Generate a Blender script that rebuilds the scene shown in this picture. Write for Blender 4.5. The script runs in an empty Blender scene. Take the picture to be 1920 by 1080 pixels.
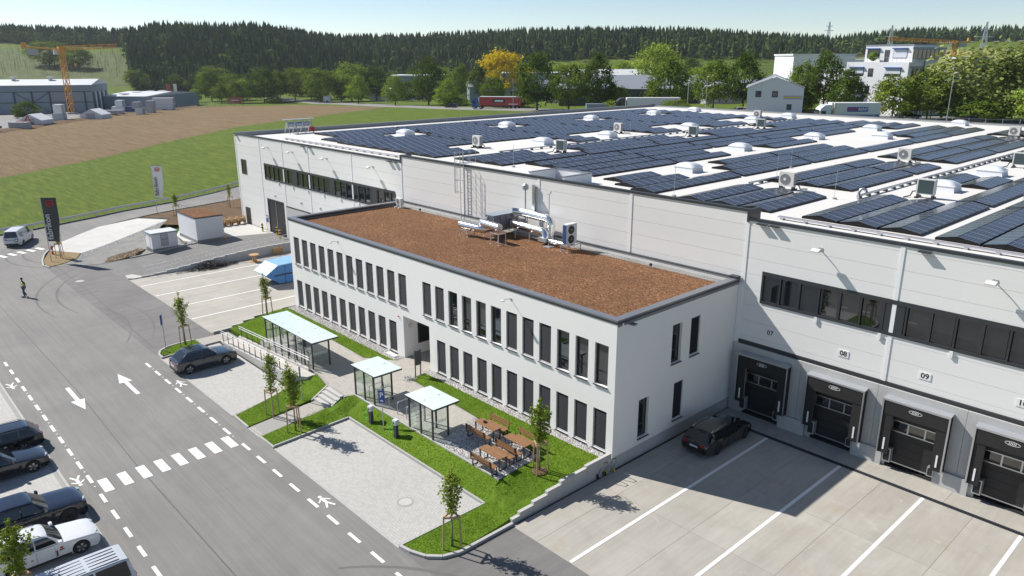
import bpy, bmesh, math, random
import numpy as np
from mathutils import Vector, Matrix
R = math.radians
random.seed(7); rng = np.random.default_rng(11)
sc = bpy.context.scene
col = sc.collection
# ------------------------------------------------------------------ camera
cam = bpy.data.objects.new('camera', bpy.data.cameras.new('camera'))
col.objects.link(cam)
YAW, PIT, ROL = R(137.415), R(16.955), R(-0.125)
f_ = Vector((math.cos(PIT)*math.cos(YAW), math.cos(PIT)*math.sin(YAW), -math.sin(PIT)))
r_ = Vector((math.sin(YAW), -math.cos(YAW), 0)); u_ = r_.cross(f_)
rr = math.cos(ROL)*r_ + math.sin(ROL)*u_; uu = -math.sin(ROL)*r_ + math.cos(ROL)*u_
cam.matrix_world = Matrix(((rr.x, uu.x, -f_.x, 0), (rr.y, uu.y, -f_.y, 0), (rr.z, uu.z, -f_.z, 22), (0, 0, 0, 1)))
cam.data.sensor_width = 36; cam.data.sensor_fit = 'HORIZONTAL'; cam.data.lens = 1420.05/1920*36
cam.data.clip_start = .5; cam.data.clip_end = 9000
sc.camera = cam
# ------------------------------------------------------------------ world, sun, exposure
SUN_AZ, SUN_EL = -160.15, 42.1
w = bpy.data.worlds.new('World'); sc.world = w; w.use_nodes = True
nt = w.node_tree; bg = nt.nodes['Background']
sky = nt.nodes.new('ShaderNodeTexSky'); sky.sky_type = 'NISHITA'; sky.sun_disc = False
sky.sun_elevation = R(SUN_EL); sky.sun_rotation = R(90-SUN_AZ); sky.altitude = 450
sky.air_density = .75; sky.dust_density = .05; sky.ozone_density = .5
nt.links.new(sky.outputs[0], bg.inputs[0]); bg.inputs[1].default_value = .086
sun = bpy.data.objects.new('sun', bpy.data.lights.new('sun', 'SUN')); col.objects.link(sun)
sun.data.energy = 5.0; sun.data.angle = R(.53); sun.data.color = (1, .955, .89)
sd = Vector((math.cos(R(SUN_AZ))*math.cos(R(SUN_EL)), math.sin(R(SUN_AZ))*math.cos(R(SUN_EL)), math.sin(R(SUN_EL))))
sun.rotation_euler = sd.to_track_quat('Z', 'Y').to_euler(); sun.location = (-40, 0, 60)
vs = sc.view_settings; vs.view_transform = 'Standard'; vs.look = 'None'; vs.exposure = .47; vs.gamma = 1; vs.use_curve_mapping = False
sc.render.engine = 'CYCLES'

# ------------------------------------------------------------------ helpers
BASE = {}
def bs(o): return BASE.get(o.name, Vector((0, 0, 0))) if o else Vector((0, 0, 0))
def tag(o, label=None, cat=None, group=None, kind=None):
    if label: o['label'] = label
    if cat: o['category'] = cat
    if group: o['group'] = group
    if kind: o['kind'] = kind
    return o
def thing(name, label, cat, loc=(0, 0, 0), rz=0, group=None, local=False):
    o = bpy.data.objects.new(name, None); o.empty_display_size = .3
    col.objects.link(o); o.location = loc; o.rotation_euler = (0, 0, rz)
    if not local: BASE[o.name] = Vector(loc)
    return tag(o, label, cat, group)
def newobj(name, me, parent=None, loc=None, rz=0):
    o = bpy.data.objects.new(name, me); col.objects.link(o)
    b = bs(parent)
    if parent: o.parent = parent
    if loc is not None:
        o.location = Vector(loc)-b; BASE[o.name] = Vector(loc)
    else:
        BASE[o.name] = b
    if rz: o.rotation_euler = (0, 0, rz)
    return o
def copy_tree(o, loc=None, rz=None, label=None, parent=None, group=None, scale=None):
    c = o.copy(); col.objects.link(c); c.parent = parent
    if loc is not None: c.location = loc
    if rz is not None: c.rotation_euler = (0, 0, rz)
    if scale is not None: c.scale = scale
    if label: c['label'] = label
    if group: c['group'] = group
    for ch in o.children: copy_tree(ch, parent=c)
    return c
class MB:
    def __init__(s): s.v = []; s.f = []; s.t = []; s.mi = []; s.tone = .5; s.m = 0
    def add(s, vs, fs):
        n = len(s.v); s.v += [tuple(p) for p in vs]
        for f in fs: s.f.append(tuple(i+n for i in f)); s.t.append(s.tone); s.mi.append(s.m)
        return s
    def box(s, x0, y0, z0, x1, y1, z1, M=None):
        v = [(x0, y0, z0), (x1, y0, z0), (x1, y1, z0), (x0, y1, z0), (x0, y0, z1), (x1, y0, z1), (x1, y1, z1), (x0, y1, z1)]
        if M: v = [M @ Vector(p) for p in v]
        return s.add(v, [(0, 3, 2, 1), (4, 5, 6, 7), (0, 1, 5, 4), (1, 2, 6, 5), (2, 3, 7, 6), (3, 0, 4, 7)])
    def cb(s, c, d, M=None): return s.box(c[0]-d[0]/2, c[1]-d[1]/2, c[2]-d[2]/2, c[0]+d[0]/2, c[1]+d[1]/2, c[2]+d[2]/2, M)
    def bar(s, a, b, w, h=None):
        a = Vector(a); b = Vector(b); d = b-a; h = h or w
        q = d.to_track_quat('X', 'Z').to_matrix().to_4x4(); q.translation = a
        return s.box(0, -w/2, -h/2, d.length, w/2, h/2, q)
    def cyl(s, a, b, r, n=8, r2=None, caps=True):
        a = Vector(a); b = Vector(b); r2 = r if r2 is None else r2
        q = (b-a).to_track_quat('Z', 'Y').to_matrix()
        v = []
        for p, rad in ((a, r), (b, r2)):
            for i in range(n):
                t = 2*math.pi*i/n; v.append(p+q @ Vector((math.cos(t)*rad, math.sin(t)*rad, 0)))
        f = [(i, (i+1) % n, n+(i+1) % n, n+i) for i in range(n)]
        if caps: f += [tuple(range(n-1, -1, -1)), tuple(range(n, 2*n))]
        return s.add(v, f)
    def tube(s, pts, r, n=6, rads=None):
        pts = [Vector(p) for p in pts]; v = []; L = len(pts)
        for i, p in enumerate(pts):
            d = (pts[min(i+1, L-1)]-pts[max(i-1, 0)])
            q = d.to_track_quat('Z', 'Y').to_matrix(); rad = rads[i] if rads else r
            for k in range(n):
                t = 2*math.pi*k/n; v.append(p+q @ Vector((math.cos(t)*rad, math.sin(t)*rad, 0)))
        f = [(i*n+k, i*n+(k+1) % n, (i+1)*n+(k+1) % n, (i+1)*n+k) for i in range(L-1) for k in range(n)]
        f += [tuple(range(n-1, -1, -1)), tuple(range((L-1)*n, L*n))]
        return s.add(v, f)
    def lathe(s, prof, n=16, c=(0, 0, 0)):
        v = []; L = len(prof)
        for r, z in prof:
            for k in range(n):
                t = 2*math.pi*k/n; v.append((c[0]+r*math.cos(t), c[1]+r*math.sin(t), c[2]+z))
        f = [(i*n+k, i*n+(k+1) % n, (i+1)*n+(k+1) % n, (i+1)*n+k) for i in range(L-1) for k in range(n)]
        f += [tuple(range(n-1, -1, -1)), tuple(range((L-1)*n, L*n))]
        return s.add(v, f)
    def poly(s, pts): return s.add(pts, [tuple(range(len(pts)))])
    def prism(s, pts, z0, z1):
        n = len(pts)
        if callable(z1): top = [(x, y, z1(x, y)) for x, y in pts]
        else: top = [(x, y, z1) for x, y in pts]
        bot = [(x, y, z0(x, y) if callable(z0) else z0) for x, y in pts]
        return s.add(bot+top, [tuple(range(n-1, -1, -1)), tuple(range(n, 2*n))]+[(i, (i+1) % n, n+(i+1) % n, n+i) for i in range(n)])
    def loft(s, A, B, m, zf):
        n = len(A); v = []
        for j in range(m+1):
            t = j/m
            for a, b in zip(A, B):
                x = a[0]*(1-t)+b[0]*t; y = a[1]*(1-t)+b[1]*t; v.append((x, y, zf(x, y)))
        return s.add(v, [(j*n+i, j*n+i+1, (j+1)*n+i+1, (j+1)*n+i) for j in range(m) for i in range(n-1)])
    def mesh(s, name, mats, off=None, smooth=False):
        me = bpy.data.meshes.new(name)
        v = s.v
        if off is not None and off.length > 0: v = [(p[0]-off.x, p[1]-off.y, p[2]-off.z) for p in v]
        me.from_pydata(v, [], s.f)
        if not isinstance(mats, (list, tuple)): mats = [mats]
        for m in mats: me.materials.append(M[m] if isinstance(m, str) else m)
        if len(mats) > 1: me.polygons.foreach_set('material_index', s.mi)
        if any(t != .5 for t in s.t):
            a = me.attributes.new('tone', 'FLOAT', 'FACE'); a.data.foreach_set('value', s.t)
        if smooth:
            me.polygons.foreach_set('use_smooth', [True]*len(s.f))
            if smooth is not True: me.set_sharp_from_angle(angle=R(smooth))
        return me
    def build(s, name, mats, parent=None, smooth=False, kind=None):
        o = newobj(name, s.mesh(name, mats, bs(parent), smooth), parent)
        if kind: o['kind'] = kind
        return o
def struct(name, mb, mats, smooth=False): return tag(mb.build(name, mats, None, smooth), kind='structure')
def np_mesh(name, v, q, tone, mats, smooth=False):
    me = bpy.data.meshes.new(name); k = q.shape[1]
    me.vertices.add(len(v)); me.vertices.foreach_set('co', np.asarray(v, np.float32).ravel())
    me.loops.add(q.size); me.loops.foreach_set('vertex_index', q.ravel().astype(np.int32))
    me.polygons.add(len(q)); me.polygons.foreach_set('loop_start', np.arange(0, q.size, k, dtype=np.int32))
    me.polygons.foreach_set('loop_total', np.full(len(q), k, np.int32))
    me.update(calc_edges=True)
    if tone is not None:
        a = me.attributes.new('tone', 'FLOAT', 'FACE'); a.data.foreach_set('value', np.asarray(tone, np.float32))
    me.materials.append(M[mats])
    if not smooth: me.shade_flat()
    return me
def text_mesh(body, size, name, mat, bold=0.0, extrude=.004):
    cu = bpy.data.curves.new(name, 'FONT'); cu.body = body; cu.size = size; cu.align_x = 'CENTER'; cu.align_y = 'CENTER'
    cu.extrude = extrude; cu.offset = bold; cu.resolution_u = 3
    o = bpy.data.objects.new(name, cu); col.objects.link(o)
    me = bpy.data.meshes.new_from_object(o.evaluated_get(bpy.context.evaluated_depsgraph_get()))
    bpy.data.objects.remove(o); me.materials.clear(); me.materials.append(M[mat]); return me

# ------------------------------------------------------------------ materials
M = {}
def nodes(name):
    m = bpy.data.materials.new(name); m.use_nodes = True; M[name] = m
    n = m.node_tree.nodes; return m, n, m.node_tree.links.new, n['Principled BSDF']
def noise(n, l, vec, scale, detail=4, rough=.6, dist=0):
    t = n.new('ShaderNodeTexNoise'); t.inputs['Scale'].default_value = scale; t.inputs['Detail'].default_value = detail
    t.inputs['Roughness'].default_value = rough; t.inputs['Distortion'].default_value = dist
    if vec is not None: l(vec, t.inputs['Vector'])
    return t.outputs[0]
def ramp(n, l, fac, stops):
    r = n.new('ShaderNodeValToRGB'); l(fac, r.inputs[0]); e = r.color_ramp.elements
    while len(e) < len(stops): e.new(.5)
    for k, (p, c) in enumerate(stops):
        e[k].position = p; e[k].color = (*c, 1) if len(c) == 3 else c
    return r.outputs[0]
def mixc(n, l, fac, a, b, mode='MIX'):
    x = n.new('ShaderNodeMix'); x.data_type = 'RGBA'; x.blend_type = mode
    for i, v in ((0, fac), (6, a), (7, b)):
        if hasattr(v, 'is_linked') or isinstance(v, bpy.types.NodeSocket): l(v, x.inputs[i])
        elif i == 0: x.inputs[0].default_value = v
        else: x.inputs[i].default_value = (*v, 1)
    return x.outputs[2]
def mapping(n, l, sc_=(1, 1, 1), rot=(0, 0, 0), src='pos'):
    if src == 'pos': o = n.new('ShaderNodeNewGeometry').outputs['Position']
    else: o = n.new('ShaderNodeTexCoord').outputs['Object']
    mp = n.new('ShaderNodeMapping'); mp.inputs['Scale'].default_value = sc_; mp.inputs['Rotation'].default_value = rot
    l(o, mp.inputs[0]); return mp.outputs[0]
def attr(n, name='tone'):
    a = n.new('ShaderNodeAttribute'); a.attribute_name = name; return a.outputs['Fac']
def bumpn(n, l, h, st, dist, b):
    x = n.new('ShaderNodeBump'); x.inputs['Strength'].default_value = st; x.inputs['Distance'].default_value = dist
    l(h, x.inputs['Height']); l(x.outputs[0], b.inputs['Normal'])
def sc3(c, k): return tuple(min(1, x*k) for x in c)
def mat(name, c, rough=.6, metal=0, var=.08, vs=.6, fine=0, fs=12, bump=0, bsc=40, spec=.5, orand=0, tone=0, coat=0, emit=None):
    m, n, l, b = nodes(name)
    b.inputs['Roughness'].default_value = rough; b.inputs['Metallic'].default_value = metal
    b.inputs['Specular IOR Level'].default_value = spec; b.inputs['Coat Weight'].default_value = coat; b.inputs['Coat Roughness'].default_value = .04
    p = mapping(n, l)
    o = mixc(n, l, noise(n, l, p, vs, 5), sc3(c, 1-var), sc3(c, 1+var))
    if fine: o = mixc(n, l, noise(n, l, p, fs, 3), mixc(n, l, 1., o, (1-fine,)*3, 'MULTIPLY'), o)
    if orand:
        oi = n.new('ShaderNodeObjectInfo'); mr = n.new('ShaderNodeMapRange'); mr.inputs[3].default_value = 1-orand; mr.inputs[4].default_value = 1
        l(oi.outputs['Random'], mr.inputs[0]); o = mixc(n, l, 1., o, mr.outputs[0], 'MULTIPLY')
    if tone:
        mr = n.new('ShaderNodeMapRange'); mr.inputs[3].default_value = 1-tone; mr.inputs[4].default_value = 1+tone
        l(attr(n), mr.inputs[0]); o = mixc(n, l, 1., o, mr.outputs[0], 'MULTIPLY')
    l(o, b.inputs['Base Color'])
    if bump: bumpn(n, l, noise(n, l, p, bsc, 4), bump, .02, b)
    if emit: b.inputs['Emission Color'].default_value = (*emit[0], 1); b.inputs['Emission Strength'].default_value = emit[1]
    return m
mat('plaster', (.815, .80, .775), .85, var=.03, vs=.35, fine=.04, fs=25, bump=.15, bsc=60)
mat('panel_white', (.79, .778, .757), .42, var=.02, vs=.3, orand=.03)
mat('panel_trim', (.80, .80, .80), .45, var=.02)
mat('anthracite', (.035, .038, .043), .4, var=.1, vs=2)
mat('coping', (.19, .20, .22), .38, metal=.3, var=.1, vs=1.5)
mat('black_rubber', (.017, .016, .016), .75, var=.15, vs=2)
mat('door_black', (.016, .015, .016), .55, var=.15, vs=2)
mat('slat', (.022, .025, .032), .6, var=.06, spec=.15)
mat('white_paint', (.78, .78, .77), .6, var=.04)
mat('marking', (.80, .80, .78), .7, var=.05, vs=1.5, fine=.12, fs=14)
mat('alu', (.55, .56, .58), .35, metal=.85, var=.06)
mat('galv', (.48, .50, .53), .45, metal=.6, var=.12, vs=4)
mat('shiny_duct', (.78, .79, .80), .22, metal=1, var=.05, vs=6, bump=.2, bsc=9)
mat('dark_metal', (.06, .062, .066), .45, metal=.4, var=.1)
mat('grey_box', (.22, .225, .235), .45, metal=.3, var=.06)
mat('ac_white', (.62, .61, .58), .5, var=.05)
mat('ac_dark', (.035, .06, .065), .5, var=.2, vs=20)
mat('fan_black', (.02, .02, .022), .6)
mat('concrete_wall', (.50, .50, .49), .85, var=.16, vs=.9, fine=.12, fs=6, bump=.2, bsc=30, orand=.08)
mat('concrete_light', (.50, .49, .47), .85, var=.1, vs=1.2, fine=.1, fs=9, bump=.2, orand=.06)
mat('concrete_kerb', (.42, .415, .40), .85, var=.12, vs=1.3, fine=.1)
mat('wood', (.30, .15, .065), .6, var=.3, vs=5, fine=.15, fs=30, orand=.15)
mat('wood_pale', (.46, .32, .18), .75, var=.2, vs=4, fine=.15, fs=30)
mat('wood_pallet', (.45, .28, .13), .8, var=.25, vs=4)
mat('bark', (.10, .085, .06), .9, var=.3, vs=6)
mat('bark_young', (.20, .17, .12), .85, var=.3, vs=6)
mat('yellow', (.72, .50, .01), .5); mat('black', (.012, .012, .012), .5); mat('red', (.50, .02, .02), .45)
mat('flag_grey', (.075, .073, .072), .8, var=.08, vs=2); mat('flag_white', (.72, .72, .73), .8, var=.04); mat('flag_red', (.62, .03, .035), .7)
mat('sign_blue', (.015, .07, .32), .4); mat('sign_dark', (.05, .05, .055), .5)
mat('skip_blue', (.04, .17, .42), .5, var=.15, vs=2, fine=.12); mat('skip_light', (.22, .42, .66), .45, var=.1, vs=2)
mat('roof_membrane', (.66, .645, .61), .75, var=.07, vs=.12, fine=.05, fs=1.2)
mat('dome', (.72, .75, .80), .25, var=.03, coat=.3)
mat('dome_curb', (.30, .36, .44), .5, var=.05)
mat('skin', (.22, .11, .07), .6); mat('hair', (.01, .008, .007), .7); mat('hivis', (.62, .80, .02), .6, var=.05); mat('denim', (.035, .06, .14), .8, var=.1); mat('reflect', (.55, .57, .6), .4)
mat('tyre', (.018, .018, .019), .8); mat('rim', (.45, .46, .47), .3, metal=.8); mat('rim_dark', (.05, .05, .055), .35, metal=.6)
mat('car_black', (.006, .0065, .010), .12, coat=1, var=.02); mat('car_navy', (.006, .008, .018), .12, coat=1, var=.02); mat('car_slate', (.022, .028, .038), .14, metal=.2, coat=1, var=.02)
mat('car_white', (.70, .71, .73), .18, coat=.8, var=.01); mat('car_silver', (.55, .57, .60), .22, metal=.1, coat=.8, var=.01)
mat('car_green', (.02, .07, .05), .2, coat=.8); mat('car_blue', (.03, .07, .16), .2, coat=.8); mat('car_beige', (.45, .42, .33), .25, coat=.8)
mat('car_glass', (.012, .015, .018), .03, spec=.8, var=.02); mat('car_trim', (.02, .02, .022), .5); mat('chrome', (.7, .7, .72), .12, metal=1)
mat('tail', (.35, .006, .01), .15, coat=1); mat('headlamp', (.5, .53, .56), .08, coat=1); mat('plate', (.65, .66, .7), .5)
mat('hall_blue', (.24, .29, .34), .55, var=.06, vs=.3); mat('hall_blue2', (.20, .25, .30), .55, var=.06, vs=.3); mat('roof_light', (.58, .60, .60), .5, var=.08, vs=.2); mat('roof_grey', (.23, .25, .28), .5, var=.08, vs=.2)
mat('hall_white', (.66, .67, .69), .6, var=.04, vs=.2); mat('hall_grey', (.38, .39, .41), .6, var=.05); mat('steel_dark', (.05, .055, .065), .5)
mat('container_white', (.8, .8, .8), .5, var=.06, orand=.15); mat('container_grey', (.40, .41, .43), .5, var=.06, orand=.1); mat('container_blue', (.03, .07, .20), .5, var=.1); mat('tent', (.68, .68, .70), .7, var=.05)
mat('crane_orange', (.60, .28, .03), .5, var=.1); mat('crane_grey', (.36, .36, .37), .6)
mat('truck_red', (.42, .045, .05), .45, var=.08, vs=3); mat('truck_blue', (.02, .10, .42), .3, coat=.5); mat('truck_green', (.02, .14, .10), .4); mat('truck_white', (.66, .67, .70), .45); mat('bright_red', (.52, .03, .05), .4)
mat('awning_blue', (.03, .10, .30), .6); mat('blind_white', (.52, .55, .60), .6); mat('win_dark', (.02, .025, .03), .08, spec=.8); mat('brick_red', (.28, .10, .06), .8, var=.2, vs=3)
mat('cable', (.02, .02, .021), .6); mat('cone_orange', (.75, .2, .01), .6); mat('charger_dark', (.045, .05, .055), .5); mat('charger_light', (.55, .57, .58), .4); mat('cable_green', (.10, .65, .10), .5)
mat('glass_frost', (.62, .72, .72), .25, var=.02, coat=.4); mat('umbrella', (.6, .45, .12), .7)
# glass that is seen from outside against a dim interior
def glassmat(name, c, ior=1.9):
    m, n, l, b = nodes(name); b.inputs['Base Color'].default_value = (*c, 1); b.inputs['Roughness'].default_value = .02
    b.inputs['IOR'].default_value = ior; b.inputs['Specular IOR Level'].default_value = .5
    bumpn(n, l, noise(n, l, mapping(n, l), .5, 1), .03, .05, b)
glassmat('win_glass', (.012, .017, .018), 1.85)
glassmat('rib_glass', (.010, .012, .014), 2.1)
m, n, l, b = nodes('clear_glass')
tr = n.new('ShaderNodeBsdfTransparent'); tr.inputs[0].default_value = (.93, .965, .955, 1)
gl = n.new('ShaderNodeBsdfGlossy'); gl.inputs['Roughness'].default_value = .02
lw = n.new('ShaderNodeLayerWeight'); fr = n.new('ShaderNodeMapRange'); l(lw.outputs['Facing'], fr.inputs[0]); fr.inputs[1].default_value = .3; fr.inputs[3].default_value = .06; fr.inputs[4].default_value = .4; mx = n.new('ShaderNodeMixShader')
l(fr.outputs[0], mx.inputs[0]); l(tr.outputs[0], mx.inputs[1]); l(gl.outputs[0], mx.inputs[2]); l(mx.outputs[0], n['Material Output'].inputs[0])
# asphalt: pale aggregate, long paver streaks, patches
def asphalt(name, lo, hi, along=(.05, 1.2, 1)):
    m, n, l, b = nodes(name); p = mapping(n, l); st = mapping(n, l, along); st2 = mapping(n, l, (along[0]*.8, along[1]*3.4, 1))
    c = ramp(n, l, noise(n, l, st, 1.4, 7, .7), [(.3, sc3(lo, .9)), (.7, sc3(hi, 1.04))])
    c = mixc(n, l, .42, c, ramp(n, l, noise(n, l, st2, 1.6, 6, .75), [(.32, sc3(lo, .82)), (.68, sc3(hi, 1.12))]))
    c = mixc(n, l, .4, c, ramp(n, l, noise(n, l, p, .22, 6, .65, .7), [(.3, sc3(lo, .88)), (.72, sc3(hi, 1.05))]))
    c = mixc(n, l, ramp(n, l, noise(n, l, p, .06, 3), [(.45, (0, 0, 0)), (.75, (.35,)*3)]), c, sc3(lo, .75))
    c = mixc(n, l, ramp(n, l, noise(n, l, mapping(n, l, (.12, .5, 1)), .9, 6, .7, .6), [(.56, (0, 0, 0)), (.78, (.42,)*3)]), c, (hi[0]*1.22, hi[1]*1.12, hi[2]*.98))
    c = mixc(n, l, 1., c, ramp(n, l, noise(n, l, p, 26, 4, .85), [(.25, (.72,)*3), (.75, (1.2,)*3)]), 'MULTIPLY')
    l(c, b.inputs['Base Color']); b.inputs['Roughness'].default_value = .85; b.inputs['Specular IOR Level'].default_value = .3
    bumpn(n, l, noise(n, l, p, 45, 3), .35, .01, b)
asphalt('asphalt', (.18, .176, .169), (.265, .257, .245))
asphalt('asphalt_apron', (.135, .130, .128), (.225, .217, .208), (1.2, .08, 1))
asphalt('asphalt_ramp', (.155, .152, .15), (.235, .23, .224), (.8, .12, 1))
asphalt('road_far', (.20, .20, .20), (.29, .28, .27))
def concrete(name, lo, hi, along=(1.5, .12, 1), stain=(.36, .27, .16)):
    m, n, l, b = nodes(name); p = mapping(n, l); st = mapping(n, l, along)
    c = ramp(n, l, noise(n, l, mapping(n, l, (along[0]*1.3, along[1]*1.2, 1)), 1.3, 7, .75), [(.25, sc3(lo, 1.05)), (.58, hi), (.8, sc3(hi, 1.12))])
    c = mixc(n, l, .45, c, ramp(n, l, noise(n, l, p, .35, 6, .65, .8), [(.3, sc3(lo, .92)), (.7, sc3(hi, 1.05))]))
    c = mixc(n, l, ramp(n, l, noise(n, l, p, .5, 3, .5, .3), [(.63, (0, 0, 0)), (.8, (.5,)*3)]), c, stain)
    c = mixc(n, l, ramp(n, l, noise(n, l, mapping(n, l, (.5, .9, 1), (0, 0, .6)), 1.1, 7, .75, 1.5), [(.58, (0, 0, 0)), (.72, (.55,)*3)]), c, sc3(hi, 1.28))
    oi = n.new('ShaderNodeObjectInfo'); mr = n.new('ShaderNodeMapRange'); mr.inputs[3].default_value = .93; mr.inputs[4].default_value = 1.03
    l(oi.outputs['Random'], mr.inputs[0]); c = mixc(n, l, 1., c, mr.outputs[0], 'MULTIPLY')
    l(c, b.inputs['Base Color']); b.inputs['Roughness'].default_value = .8
    bumpn(n, l, noise(n, l, p, 30, 4), .2, .01, b)
concrete('slab', (.29, .27, .235), (.41, .388, .345))
concrete('slab_pale', (.42, .41, .385), (.52, .51, .485), (.3, .6, 1), (.40, .38, .33))
concrete('path', (.40, .37, .33), (.50, .475, .435), (1, 1, 1), (.42, .36, .28))
def paver(name, c, t=.13):
    m, n, l, b = nodes(name); p = mapping(n, l)
    o = mixc(n, l, noise(n, l, p, .25, 4), sc3(c, .93), sc3(c, 1.05)); o = mixc(n, l, 1., o, ramp(n, l, noise(n, l, p, 30, 2), [(.3, (.9,)*3), (.7, (1.06,)*3)]), 'MULTIPLY')
    mr = n.new('ShaderNodeMapRange'); mr.inputs[3].default_value = 1-t; mr.inputs[4].default_value = 1+t*.7
    l(attr(n), mr.inputs[0]); o = mixc(n, l, 1., o, mr.outputs[0], 'MULTIPLY')
    l(o, b.inputs['Base Color']); b.inputs['Roughness'].default_value = .85
paver('paver', (.45, .44, .415), .07); paver('paver_joint', (.31, .302, .285), .01); paver('paver_terrace', (.40, .376, .338), .08)
# ground cover
def cover(name, stops, scale, sc2, stretch=(1, 1, 1), rot=0, bump=.6, bsc=3, fine=(.75, 1.2)):
    m, n, l, b = nodes(name); p = mapping(n, l); st = mapping(n, l, stretch, (0, 0, rot))
    c = ramp(n, l, noise(n, l, st, scale, 7, .68), stops)
    c = mixc(n, l, 1., c, ramp(n, l, noise(n, l, p, sc2, 4, .7), [(.25, (fine[0],)*3), (.75, (fine[1],)*3)]), 'MULTIPLY')
    l(c, b.inputs['Base Color']); b.inputs['Roughness'].default_value = .95; b.inputs['Specular IOR Level'].default_value = .15
    bumpn(n, l, noise(n, l, st, bsc, 5), bump, .3, b)
cover('meadow', [(.25, (.050, .085, .008)), (.5, (.092, .140, .013)), (.72, (.165, .195, .026))], .5, 4, (.35, 2.6, 1), -.55, fine=(.62, 1.3))
cover('soil_field', [(.25, (.135, .090, .046)), (.5, (.19, .132, .070)), (.75, (.25, .19, .098))], .35, 3, (.25, 2.6, 1), -.62, .8, 2, (.65, 1.28))
cover('soil', [(.25, (.10, .065, .035)), (.55, (.17, .115, .068)), (.8, (.24, .18, .115))], 1.2, 9, bump=.9, bsc=5)
cover('sand_soil', [(.25, (.22, .155, .08)), (.55, (.30, .225, .13)), (.8, (.24, .22, .08))], .6, 9, bump=.5, bsc=8)
cover('gravel_ground', [(.25, (.24, .235, .225)), (.5, (.32, .315, .30)), (.8, (.40, .39, .37))], 1, 14, bump=.7, bsc=12)
cover('lawn', [(.25, (.07, .13, .010)), (.5, (.105, .18, .015)), (.75, (.15, .225, .022))], .5, 6, bump=.3, bsc=12, fine=(.88, 1.1))
cover('hop_field', [(.25, (.06, .085, .025)), (.5, (.10, .125, .045)), (.75, (.15, .165, .06))], .12, .7, (.6, 2, 1), .5)
cover('far_field', [(.25, (.09, .12, .03)), (.5, (.15, .18, .05)), (.75, (.24, .24, .08))], .02, .4)
cover('ripe_field', [(.25, (.30, .27, .10)), (.75, (.38, .34, .14))], .05, .4)
cover('forest_floor', [(.25, (.012, .02, .008)), (.75, (.025, .04, .014))], .1, .6)
m, n, l, b = nodes('roof_gravel'); p = mapping(n, l)
vo = n.new('ShaderNodeTexVoronoi'); vo.inputs['Scale'].default_value = 13; l(p, vo.inputs['Vector'])
sp = n.new('ShaderNodeSeparateColor'); l(vo.outputs['Color'], sp.inputs[0])
c = ramp(n, l, sp.outputs[0], [(0, (.10, .048, .024)), (.5, (.205, .10, .050)), (.85, (.32, .168, .086)), (1, (.43, .26, .155))])
c = mixc(n, l, ramp(n, l, noise(n, l, p, .3, 7, .75), [(.35, (0, 0, 0)), (.68, (.62,)*3)]), c, (.125, .067, .038))
l(c, b.inputs['Base Color']); b.inputs['Roughness'].default_value = .95; b.inputs['Specular IOR Level'].default_value = .1; bumpn(n, l, vo.outputs['Distance'], 1, .05, b)
# loose stones, each with its own tone
def stones(name, a, b_, c_):
    m, n, l, b = nodes(name); l(ramp(n, l, attr(n), [(0, a), (.5, b_), (1, c_)]), b.inputs['Base Color']); b.inputs['Roughness'].default_value = .8
stones('pebble', (.34, .32, .30), (.56, .54, .52), (.78, .76, .74)); stones('rubble', (.20, .13, .07), (.33, .24, .14), (.42, .38, .32))
# photovoltaic glass with cell grid
m, n, l, b = nodes('pv')
tc = n.new('ShaderNodeTexCoord').outputs['Object']
br = n.new('ShaderNodeTexBrick'); br.offset = 0; br.inputs['Scale'].default_value = 1; br.inputs['Mortar Size'].default_value = .007; br.inputs['Brick Width'].default_value = .1667; br.inputs['Row Height'].default_value = .1667
br.inputs['Color1'].default_value = (.020, .023, .034, 1); br.inputs['Color2'].default_value = (.025, .028, .040, 1); br.inputs['Mortar'].default_value = (.16, .18, .23, 1)
l(tc, br.inputs['Vector']); oi = n.new('ShaderNodeObjectInfo'); mr = n.new('ShaderNodeMapRange'); mr.inputs[3].default_value = .8; mr.inputs[4].default_value = 1.15
l(oi.outputs['Random'], mr.inputs[0]); l(mixc(n, l, 1., br.outputs[0], mr.outputs[0], 'MULTIPLY'), b.inputs['Base Color'])
b.inputs['Roughness'].default_value = .14; b.inputs['IOR'].default_value = 1.45
mat('pv_frame', (.012, .012, .014), .4, metal=.5)
# foliage
def foliage(name, lo, mid, hi, transl=.35):
    m, n, l, b = nodes(name)
    c = ramp(n, l, attr(n), [(0, lo), (.55, mid), (1, hi)])
    oi = n.new('ShaderNodeObjectInfo'); c = mixc(n, l, 1., c, ramp(n, l, oi.outputs['Random'], [(0, (.82, .86, .8)), (1, (1.12, 1.06, 1))]), 'MULTIPLY')
    d = n.new('ShaderNodeBsdfDiffuse'); t = n.new('ShaderNodeBsdfTranslucent'); x = n.new('ShaderNodeMixShader'); x.inputs[0].default_value = transl
    l(c, d.inputs[0]); l(mixc(n, l, 1., c, (1.25, 1.2, .6), 'MULTIPLY'), t.inputs[0]); l(d.outputs[0], x.inputs[1]); l(t.outputs[0], x.inputs[2]); l(x.outputs[0], n['Material Output'].inputs[0])
foliage('leaf_young', (0.110, 0.165, 0.022), (0.220, 0.297, 0.050), (0.363, 0.407, 0.099), 0.4)
foliage('leaf_dark', (0.034, 0.067, 0.015), (0.085, 0.142, 0.028), (0.171, 0.218, 0.046), .25)
foliage('leaf_mid', (0.072, 0.121, 0.021), (0.163, 0.233, 0.041), (0.281, 0.322, 0.067), .25)
foliage('leaf_light', (0.104, 0.177, 0.029), (0.239, 0.343, 0.058), (0.395, 0.458, 0.094), .25)
foliage('leaf_yellow', (.30, .22, .012), (.50, .40, .025), (.62, .54, .06))
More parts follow.
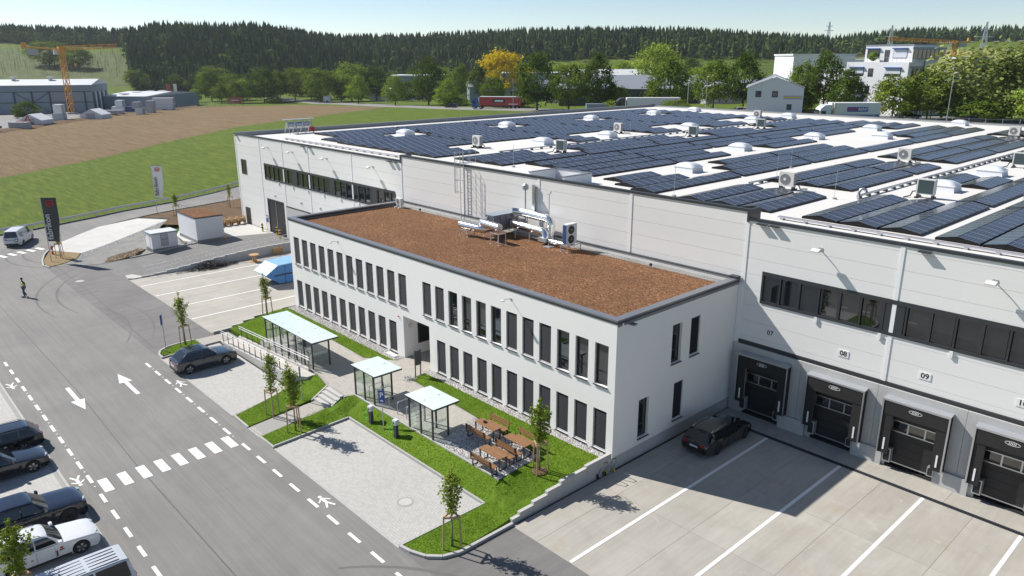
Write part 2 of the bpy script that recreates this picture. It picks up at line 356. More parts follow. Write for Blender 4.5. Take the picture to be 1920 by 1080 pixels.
foliage('leaf_willow', (0.108, 0.154, 0.046), (0.216, 0.270, 0.090), (0.342, 0.378, 0.144), .25)
foliage('leaf_conifer', (0.017, 0.037, 0.017), (0.048, 0.087, 0.032), (0.092, 0.142, 0.048), 0.15)
foliage('grass_blade', (.092, .18, .008), (.132, .24, .012), (.185, .30, .022), .5)
# ================================================================== terrain
def ss(a, b, x):
    t = min(1, max(0, (x-a)/(b-a))); return t*t*(3-2*t)
CY, SY = math.cos(YAW), math.sin(YAW)
PXT = [-300, 0, 150, 240, 300, 500, 640, 800, 1000, 1280, 1560, 1700, 1920, 2300]
R0T = [430, 430, 430, 450, 480, 480, 500, 520, 470, 400, 400, 400, 400, 400]
R1T = [820, 820, 820, 790, 720, 720, 850, 900, 820, 820, 860, 950, 950, 950]
ZRT = [38, 38, 35, 33, 36, 35, 28, 31, 34, 34, 26, 37, 39, 39]
def siteZ(x, y): return .9*ss(22, 38, y)*ss(-122, -106, x) if x < -82 else 0
def polar(x, y):
    dh = CY*x+SY*y; return dh, 960+1485*(SY*x-CY*y)/max(dh, 1)
def gz(x, y):
    z = 10*ss(45, 150, y)*float(np.interp(x, [-350, -163, -56], [0, .68, 1]))
    dh, p = polar(x, y)
    if dh > 300:
        t = ss(float(np.interp(p, PXT, R0T)), float(np.interp(p, PXT, R1T)), dh); z = z*(1-t)+float(np.interp(p, PXT, ZRT))*t
    return z+siteZ(x, y)
def groundz(x, y):
    z = gz(x, y)
    if x > -116 and y < 52: z -= .35*ss(-116, -112, x)*(1-ss(46, 52, y))
    return z-.03
def drape(poly, zf, step=2.5, mb=None):
    bm = bmesh.new(); bm.faces.new([bm.verts.new((x, y, 0)) for x, y in poly])
    xs = [p[0] for p in poly]; ys = [p[1] for p in poly]
    for a, lo, hi in ((0, min(xs), max(xs)), (1, min(ys), max(ys))):
        k = int((hi-lo)/step)
        for i in range(1, k+1):
            c = [0, 0, 0]; nn = [0, 0, 0]; c[a] = lo+(hi-lo)*i/(k+1); nn[a] = 1
            bmesh.ops.bisect_plane(bm, geom=bm.verts[:]+bm.edges[:]+bm.faces[:], plane_co=c, plane_no=nn)
    bmesh.ops.recalc_face_normals(bm, faces=bm.faces[:])
    mb = mb or MB(); bm.verts.index_update()
    up = all(f.normal.z > -.5 for f in bm.faces)
    mb.add([(v.co.x, v.co.y, zf(v.co.x, v.co.y)) for v in bm.verts], [tuple(v.index for v in (f.verts if up else reversed(f.verts[:]))) for f in bm.faces])
    bm.free(); return mb
gx = sorted(set(list(np.linspace(-1500, -460, 53))+list(np.linspace(-450, -130, 65))+list(np.linspace(-126, 20, 40))+list(np.linspace(40, 500, 12))))
gy = sorted(set(list(np.linspace(-300, -20, 12))+list(np.linspace(-10, 260, 68))+list(np.linspace(270, 1400, 80))))
mb = MB(); mb.add([(x, y, groundz(x, y)) for y in gy for x in gx], [(j*len(gx)+i, j*len(gx)+i+1, (j+1)*len(gx)+i+1, (j+1)*len(gx)+i) for j in range(len(gy)-1) for i in range(len(gx)-1)])
struct('ground', mb, 'meadow', True)
def strip(name, A, B, m, matn, dz, sub=6):
    def fine(L): return [tuple(np.array(L[i])*(1-k/sub)+np.array(L[i+1])*k/sub) for i in range(len(L)-1) for k in range(sub)]+[L[-1]]
    A = fine(A); B = fine(B); k = MB().loft(A, B, m, lambda x, y: gz(x, y)+dz); n = len(A); V = []
    for a, b in zip(A, B):
        d = Vector((a[0]-b[0], a[1]-b[1])).normalized()*random.uniform(2.5, 4.5); V.append((a[0]+d.x, a[1]+d.y, gz(a[0]+d.x, a[1]+d.y)-.12))
    k.add(V+[(a[0], a[1], gz(*a)+dz) for a in A], [(i, i+1, n+i+1, n+i) for i in range(n-1)])
    return struct(name, k, matn, True)
strip('ploughed_field', [(-150, -40), (-169, 20.2), (-177.5, 29), (-190.6, 44.2), (-210.9, 68.3), (-227.7, 96.7), (-229, 125.4), (-242.2, 154.2)],
      [(-262, 0), (-276, 33), (-284, 44.9), (-304.5, 65.9), (-342.7, 102.1), (-369.5, 138.7), (-343.3, 177), (-252, 168)], 14, 'soil_field', .06)
strip('field_bank', [(-262, 0), (-276, 33), (-284, 44.9), (-304.5, 65.9), (-342.7, 102.1), (-369.5, 138.7)], [(-265, -2), (-279, 31), (-287.5, 43), (-308, 63.5), (-346.5, 99.5), (-375, 138)], 2, 'soil', .5)
strip('works_yard', [(-266, -2), (-280, 31), (-288, 43), (-309, 63.5), (-347, 99.5), (-375, 138)], [(-420, -20), (-430, 10), (-440, 30), (-445, 60), (-450, 100), (-445, 140)], 6, 'road_far', .08)
hop = strip('hop_field_slope', [(-640, 20), (-610, 70), (-585, 120), (-560, 168)], [(-860, 60), (-835, 120), (-790, 175), (-722, 220)], 24, 'hop_field', .4)
strip('far_meadow', [(-300, 560), (-200, 560), (-110, 560), (-30, 560)], [(-540, 840), (-360, 850), (-150, 860), (20, 860)], 14, 'far_field', .4)
strip('ripe_grain_field', [(-215, 640), (-150, 640), (-60, 640)], [(-300, 800), (-190, 800), (-60, 800)], 6, 'ripe_field', .9)
strip('country_lane', [(-445, 140), (-470, 160), (-520, 180), (-560, 185)], [(-440, 150), (-466, 168), (-518, 190), (-558, 196)], 3, 'road_far', .2)
strip('street_behind', [(-420, 196), (-330, 190), (-270, 176), (-215, 165), (-165, 162), (-120, 158), (-80, 150), (-40, 150), (20, 160)],
      [(-425, 206), (-332, 199), (-272, 184), (-217, 173), (-167, 170), (-120, 168), (-78, 172), (-38, 176), (20, 186)], 3, 'road_far', .15)
# ================================================================== road and yards
road = MB()
road.poly([(-94, 6.75, 0), (14, 6.75, 0), (14, 16.62, 0), (-94, 16.62, 0)])
drape([(-94, -14), (-94, 6.75), (-94, 16.62), (-97.45, 17.0), (-102.15, 18.6), (-104.64, 19.9), (-106.23, 20.96), (-109.2, 23.7), (-111.8, 26.6), (-113.6, 31.5), (-116.2, 41), (-124.3, 41), (-121.9, 33), (-119.5, 28.2), (-117.9, 23.8), (-116.4, 19.8), (-114.5, 10), (-113, -14)], lambda x, y: 0 if y < 22 else siteZ(x, y)*ss(22, 30, y)+.01, 3, road)
road.loft([(-116.2, 41), (-118.7, 48), (-121.5, 55), (-129, 75), (-140, 100)], [(-124.3, 41), (-128, 49), (-132, 57), (-141, 77), (-152, 102)], 3, lambda x, y: gz(x, y)+.05)
road = struct('road', road, 'asphalt')
ap = MB(); ap.poly([(-25.99, 16.62, 0), (14, 16.62, 0), (14, 21.72, 0), (-25.99, 21.72, 0)])
ap.poly([(-94, 16.62, 0), (-59.98, 16.62, 0), (-59.98, 21.72, 0), (-82.3, 21.72, 0), (-91.2, 20.9, 0), (-93.6, 17.4, 0)]); ap.poly([(-59.98, 16.62, 0), (-57.9, 16.62, 0), (-58.2, 20.12, 0), (-59.98, 20.12, 0)]); struct('yard_apron', ap, 'asphalt_apron')
mb = drape([(-91.2, 20.9), (-82.3, 21.72), (-82.46, 22.5), (-82.46, 41.0), (-89, 41.0), (-90.6, 36), (-91.2, 30)], lambda x, y: siteZ(-92, y), 1.5); struct('gate_ramp', mb, 'asphalt_ramp')
# darker paving seams
def seam(pts, w=.07):
    for a, b in zip(pts[:-1], pts[1:]):
        a = Vector((*a, .004)); b = Vector((*b, .004)); d = (b-a).normalized(); s = Vector((-d.y, d.x, 0))*w/2
        o = MB().poly([a-s, b-s, b+s, a+s]).build('paving_seam', 'black_seam', road)
mat('black_seam', (.10, .095, .09), .8, var=.3, vs=1.5)
seam([(-94, 10.1), (-55.8, 10.35), (-43, 10.1), (-20, 10.25)], .06); seam([(-93.5, 17.6), (-80, 17.55), (-60.4, 17.0)], .07)
# worn tyre tracks, a shade darker or dustier than the asphalt
asphalt('tyre_wear', (.125, .122, .118), (.19, .186, .18)); asphalt('dust_wear', (.20, .192, .178), (.28, .268, .248))
def track(cx_, cy_, r0, a0, a1, w_, matn, nm='tyre_track'):
    k = 22; m = MB(); V = []
    for i in range(k+1):
        a = a0+(a1-a0)*i/k; ww = w_*(.55+.45*math.sin(math.pi*i/k))*random.uniform(.85, 1.15)
        for q in (-1, 1): V.append((cx_+(r0+q*ww/2)*math.cos(a), cy_+(r0+q*ww/2)*math.sin(a), .0035))
    m.add(V, [(2*i, 2*i+1, 2*i+3, 2*i+2) for i in range(k)]); m.build(nm, matn, road)
for q in ((-78, 30, 15.5, R(215), R(285), .22), (-78, 30, 17.2, R(212), R(282), .22), (-70, 4, 13.6, R(60), R(112), .2), (-70, 4, 15.4, R(62), R(108), .2), (-100, 24, 8.2, R(228), R(318), .3), (-100, 24, 9.9, R(228), R(312), .3), (-18, 8, 8.6, R(75), R(150), .22), (-18, 8, 10.4, R(78), R(146), .22)): track(*q, 'tyre_wear')
for y, x0, x1 in ((7.2, -58, -24), (16.25, -57, -28)):
    for k in range(5):
        a = x0+(x1-x0)*k/5+random.random(); V = []; L = random.uniform(1.5, 4)
        for i in range(9): t_ = i/8; ww = .28*math.sin(math.pi*t_)*random.uniform(.5, 1.2)+.01; V += [(a+L*t_, y-ww+random.uniform(-.05, .05), .0032), (a+L*t_, y+ww, .0032)]
        MB().add(V, [(2*i, 2*i+2, 2*i+3, 2*i+1) for i in range(8)]).build('dust_patch', 'dust_wear', road)
def slabs(name, xs, ys, zf=lambda x, y: 0, matn='slab'):
    t = struct(name, MB().box(min(xs), min(ys), -.2, max(xs), max(ys), -.03), 'concrete_wall')
    for i in range(len(xs)-1):
        for j in range(len(ys)-1):
            MB().box(xs[i]+.007, ys[j]+.007, -.19, xs[i+1]-.007, ys[j+1]-.007, random.uniform(-.003, .003)).build('concrete_slab', matn, t)
    return t
yr = slabs('loading_yard', [-23.62, -21.95, -17.5, -13.05, -8.6, -4.15, .3, 6, 14], [21.73, 27.75, 33.4, 39.1])
slabs('dock_strip', [-23.7, -19.3, -14.6, -10.1, -5.6, -1.1, 6, 14], [39.42, 41.0])
yl = slabs('loading_yard', [-82.2, -76.85, -72.3, -67.75, -63.2, -60.75], [21.73, 27.75, 33.4, 41.0])
dr = MB(); dr.box(-23.7, 39.1, -.2, 14, 39.42, -.06); struct('drain_channel', dr, 'black')
dg = bpy.data.objects['drain_channel']
for i in range(int(37/1.0)):
    g = MB(); x = -23.6+i
    for a in range(9): g.box(x+a*.11, 39.12, -.03, x+a*.11+.05, 39.4, -.004)
    g.box(x, 39.11, -.03, x+.985, 39.14, -.002); g.box(x, 39.38, -.03, x+.985, 39.41, -.002); g.build('drain_grate', 'steel_dark', dg)
for x in (-19.82, -15.35, -10.95, -6.5, -2.1): MB().box(x-.09, 21.8, .001, x+.09, 39.08, .008).build('bay_line', 'marking', yr)
for x in (-79.0, -74.65, -69.85, -65.5): MB().box(x-.08, 21.9, .001, x+.08, 40.9, .008).build('bay_line', 'marking', yl)
# road markings
ME = {}
def markset(name, mb_fn, places):
    me = mb_fn().mesh(name, 'marking')
    for (x, y, rz) in places: newobj(name, me, road, (x, y, .0045), rz)
markset('lane_dash', lambda: MB().box(-.52, -.085, 0, .52, .085, .003), [(-58.6+2.01*i, 7.72, 0) for i in range(-3, 9)]+[(-39.99+2.02*i, 7.72, 0) for i in range(9)]+[(-57.1+2.035*i, 15.51, 0) for i in range(8)]+[(-40.16+2.01*i, 15.54, 0) for i in range(10)])
markset('lane_dot', lambda: MB().cyl((0, 0, 0), (0, 0, .003), .05, 8), [(-57.6+2.01*i, 7.72, 0) for i in range(19)]+[(-56.1+2.02*i, 15.52, 0) for i in range(17)])
markset('zebra_stripe', lambda: MB().box(-.78, -.235, 0, .78, .235, .003), [(-41.28-.02*i, 8.2+.982*i, 0) for i in range(8)]+[(-102.6-.35*i, 14.1+1.02*i, R(-72)+R(90)) for i in range(-2, 5)])
def arrow(): return MB().box(-2.6, -.13, 0, .1, .13, .003).prism([(.1, -.42), (2.0, 0), (.1, .42)], 0, .003)
markset('direction_arrow', arrow, [(-54.1, 9.97, 0), (-54.9, 13.3, math.pi)])
def walker():
    m = MB(); m.cyl((-.55, 0, 0), (-.55, 0, .003), .1, 10)
    for a, b, ww in (((-.42, 0), (.1, .02), .17), ((.1, .02), (.62, .25), .11), ((.1, .02), (.6, -.2), .11), ((-.38, 0), (-.02, .33), .08), ((-.38, 0), (-.05, -.3), .08)):
        m.bar((*a, .0015), (*b, .0015), ww, .003)
    return m
markset('walker_symbol', walker, [(-59.7, 7.2, math.pi), (-42.75, 7.2, math.pi), (-52.1, 16.05, 0), (-31.85, 16.07, 0)])
for x, y, r, pa in ((-85.3, 17.9, .4, road),):
    o = MB().cyl((x, y, .001), (x, y, .009), r, 20).build('manhole_cover', 'concrete_light', pa); MB().cyl((x, y, .0095), (x, y, .012), r*.72, 20).build('lid', 'concrete_kerb', o)
# kerbs
def kerb(name, pts, w=.15, h=.12, seg=1.0, m='concrete_kerb', zf=lambda x, y: 0):
    t = MB(); P = [Vector(p) for p in pts]
    for a, b in zip(P[:-1], P[1:]):
        L = (b-a).length; k = max(1, round(L/seg)); d = (b-a)/k
        for i in range(k):
            p = a+d*i; q = a+d*(i+1); e = d.normalized()*.006; z = zf(p.x, p.y)
            t.bar((p.x+e.x, p.y+e.y, z+h-.15), (q.x-e.x, q.y-e.y, zf(q.x, q.y)+h-.15), w, .3)
    return struct(name, t, m)
kerb('bay_edge_kerb', [(-70, 6.67), (-20, 6.67)], .14, .012); kerb('bay_edge_kerb', [(-57.85, 16.68), (-44.65, 16.68)], .12, .012); kerb('bay_edge_kerb', [(-42.35, 16.68), (-40.75, 16.68)], .12, .012); kerb('bay_edge_kerb', [(-38.8, 16.68), (-26.0, 16.68)], .12, .012)
kerb('lawn_kerb', [(-38.98, 16.7), (-39.28, 21.95), (-26.0, 21.95), (-26.0, 16.8)], .1, .12)
kerb('lawn_kerb', [(-26, 16.72), (-25.3, 16.85), (-24.55, 17.15), (-24.0, 17.7), (-23.72, 18.5), (-23.72, 21.8)], .16, .14, .7)
kerb('lawn_kerb', [(-44.6, 16.72), (-42.42, 16.68)], .12, .08); kerb('lawn_kerb', [(-40.7, 16.68), (-38.9, 16.7)], .12, .08)
kerb('island_kerb', [(-57.7, 16.75), (-58.6, 16.8), (-59.3, 17.1), (-59.85, 17.8), (-60.0, 18.7), (-60.0, 20.05)], .15, .12, .6); kerb('island_kerb', [(-57.75, 16.85), (-58.2, 20.1), (-58.25, 21.5)], .1, .12)
kerb('junction_kerb', [(-93.2, 16.9), (-94.5, 16.55), (-97.3, 17.05), (-100, 17.8), (-102.2, 18.75)], .16, .12, .8); kerb('ramp_kerb', [(-91.3, 24.6), (-91.3, 30.3), (-90.7, 36)], .14, .14, 1, zf=lambda x, y: siteZ(-92, y))
kerb('outer_kerb', [(-114.6, 10), (-116.5, 19.8), (-118, 23.8), (-119.6, 28.2), (-122, 33), (-124.4, 41), (-128.2, 49), (-132.2, 57)], .2, .12, 1.0, 'steel_dark', lambda x, y: max(0, gz(x, y)))
# pavers: every stone is cut out of joint sand
def paving(name, poly, z, matn, lx=.30, ly=.20, zf=None, base='paver_joint'):
    zf = zf or (lambda x, y: z)
    xs = [p[0] for p in poly]; ys = [p[1] for p in poly]
    b = struct(name, drape(poly, lambda x, y: zf(x, y)-.0045, 3), base)
    from mathutils.geometry import intersect_point_line
    def inside(x, y):
        c = False; n = len(poly); j = n-1
        for i in range(n):
            if (poly[i][1] > y) != (poly[j][1] > y) and x < (poly[j][0]-poly[i][0])*(y-poly[i][1])/(poly[j][1]-poly[i][1])+poly[i][0]: c = not c
            j = i
        return c
    V = []; Q = []; T = []; k = 0; y = min(ys); row = 0; g = .004
    while y < max(ys):
        x = min(xs)-(row % 2)*lx/2
        while x < max(xs):
            x0, x1, y0, y1 = x+g, x+lx-g, y+g, y+ly-g
            if all(inside(a, c) for a in (x0, x1) for c in (y0, y1)):
                h = zf((x0+x1)/2, (y0+y1)/2)+random.uniform(-.001, .001)
                V += [(x0, y0, h), (x1, y0, h), (x1, y1, h), (x0, y1, h), (x0, y0, h-.03), (x1, y0, h-.03), (x1, y1, h-.03), (x0, y1, h-.03)]
                Q += [(k, k+1, k+2, k+3), (k, k+4, k+5, k+1), (k+1, k+5, k+6, k+2), (k+2, k+6, k+7, k+3), (k+3, k+7, k+4, k)]
                t = random.random()**.8 if random.random() < .93 else -.3; T += [t]*5; k += 8
            x += lx
        y += ly; row += 1
    me = np_mesh('paving_stones', np.array(V), np.array(Q), T, matn); o = newobj('paving_stones', me, b); o['kind'] = 'stuff'; return b
paving('parking_bay', [(-70, -3), (-20, -3), (-20, 6.59), (-70, 6.59)], 0, 'paver')
paving('parking_bay', [(-58.15, 16.75), (-44.62, 16.75), (-45.2, 19.2), (-45.9, 21.3), (-58.2, 21.3)], 0, 'paver', .22, .15)
paving('parking_bay', [(-38.9, 16.75), (-26.05, 16.75), (-26.05, 21.88), (-39.2, 21.88)], 0, 'paver', .22, .15)
o = MB().cyl((-28.97, 19.1, .0), (-28.97, 19.1, .006), .45, 24).build('manhole_cover', 'slab', bpy.data.objects['parking_bay.002']); MB().cyl((-28.97, 19.1, .0065), (-28.97, 19.1, .01), .34, 24).build('lid', 'concrete_light', o)
# ================================================================== office terrace
TZ = .8
paving('terrace_pavement', [(-54.2, 23.15), (-45.3, 23.15), (-42.9, 22.65), (-40.75, 22.55), (-40.5, 23.28), (-31.7, 23.28), (-32.55, 26.98), (-40.15, 27.4), (-40.45, 29.5), (-40.45, 34.6), (-43.7, 34.6), (-43.65, 28.6), (-45.7, 27.1), (-54.2, 27.45)], TZ, 'paver_terrace', .3, .2)
struct('terrace_fill', MB().prism([(-54.2, 23.15), (-45.3, 23.15), (-42.9, 22.65), (-40.75, 22.55), (-40.5, 23.28), (-31.7, 23.28), (-32.55, 26.98), (-40.15, 27.4), (-40.45, 29.5), (-43.65, 28.6), (-45.7, 27.1), (-54.2, 27.45)], -.05, TZ-.02), 'concrete_light')
kerb('terrace_edging', [(-40.5, 23.22), (-26.3, 23.22)], .1, TZ+.03); kerb('terrace_edging', [(-54.2, 23.1), (-46.2, 23.1)], .1, TZ+.02)
paving('garden_path', [(-42.38, 16.75), (-40.78, 16.75), (-41.3, 21.5), (-42.85, 21.5)], 0, 'paver_terrace', .2, .2, lambda x, y: .02+.1*ss(16.8, 21, y))
paving('ramp_landing', [(-60.1, 20.15), (-58.3, 20.15), (-58.3, 22.9), (-60.1, 22.9)], .01, 'paver_terrace', .2, .2)
st = thing('garden_steps', 'four short concrete steps with pale side cheeks between the two lawns', 'steps', (-42, 21.9, .1))
for i in range(4): MB().box(-42.95+.03*i, 21.5+.28*i, 0, -41.1+.05*i, 21.5+.28*(i+1)+.03, .27+.175*i).build('step', 'concrete_light', st)
for x in (-43.06, -40.98): MB().prism([(x-.05, 21.35), (x+.05, 21.35), (x+.05, 22.6), (x-.05, 22.6)], 0, lambda x_, y: .15+(y-21.35)*.56).build('cheek', 'concrete_light', st)
# access ramp with handrails
def rampz(x): return .8*min(1, max(0, (x+58.2)/11.6))
rp = thing('access_ramp', 'pale sloping access ramp with low concrete side walls behind the dark grey car', 'ramp', (-52, 22.2, 0))
MB().prism([(-58.2, 21.62), (-46.4, 21.62), (-45.3, 22.3), (-45.3, 22.95), (-58.2, 22.95)], -.02, lambda x, y: rampz(x)+.01).build('slope', 'path', rp)
for y in (21.52, 23.03): MB().prism([(-58.2, y-.09), (-46.3, y-.09), (-46.3, y+.09), (-58.2, y+.09)], -.05, lambda x, y_: rampz(x)+.12).build('side_wall', 'concrete_light', rp)
def handrail(y, x0, x1, label):
    t = thing('handrail', label, 'handrail', ((x0+x1)/2, y, 0), group='ramp handrails'); n = 12
    for i in range(n):
        x = x0+.15+(x1-x0-.3)*i/(n-1); MB().box(x-.03, y-.02, rampz(x)+.1, x+.03, y+.02, rampz(x)+.98).build('post', 'dark_metal', t)
    for h in (1.0, .82):
        m = MB(); m.tube([(x0-.2, y-.04, rampz(x0)+h), (x0, y-.04, rampz(x0)+h), (x1, y-.04, rampz(x1)+h), (x1+.15, y-.04, rampz(x1)+h)], .024, 8); m.build('rail', 'alu', t, True)
handrail(21.52, -57.9, -46.6, 'steel handrail on the car park side of the access ramp'); handrail(23.03, -57.9, -46.2, 'steel handrail on the shelter side of the access ramp')
# retaining walls, stepped
def stepped(label, X, steps, y0):
    t = thing('retaining_wall', label, 'wall', (X, (y0+29)/2, 0), group='stepped retaining walls beside the office'); y = y0
    for y1, h in steps:
        k = max(1, round((y1-y)/1.0))
        for i in range(k):
            a = y+(y1-y)*i/k; b = y+(y1-y)*(i+1)/k; MB().box(X-.1, a+.006, -.1, X+.1, b-.006, h+.06).build('wall_element', 'concrete_light', t)
        y = y1
stepped('stepped pale concrete retaining wall running from the lawn kerb to the near office corner', -23.88, [(22.35, .18), (23.3, .36), (24.3, .53), (25.3, .70), (27.25, .88), (29.3, 1.0)], 21.85)
stepped('low stepped retaining wall between left loading yard and the lawn beside the long shelter', -60.55, [(23.4, .12), (24.4, .28), (25.4, .48), (28.0, .66), (29.3, .8)], 21.8)
# lawns
def lz_front(x, y):
    a = float(np.interp(y, [17, 21.5, 23.3, 25.3, 27.3], [.09, .15, .36, .66, .82])); b = .09+.71*min(1, max(0, (y-22.0)/1.2)); c = float(np.interp(y, [17, 19.5, 21.5, 22.75], [.06, .1, .2, .8]))
    t = ss(-26.4, -24.4, x); u = ss(-40.3, -39.3, x)
    return (b*u+c*(1-u))*(1-t)+a*t
def lz_left(x, y): return .1+.7*min(1, max(0, (y-22.6)/4.4))
LAWN = [([(-44.5, 16.8), (-42.45, 16.75), (-43.1, 21.4), (-43.1, 22.6), (-45.2, 23.05), (-46.0, 22.2), (-45.95, 21.3), (-45.25, 19.2)], lz_front),
        ([(-40.7, 16.75), (-39.05, 16.78), (-39.33, 22.0), (-26.0, 22.0), (-25.95, 16.9), (-25.3, 17.0), (-24.6, 17.3), (-24.1, 17.8), (-23.82, 18.5), (-23.98, 21.8), (-23.98, 28.85), (-26.5, 28.72), (-26.55, 26.5), (-26.25, 23.15), (-40.5, 23.15), (-40.85, 22.5), (-41.2, 21.4)], lz_front),
        ([(-26.5, 26.6), (-26.5, 28.72), (-40.1, 28.72), (-40.2, 27.45), (-32.6, 27.05)], lambda x, y: TZ+.01),
        ([(-60.4, 23.15), (-54.25, 23.15), (-54.25, 27.5), (-45.75, 27.15), (-43.75, 28.45), (-60.4, 28.45)], lz_left),
        ([(-58.25, 16.95), (-58.9, 17.05), (-59.4, 17.5), (-59.85, 18.5), (-59.9, 20.0), (-58.3, 20.0), (-57.95, 17.5)], lambda x, y: .09)]
def pts_in(poly, n):
    P = np.array(poly); lo = P.min(0); hi = P.max(0); out = []
    while len(out) < n:
        q = lo+(hi-lo)*rng.random((n*2, 2)); c = np.zeros(len(q), bool); j = len(P)-1
        for i in range(len(P)):
            a, b = P[i], P[j]; cond = (a[1] > q[:, 1]) != (b[1] > q[:, 1])
            with np.errstate(divide='ignore', invalid='ignore'): xi = (b[0]-a[0])*(q[:, 1]-a[1])/(b[1]-a[1])+a[0]
            c ^= cond & (q[:, 0] < xi); j = i
        out += list(map(tuple, q[c]))
    return out[:n]
def area(p): return abs(sum(p[i-1][0]*p[i][1]-p[i][0]*p[i-1][1] for i in range(len(p))))/2
for poly, zf in LAWN:
    mb = drape(poly, zf, .8); n_ = len(poly)
    for i in range(n_):
        a, b = poly[i], poly[(i+1) % n_]; k_ = max(1, int(math.dist(a, b)/.8))
        for q in range(k_):
            u = [a[0]+(b[0]-a[0])*q/k_, a[1]+(b[1]-a[1])*q/k_]; v = [a[0]+(b[0]-a[0])*(q+1)/k_, a[1]+(b[1]-a[1])*(q+1)/k_]; mb.add([(*u, zf(*u)-.6), (*v, zf(*v)-.6), (*v, zf(*v)), (*u, zf(*u))], [(0, 1, 2, 3)])
    o = struct('lawn', mb, 'lawn')
    n = int(area(poly)*330); P = pts_in(poly, n); V = np.zeros((n, 3, 3)); a = rng.random(n)*6.283; hh = .025+.035*rng.random(n)
    B = np.array([(x, y, zf(x, y)-.004) for x, y in P]); dx = np.stack([np.cos(a), np.sin(a), 0*a], 1)*.022
    V[:, 0] = B-dx; V[:, 1] = B+dx; V[:, 2] = B+np.stack([(rng.random(n)-.5)*.06, (rng.random(n)-.5)*.06, hh], 1)
    me = np_mesh('grass_blades', V.reshape(-1, 3), np.arange(n*3).reshape(-1, 3), rng.random(n), 'grass_blade'); g = newobj('grass_blades', me, o); g['kind'] = 'stuff'
# pebbles
OCT = np.array([(1, 0, 0), (-1, 0, 0), (0, 1, 0), (0, -1, 0), (0, 0, 1)], float); OF = np.array([(0, 2, 4), (2, 1, 4), (1, 3, 4), (3, 0, 4)])
def pebbles(name, poly, zf, per, r, matn, parent):
    n = int(area(poly)*per); P = np.array([(x, y, zf(x, y)) for x, y in pts_in(poly, n)]); s = r*(.5+rng.random((n, 1, 1))*.8); a = rng.random(n)*6.28
    o = OCT[None]*s*np.array([1, 1, .75]); c, d = np.cos(a)[:, None], np.sin(a)[:, None]
    V = np.stack([o[..., 0]*c-o[..., 1]*d, o[..., 0]*d+o[..., 1]*c, o[..., 2]], -1)+P[:, None]
    F = (OF[None]+np.arange(n)[:, None, None]*5).reshape(-1, 3)
    g = newobj(name, np_mesh(name, V.reshape(-1, 3), F, np.repeat(rng.random(n), 4), matn), parent); g['kind'] = 'stuff'; return g
for poly in ([(-60.4, 28.5), (-43.75, 28.5), (-43.7, 29.36), (-60.4, 29.36)], [(-40.4, 28.75), (-24.0, 28.75), (-24.0, 29.36), (-40.4, 29.36)], [(-31.7, 23.3), (-26.32, 23.25), (-26.6, 26.5), (-32.5, 26.95)]):
    o = struct('gravel_bed', drape(poly, lambda x, y: TZ-.01, 2), 'gravel_ground'); pebbles('pebbles', poly, lambda x, y: TZ-.01, 260, .055, 'pebble', o)
struct('bed_fill', MB().prism([(-31.6, 23.3), (-26.4, 23.25), (-26.7, 26.4), (-32.4, 26.9)], -.05, TZ-.03), 'soil')
# ================================================================== left side by the huts
sg = lambda d: (lambda x, y: siteZ(x, y)+d)
o = struct('gravel_track', drape([(-93.6, 17.5), (-95.6, 20.2), (-98.05, 21.25), (-107.1, 34.4), (-103.5, 32), (-97, 31.8), (-91.3, 31), (-91.3, 21)], sg(.004), 2), 'gravel_ground')
pebbles('pebbles', [(-95.6, 20.2), (-98.05, 21.25), (-107.1, 34.4), (-105.6, 33.6), (-97.2, 22), (-94.6, 20.3)], sg(.0), 90, .07, 'pebble', o)
struct('lay_by_pavement', drape([(-102.2, 18.85), (-98.05, 21.2), (-107.1, 34.35), (-112.9, 32.2), (-111.75, 26.7), (-109.16, 23.8), (-106.2, 21.05), (-104.6, 20.0)], sg(.02), 2), 'slab_pale')
struct('flag_island', drape([(-93.7, 17.2), (-94.5, 16.7), (-97.4, 17.2), (-101.9, 18.8), (-98.05, 21.15), (-95.6, 20.15), (-93.9, 18)], sg(.06), 1.5), 'sand_soil')
struct('bare_soil', drape([(-107.1, 34.4), (-113, 32.3), (-116.4, 41), (-118.9, 48), (-121.5, 55), (-98.4, 55), (-98.4, 41.1), (-97.2, 38.4), (-101.9, 34.4), (-104.5, 32.8)], lambda x, y: gz(x, y)+.06, 2), 'soil')
kerb('soil_kerb', [(-107.1, 34.45), (-112.9, 32.25), (-116.3, 41), (-118.8, 48)], .12, .16, 1, 'steel_dark', lambda x, y: gz(x, y))
struct('hut_forecourt', drape([(-97.1, 31.9), (-91.25, 31.2), (-90.6, 36), (-88.9, 41.05), (-98.3, 41.05), (-97.2, 38.3), (-101.8, 34.3)], sg(.012), 2), 'slab_pale')
hp = [(-91.5, 21.9), (-91.5, 25.2), (-93.8, 27.2), (-95.0, 26.6), (-93.2, 22.8)]
o = struct('rubble_mound', drape(hp, lambda x, y: siteZ(x, y)+.03+.35*math.exp(-((x+92.6)**2/1.2+(y-25)**2/3)), .4), 'sand_soil'); pebbles('rubble_stones', hp, lambda x, y: siteZ(x, y)+.03+.35*math.exp(-((x+92.6)**2/1.2+(y-25)**2/3)), 45, .11, 'rubble', o)
rw = thing('retaining_wall', 'rising grey concrete retaining wall under the white tubular railing', 'wall', (-82.3, 32, 0))
for i in range(14): 
    a = 23+i*1.28; MB().box(-82.44, a+.006, -.1, -82.24, a+1.274, siteZ(-92, a+1.28)+.1+.06*(i > 1)).build('wall_element', 'concrete_wall', rw)
struct('wall_toe', MB().prism([(-84, 21.9), (-82.6, 21.75), (-82.2, 22.2), (-82.2, 23), (-82.5, 23.2), (-84, 22.6)], -.1, .1), 'concrete_light')
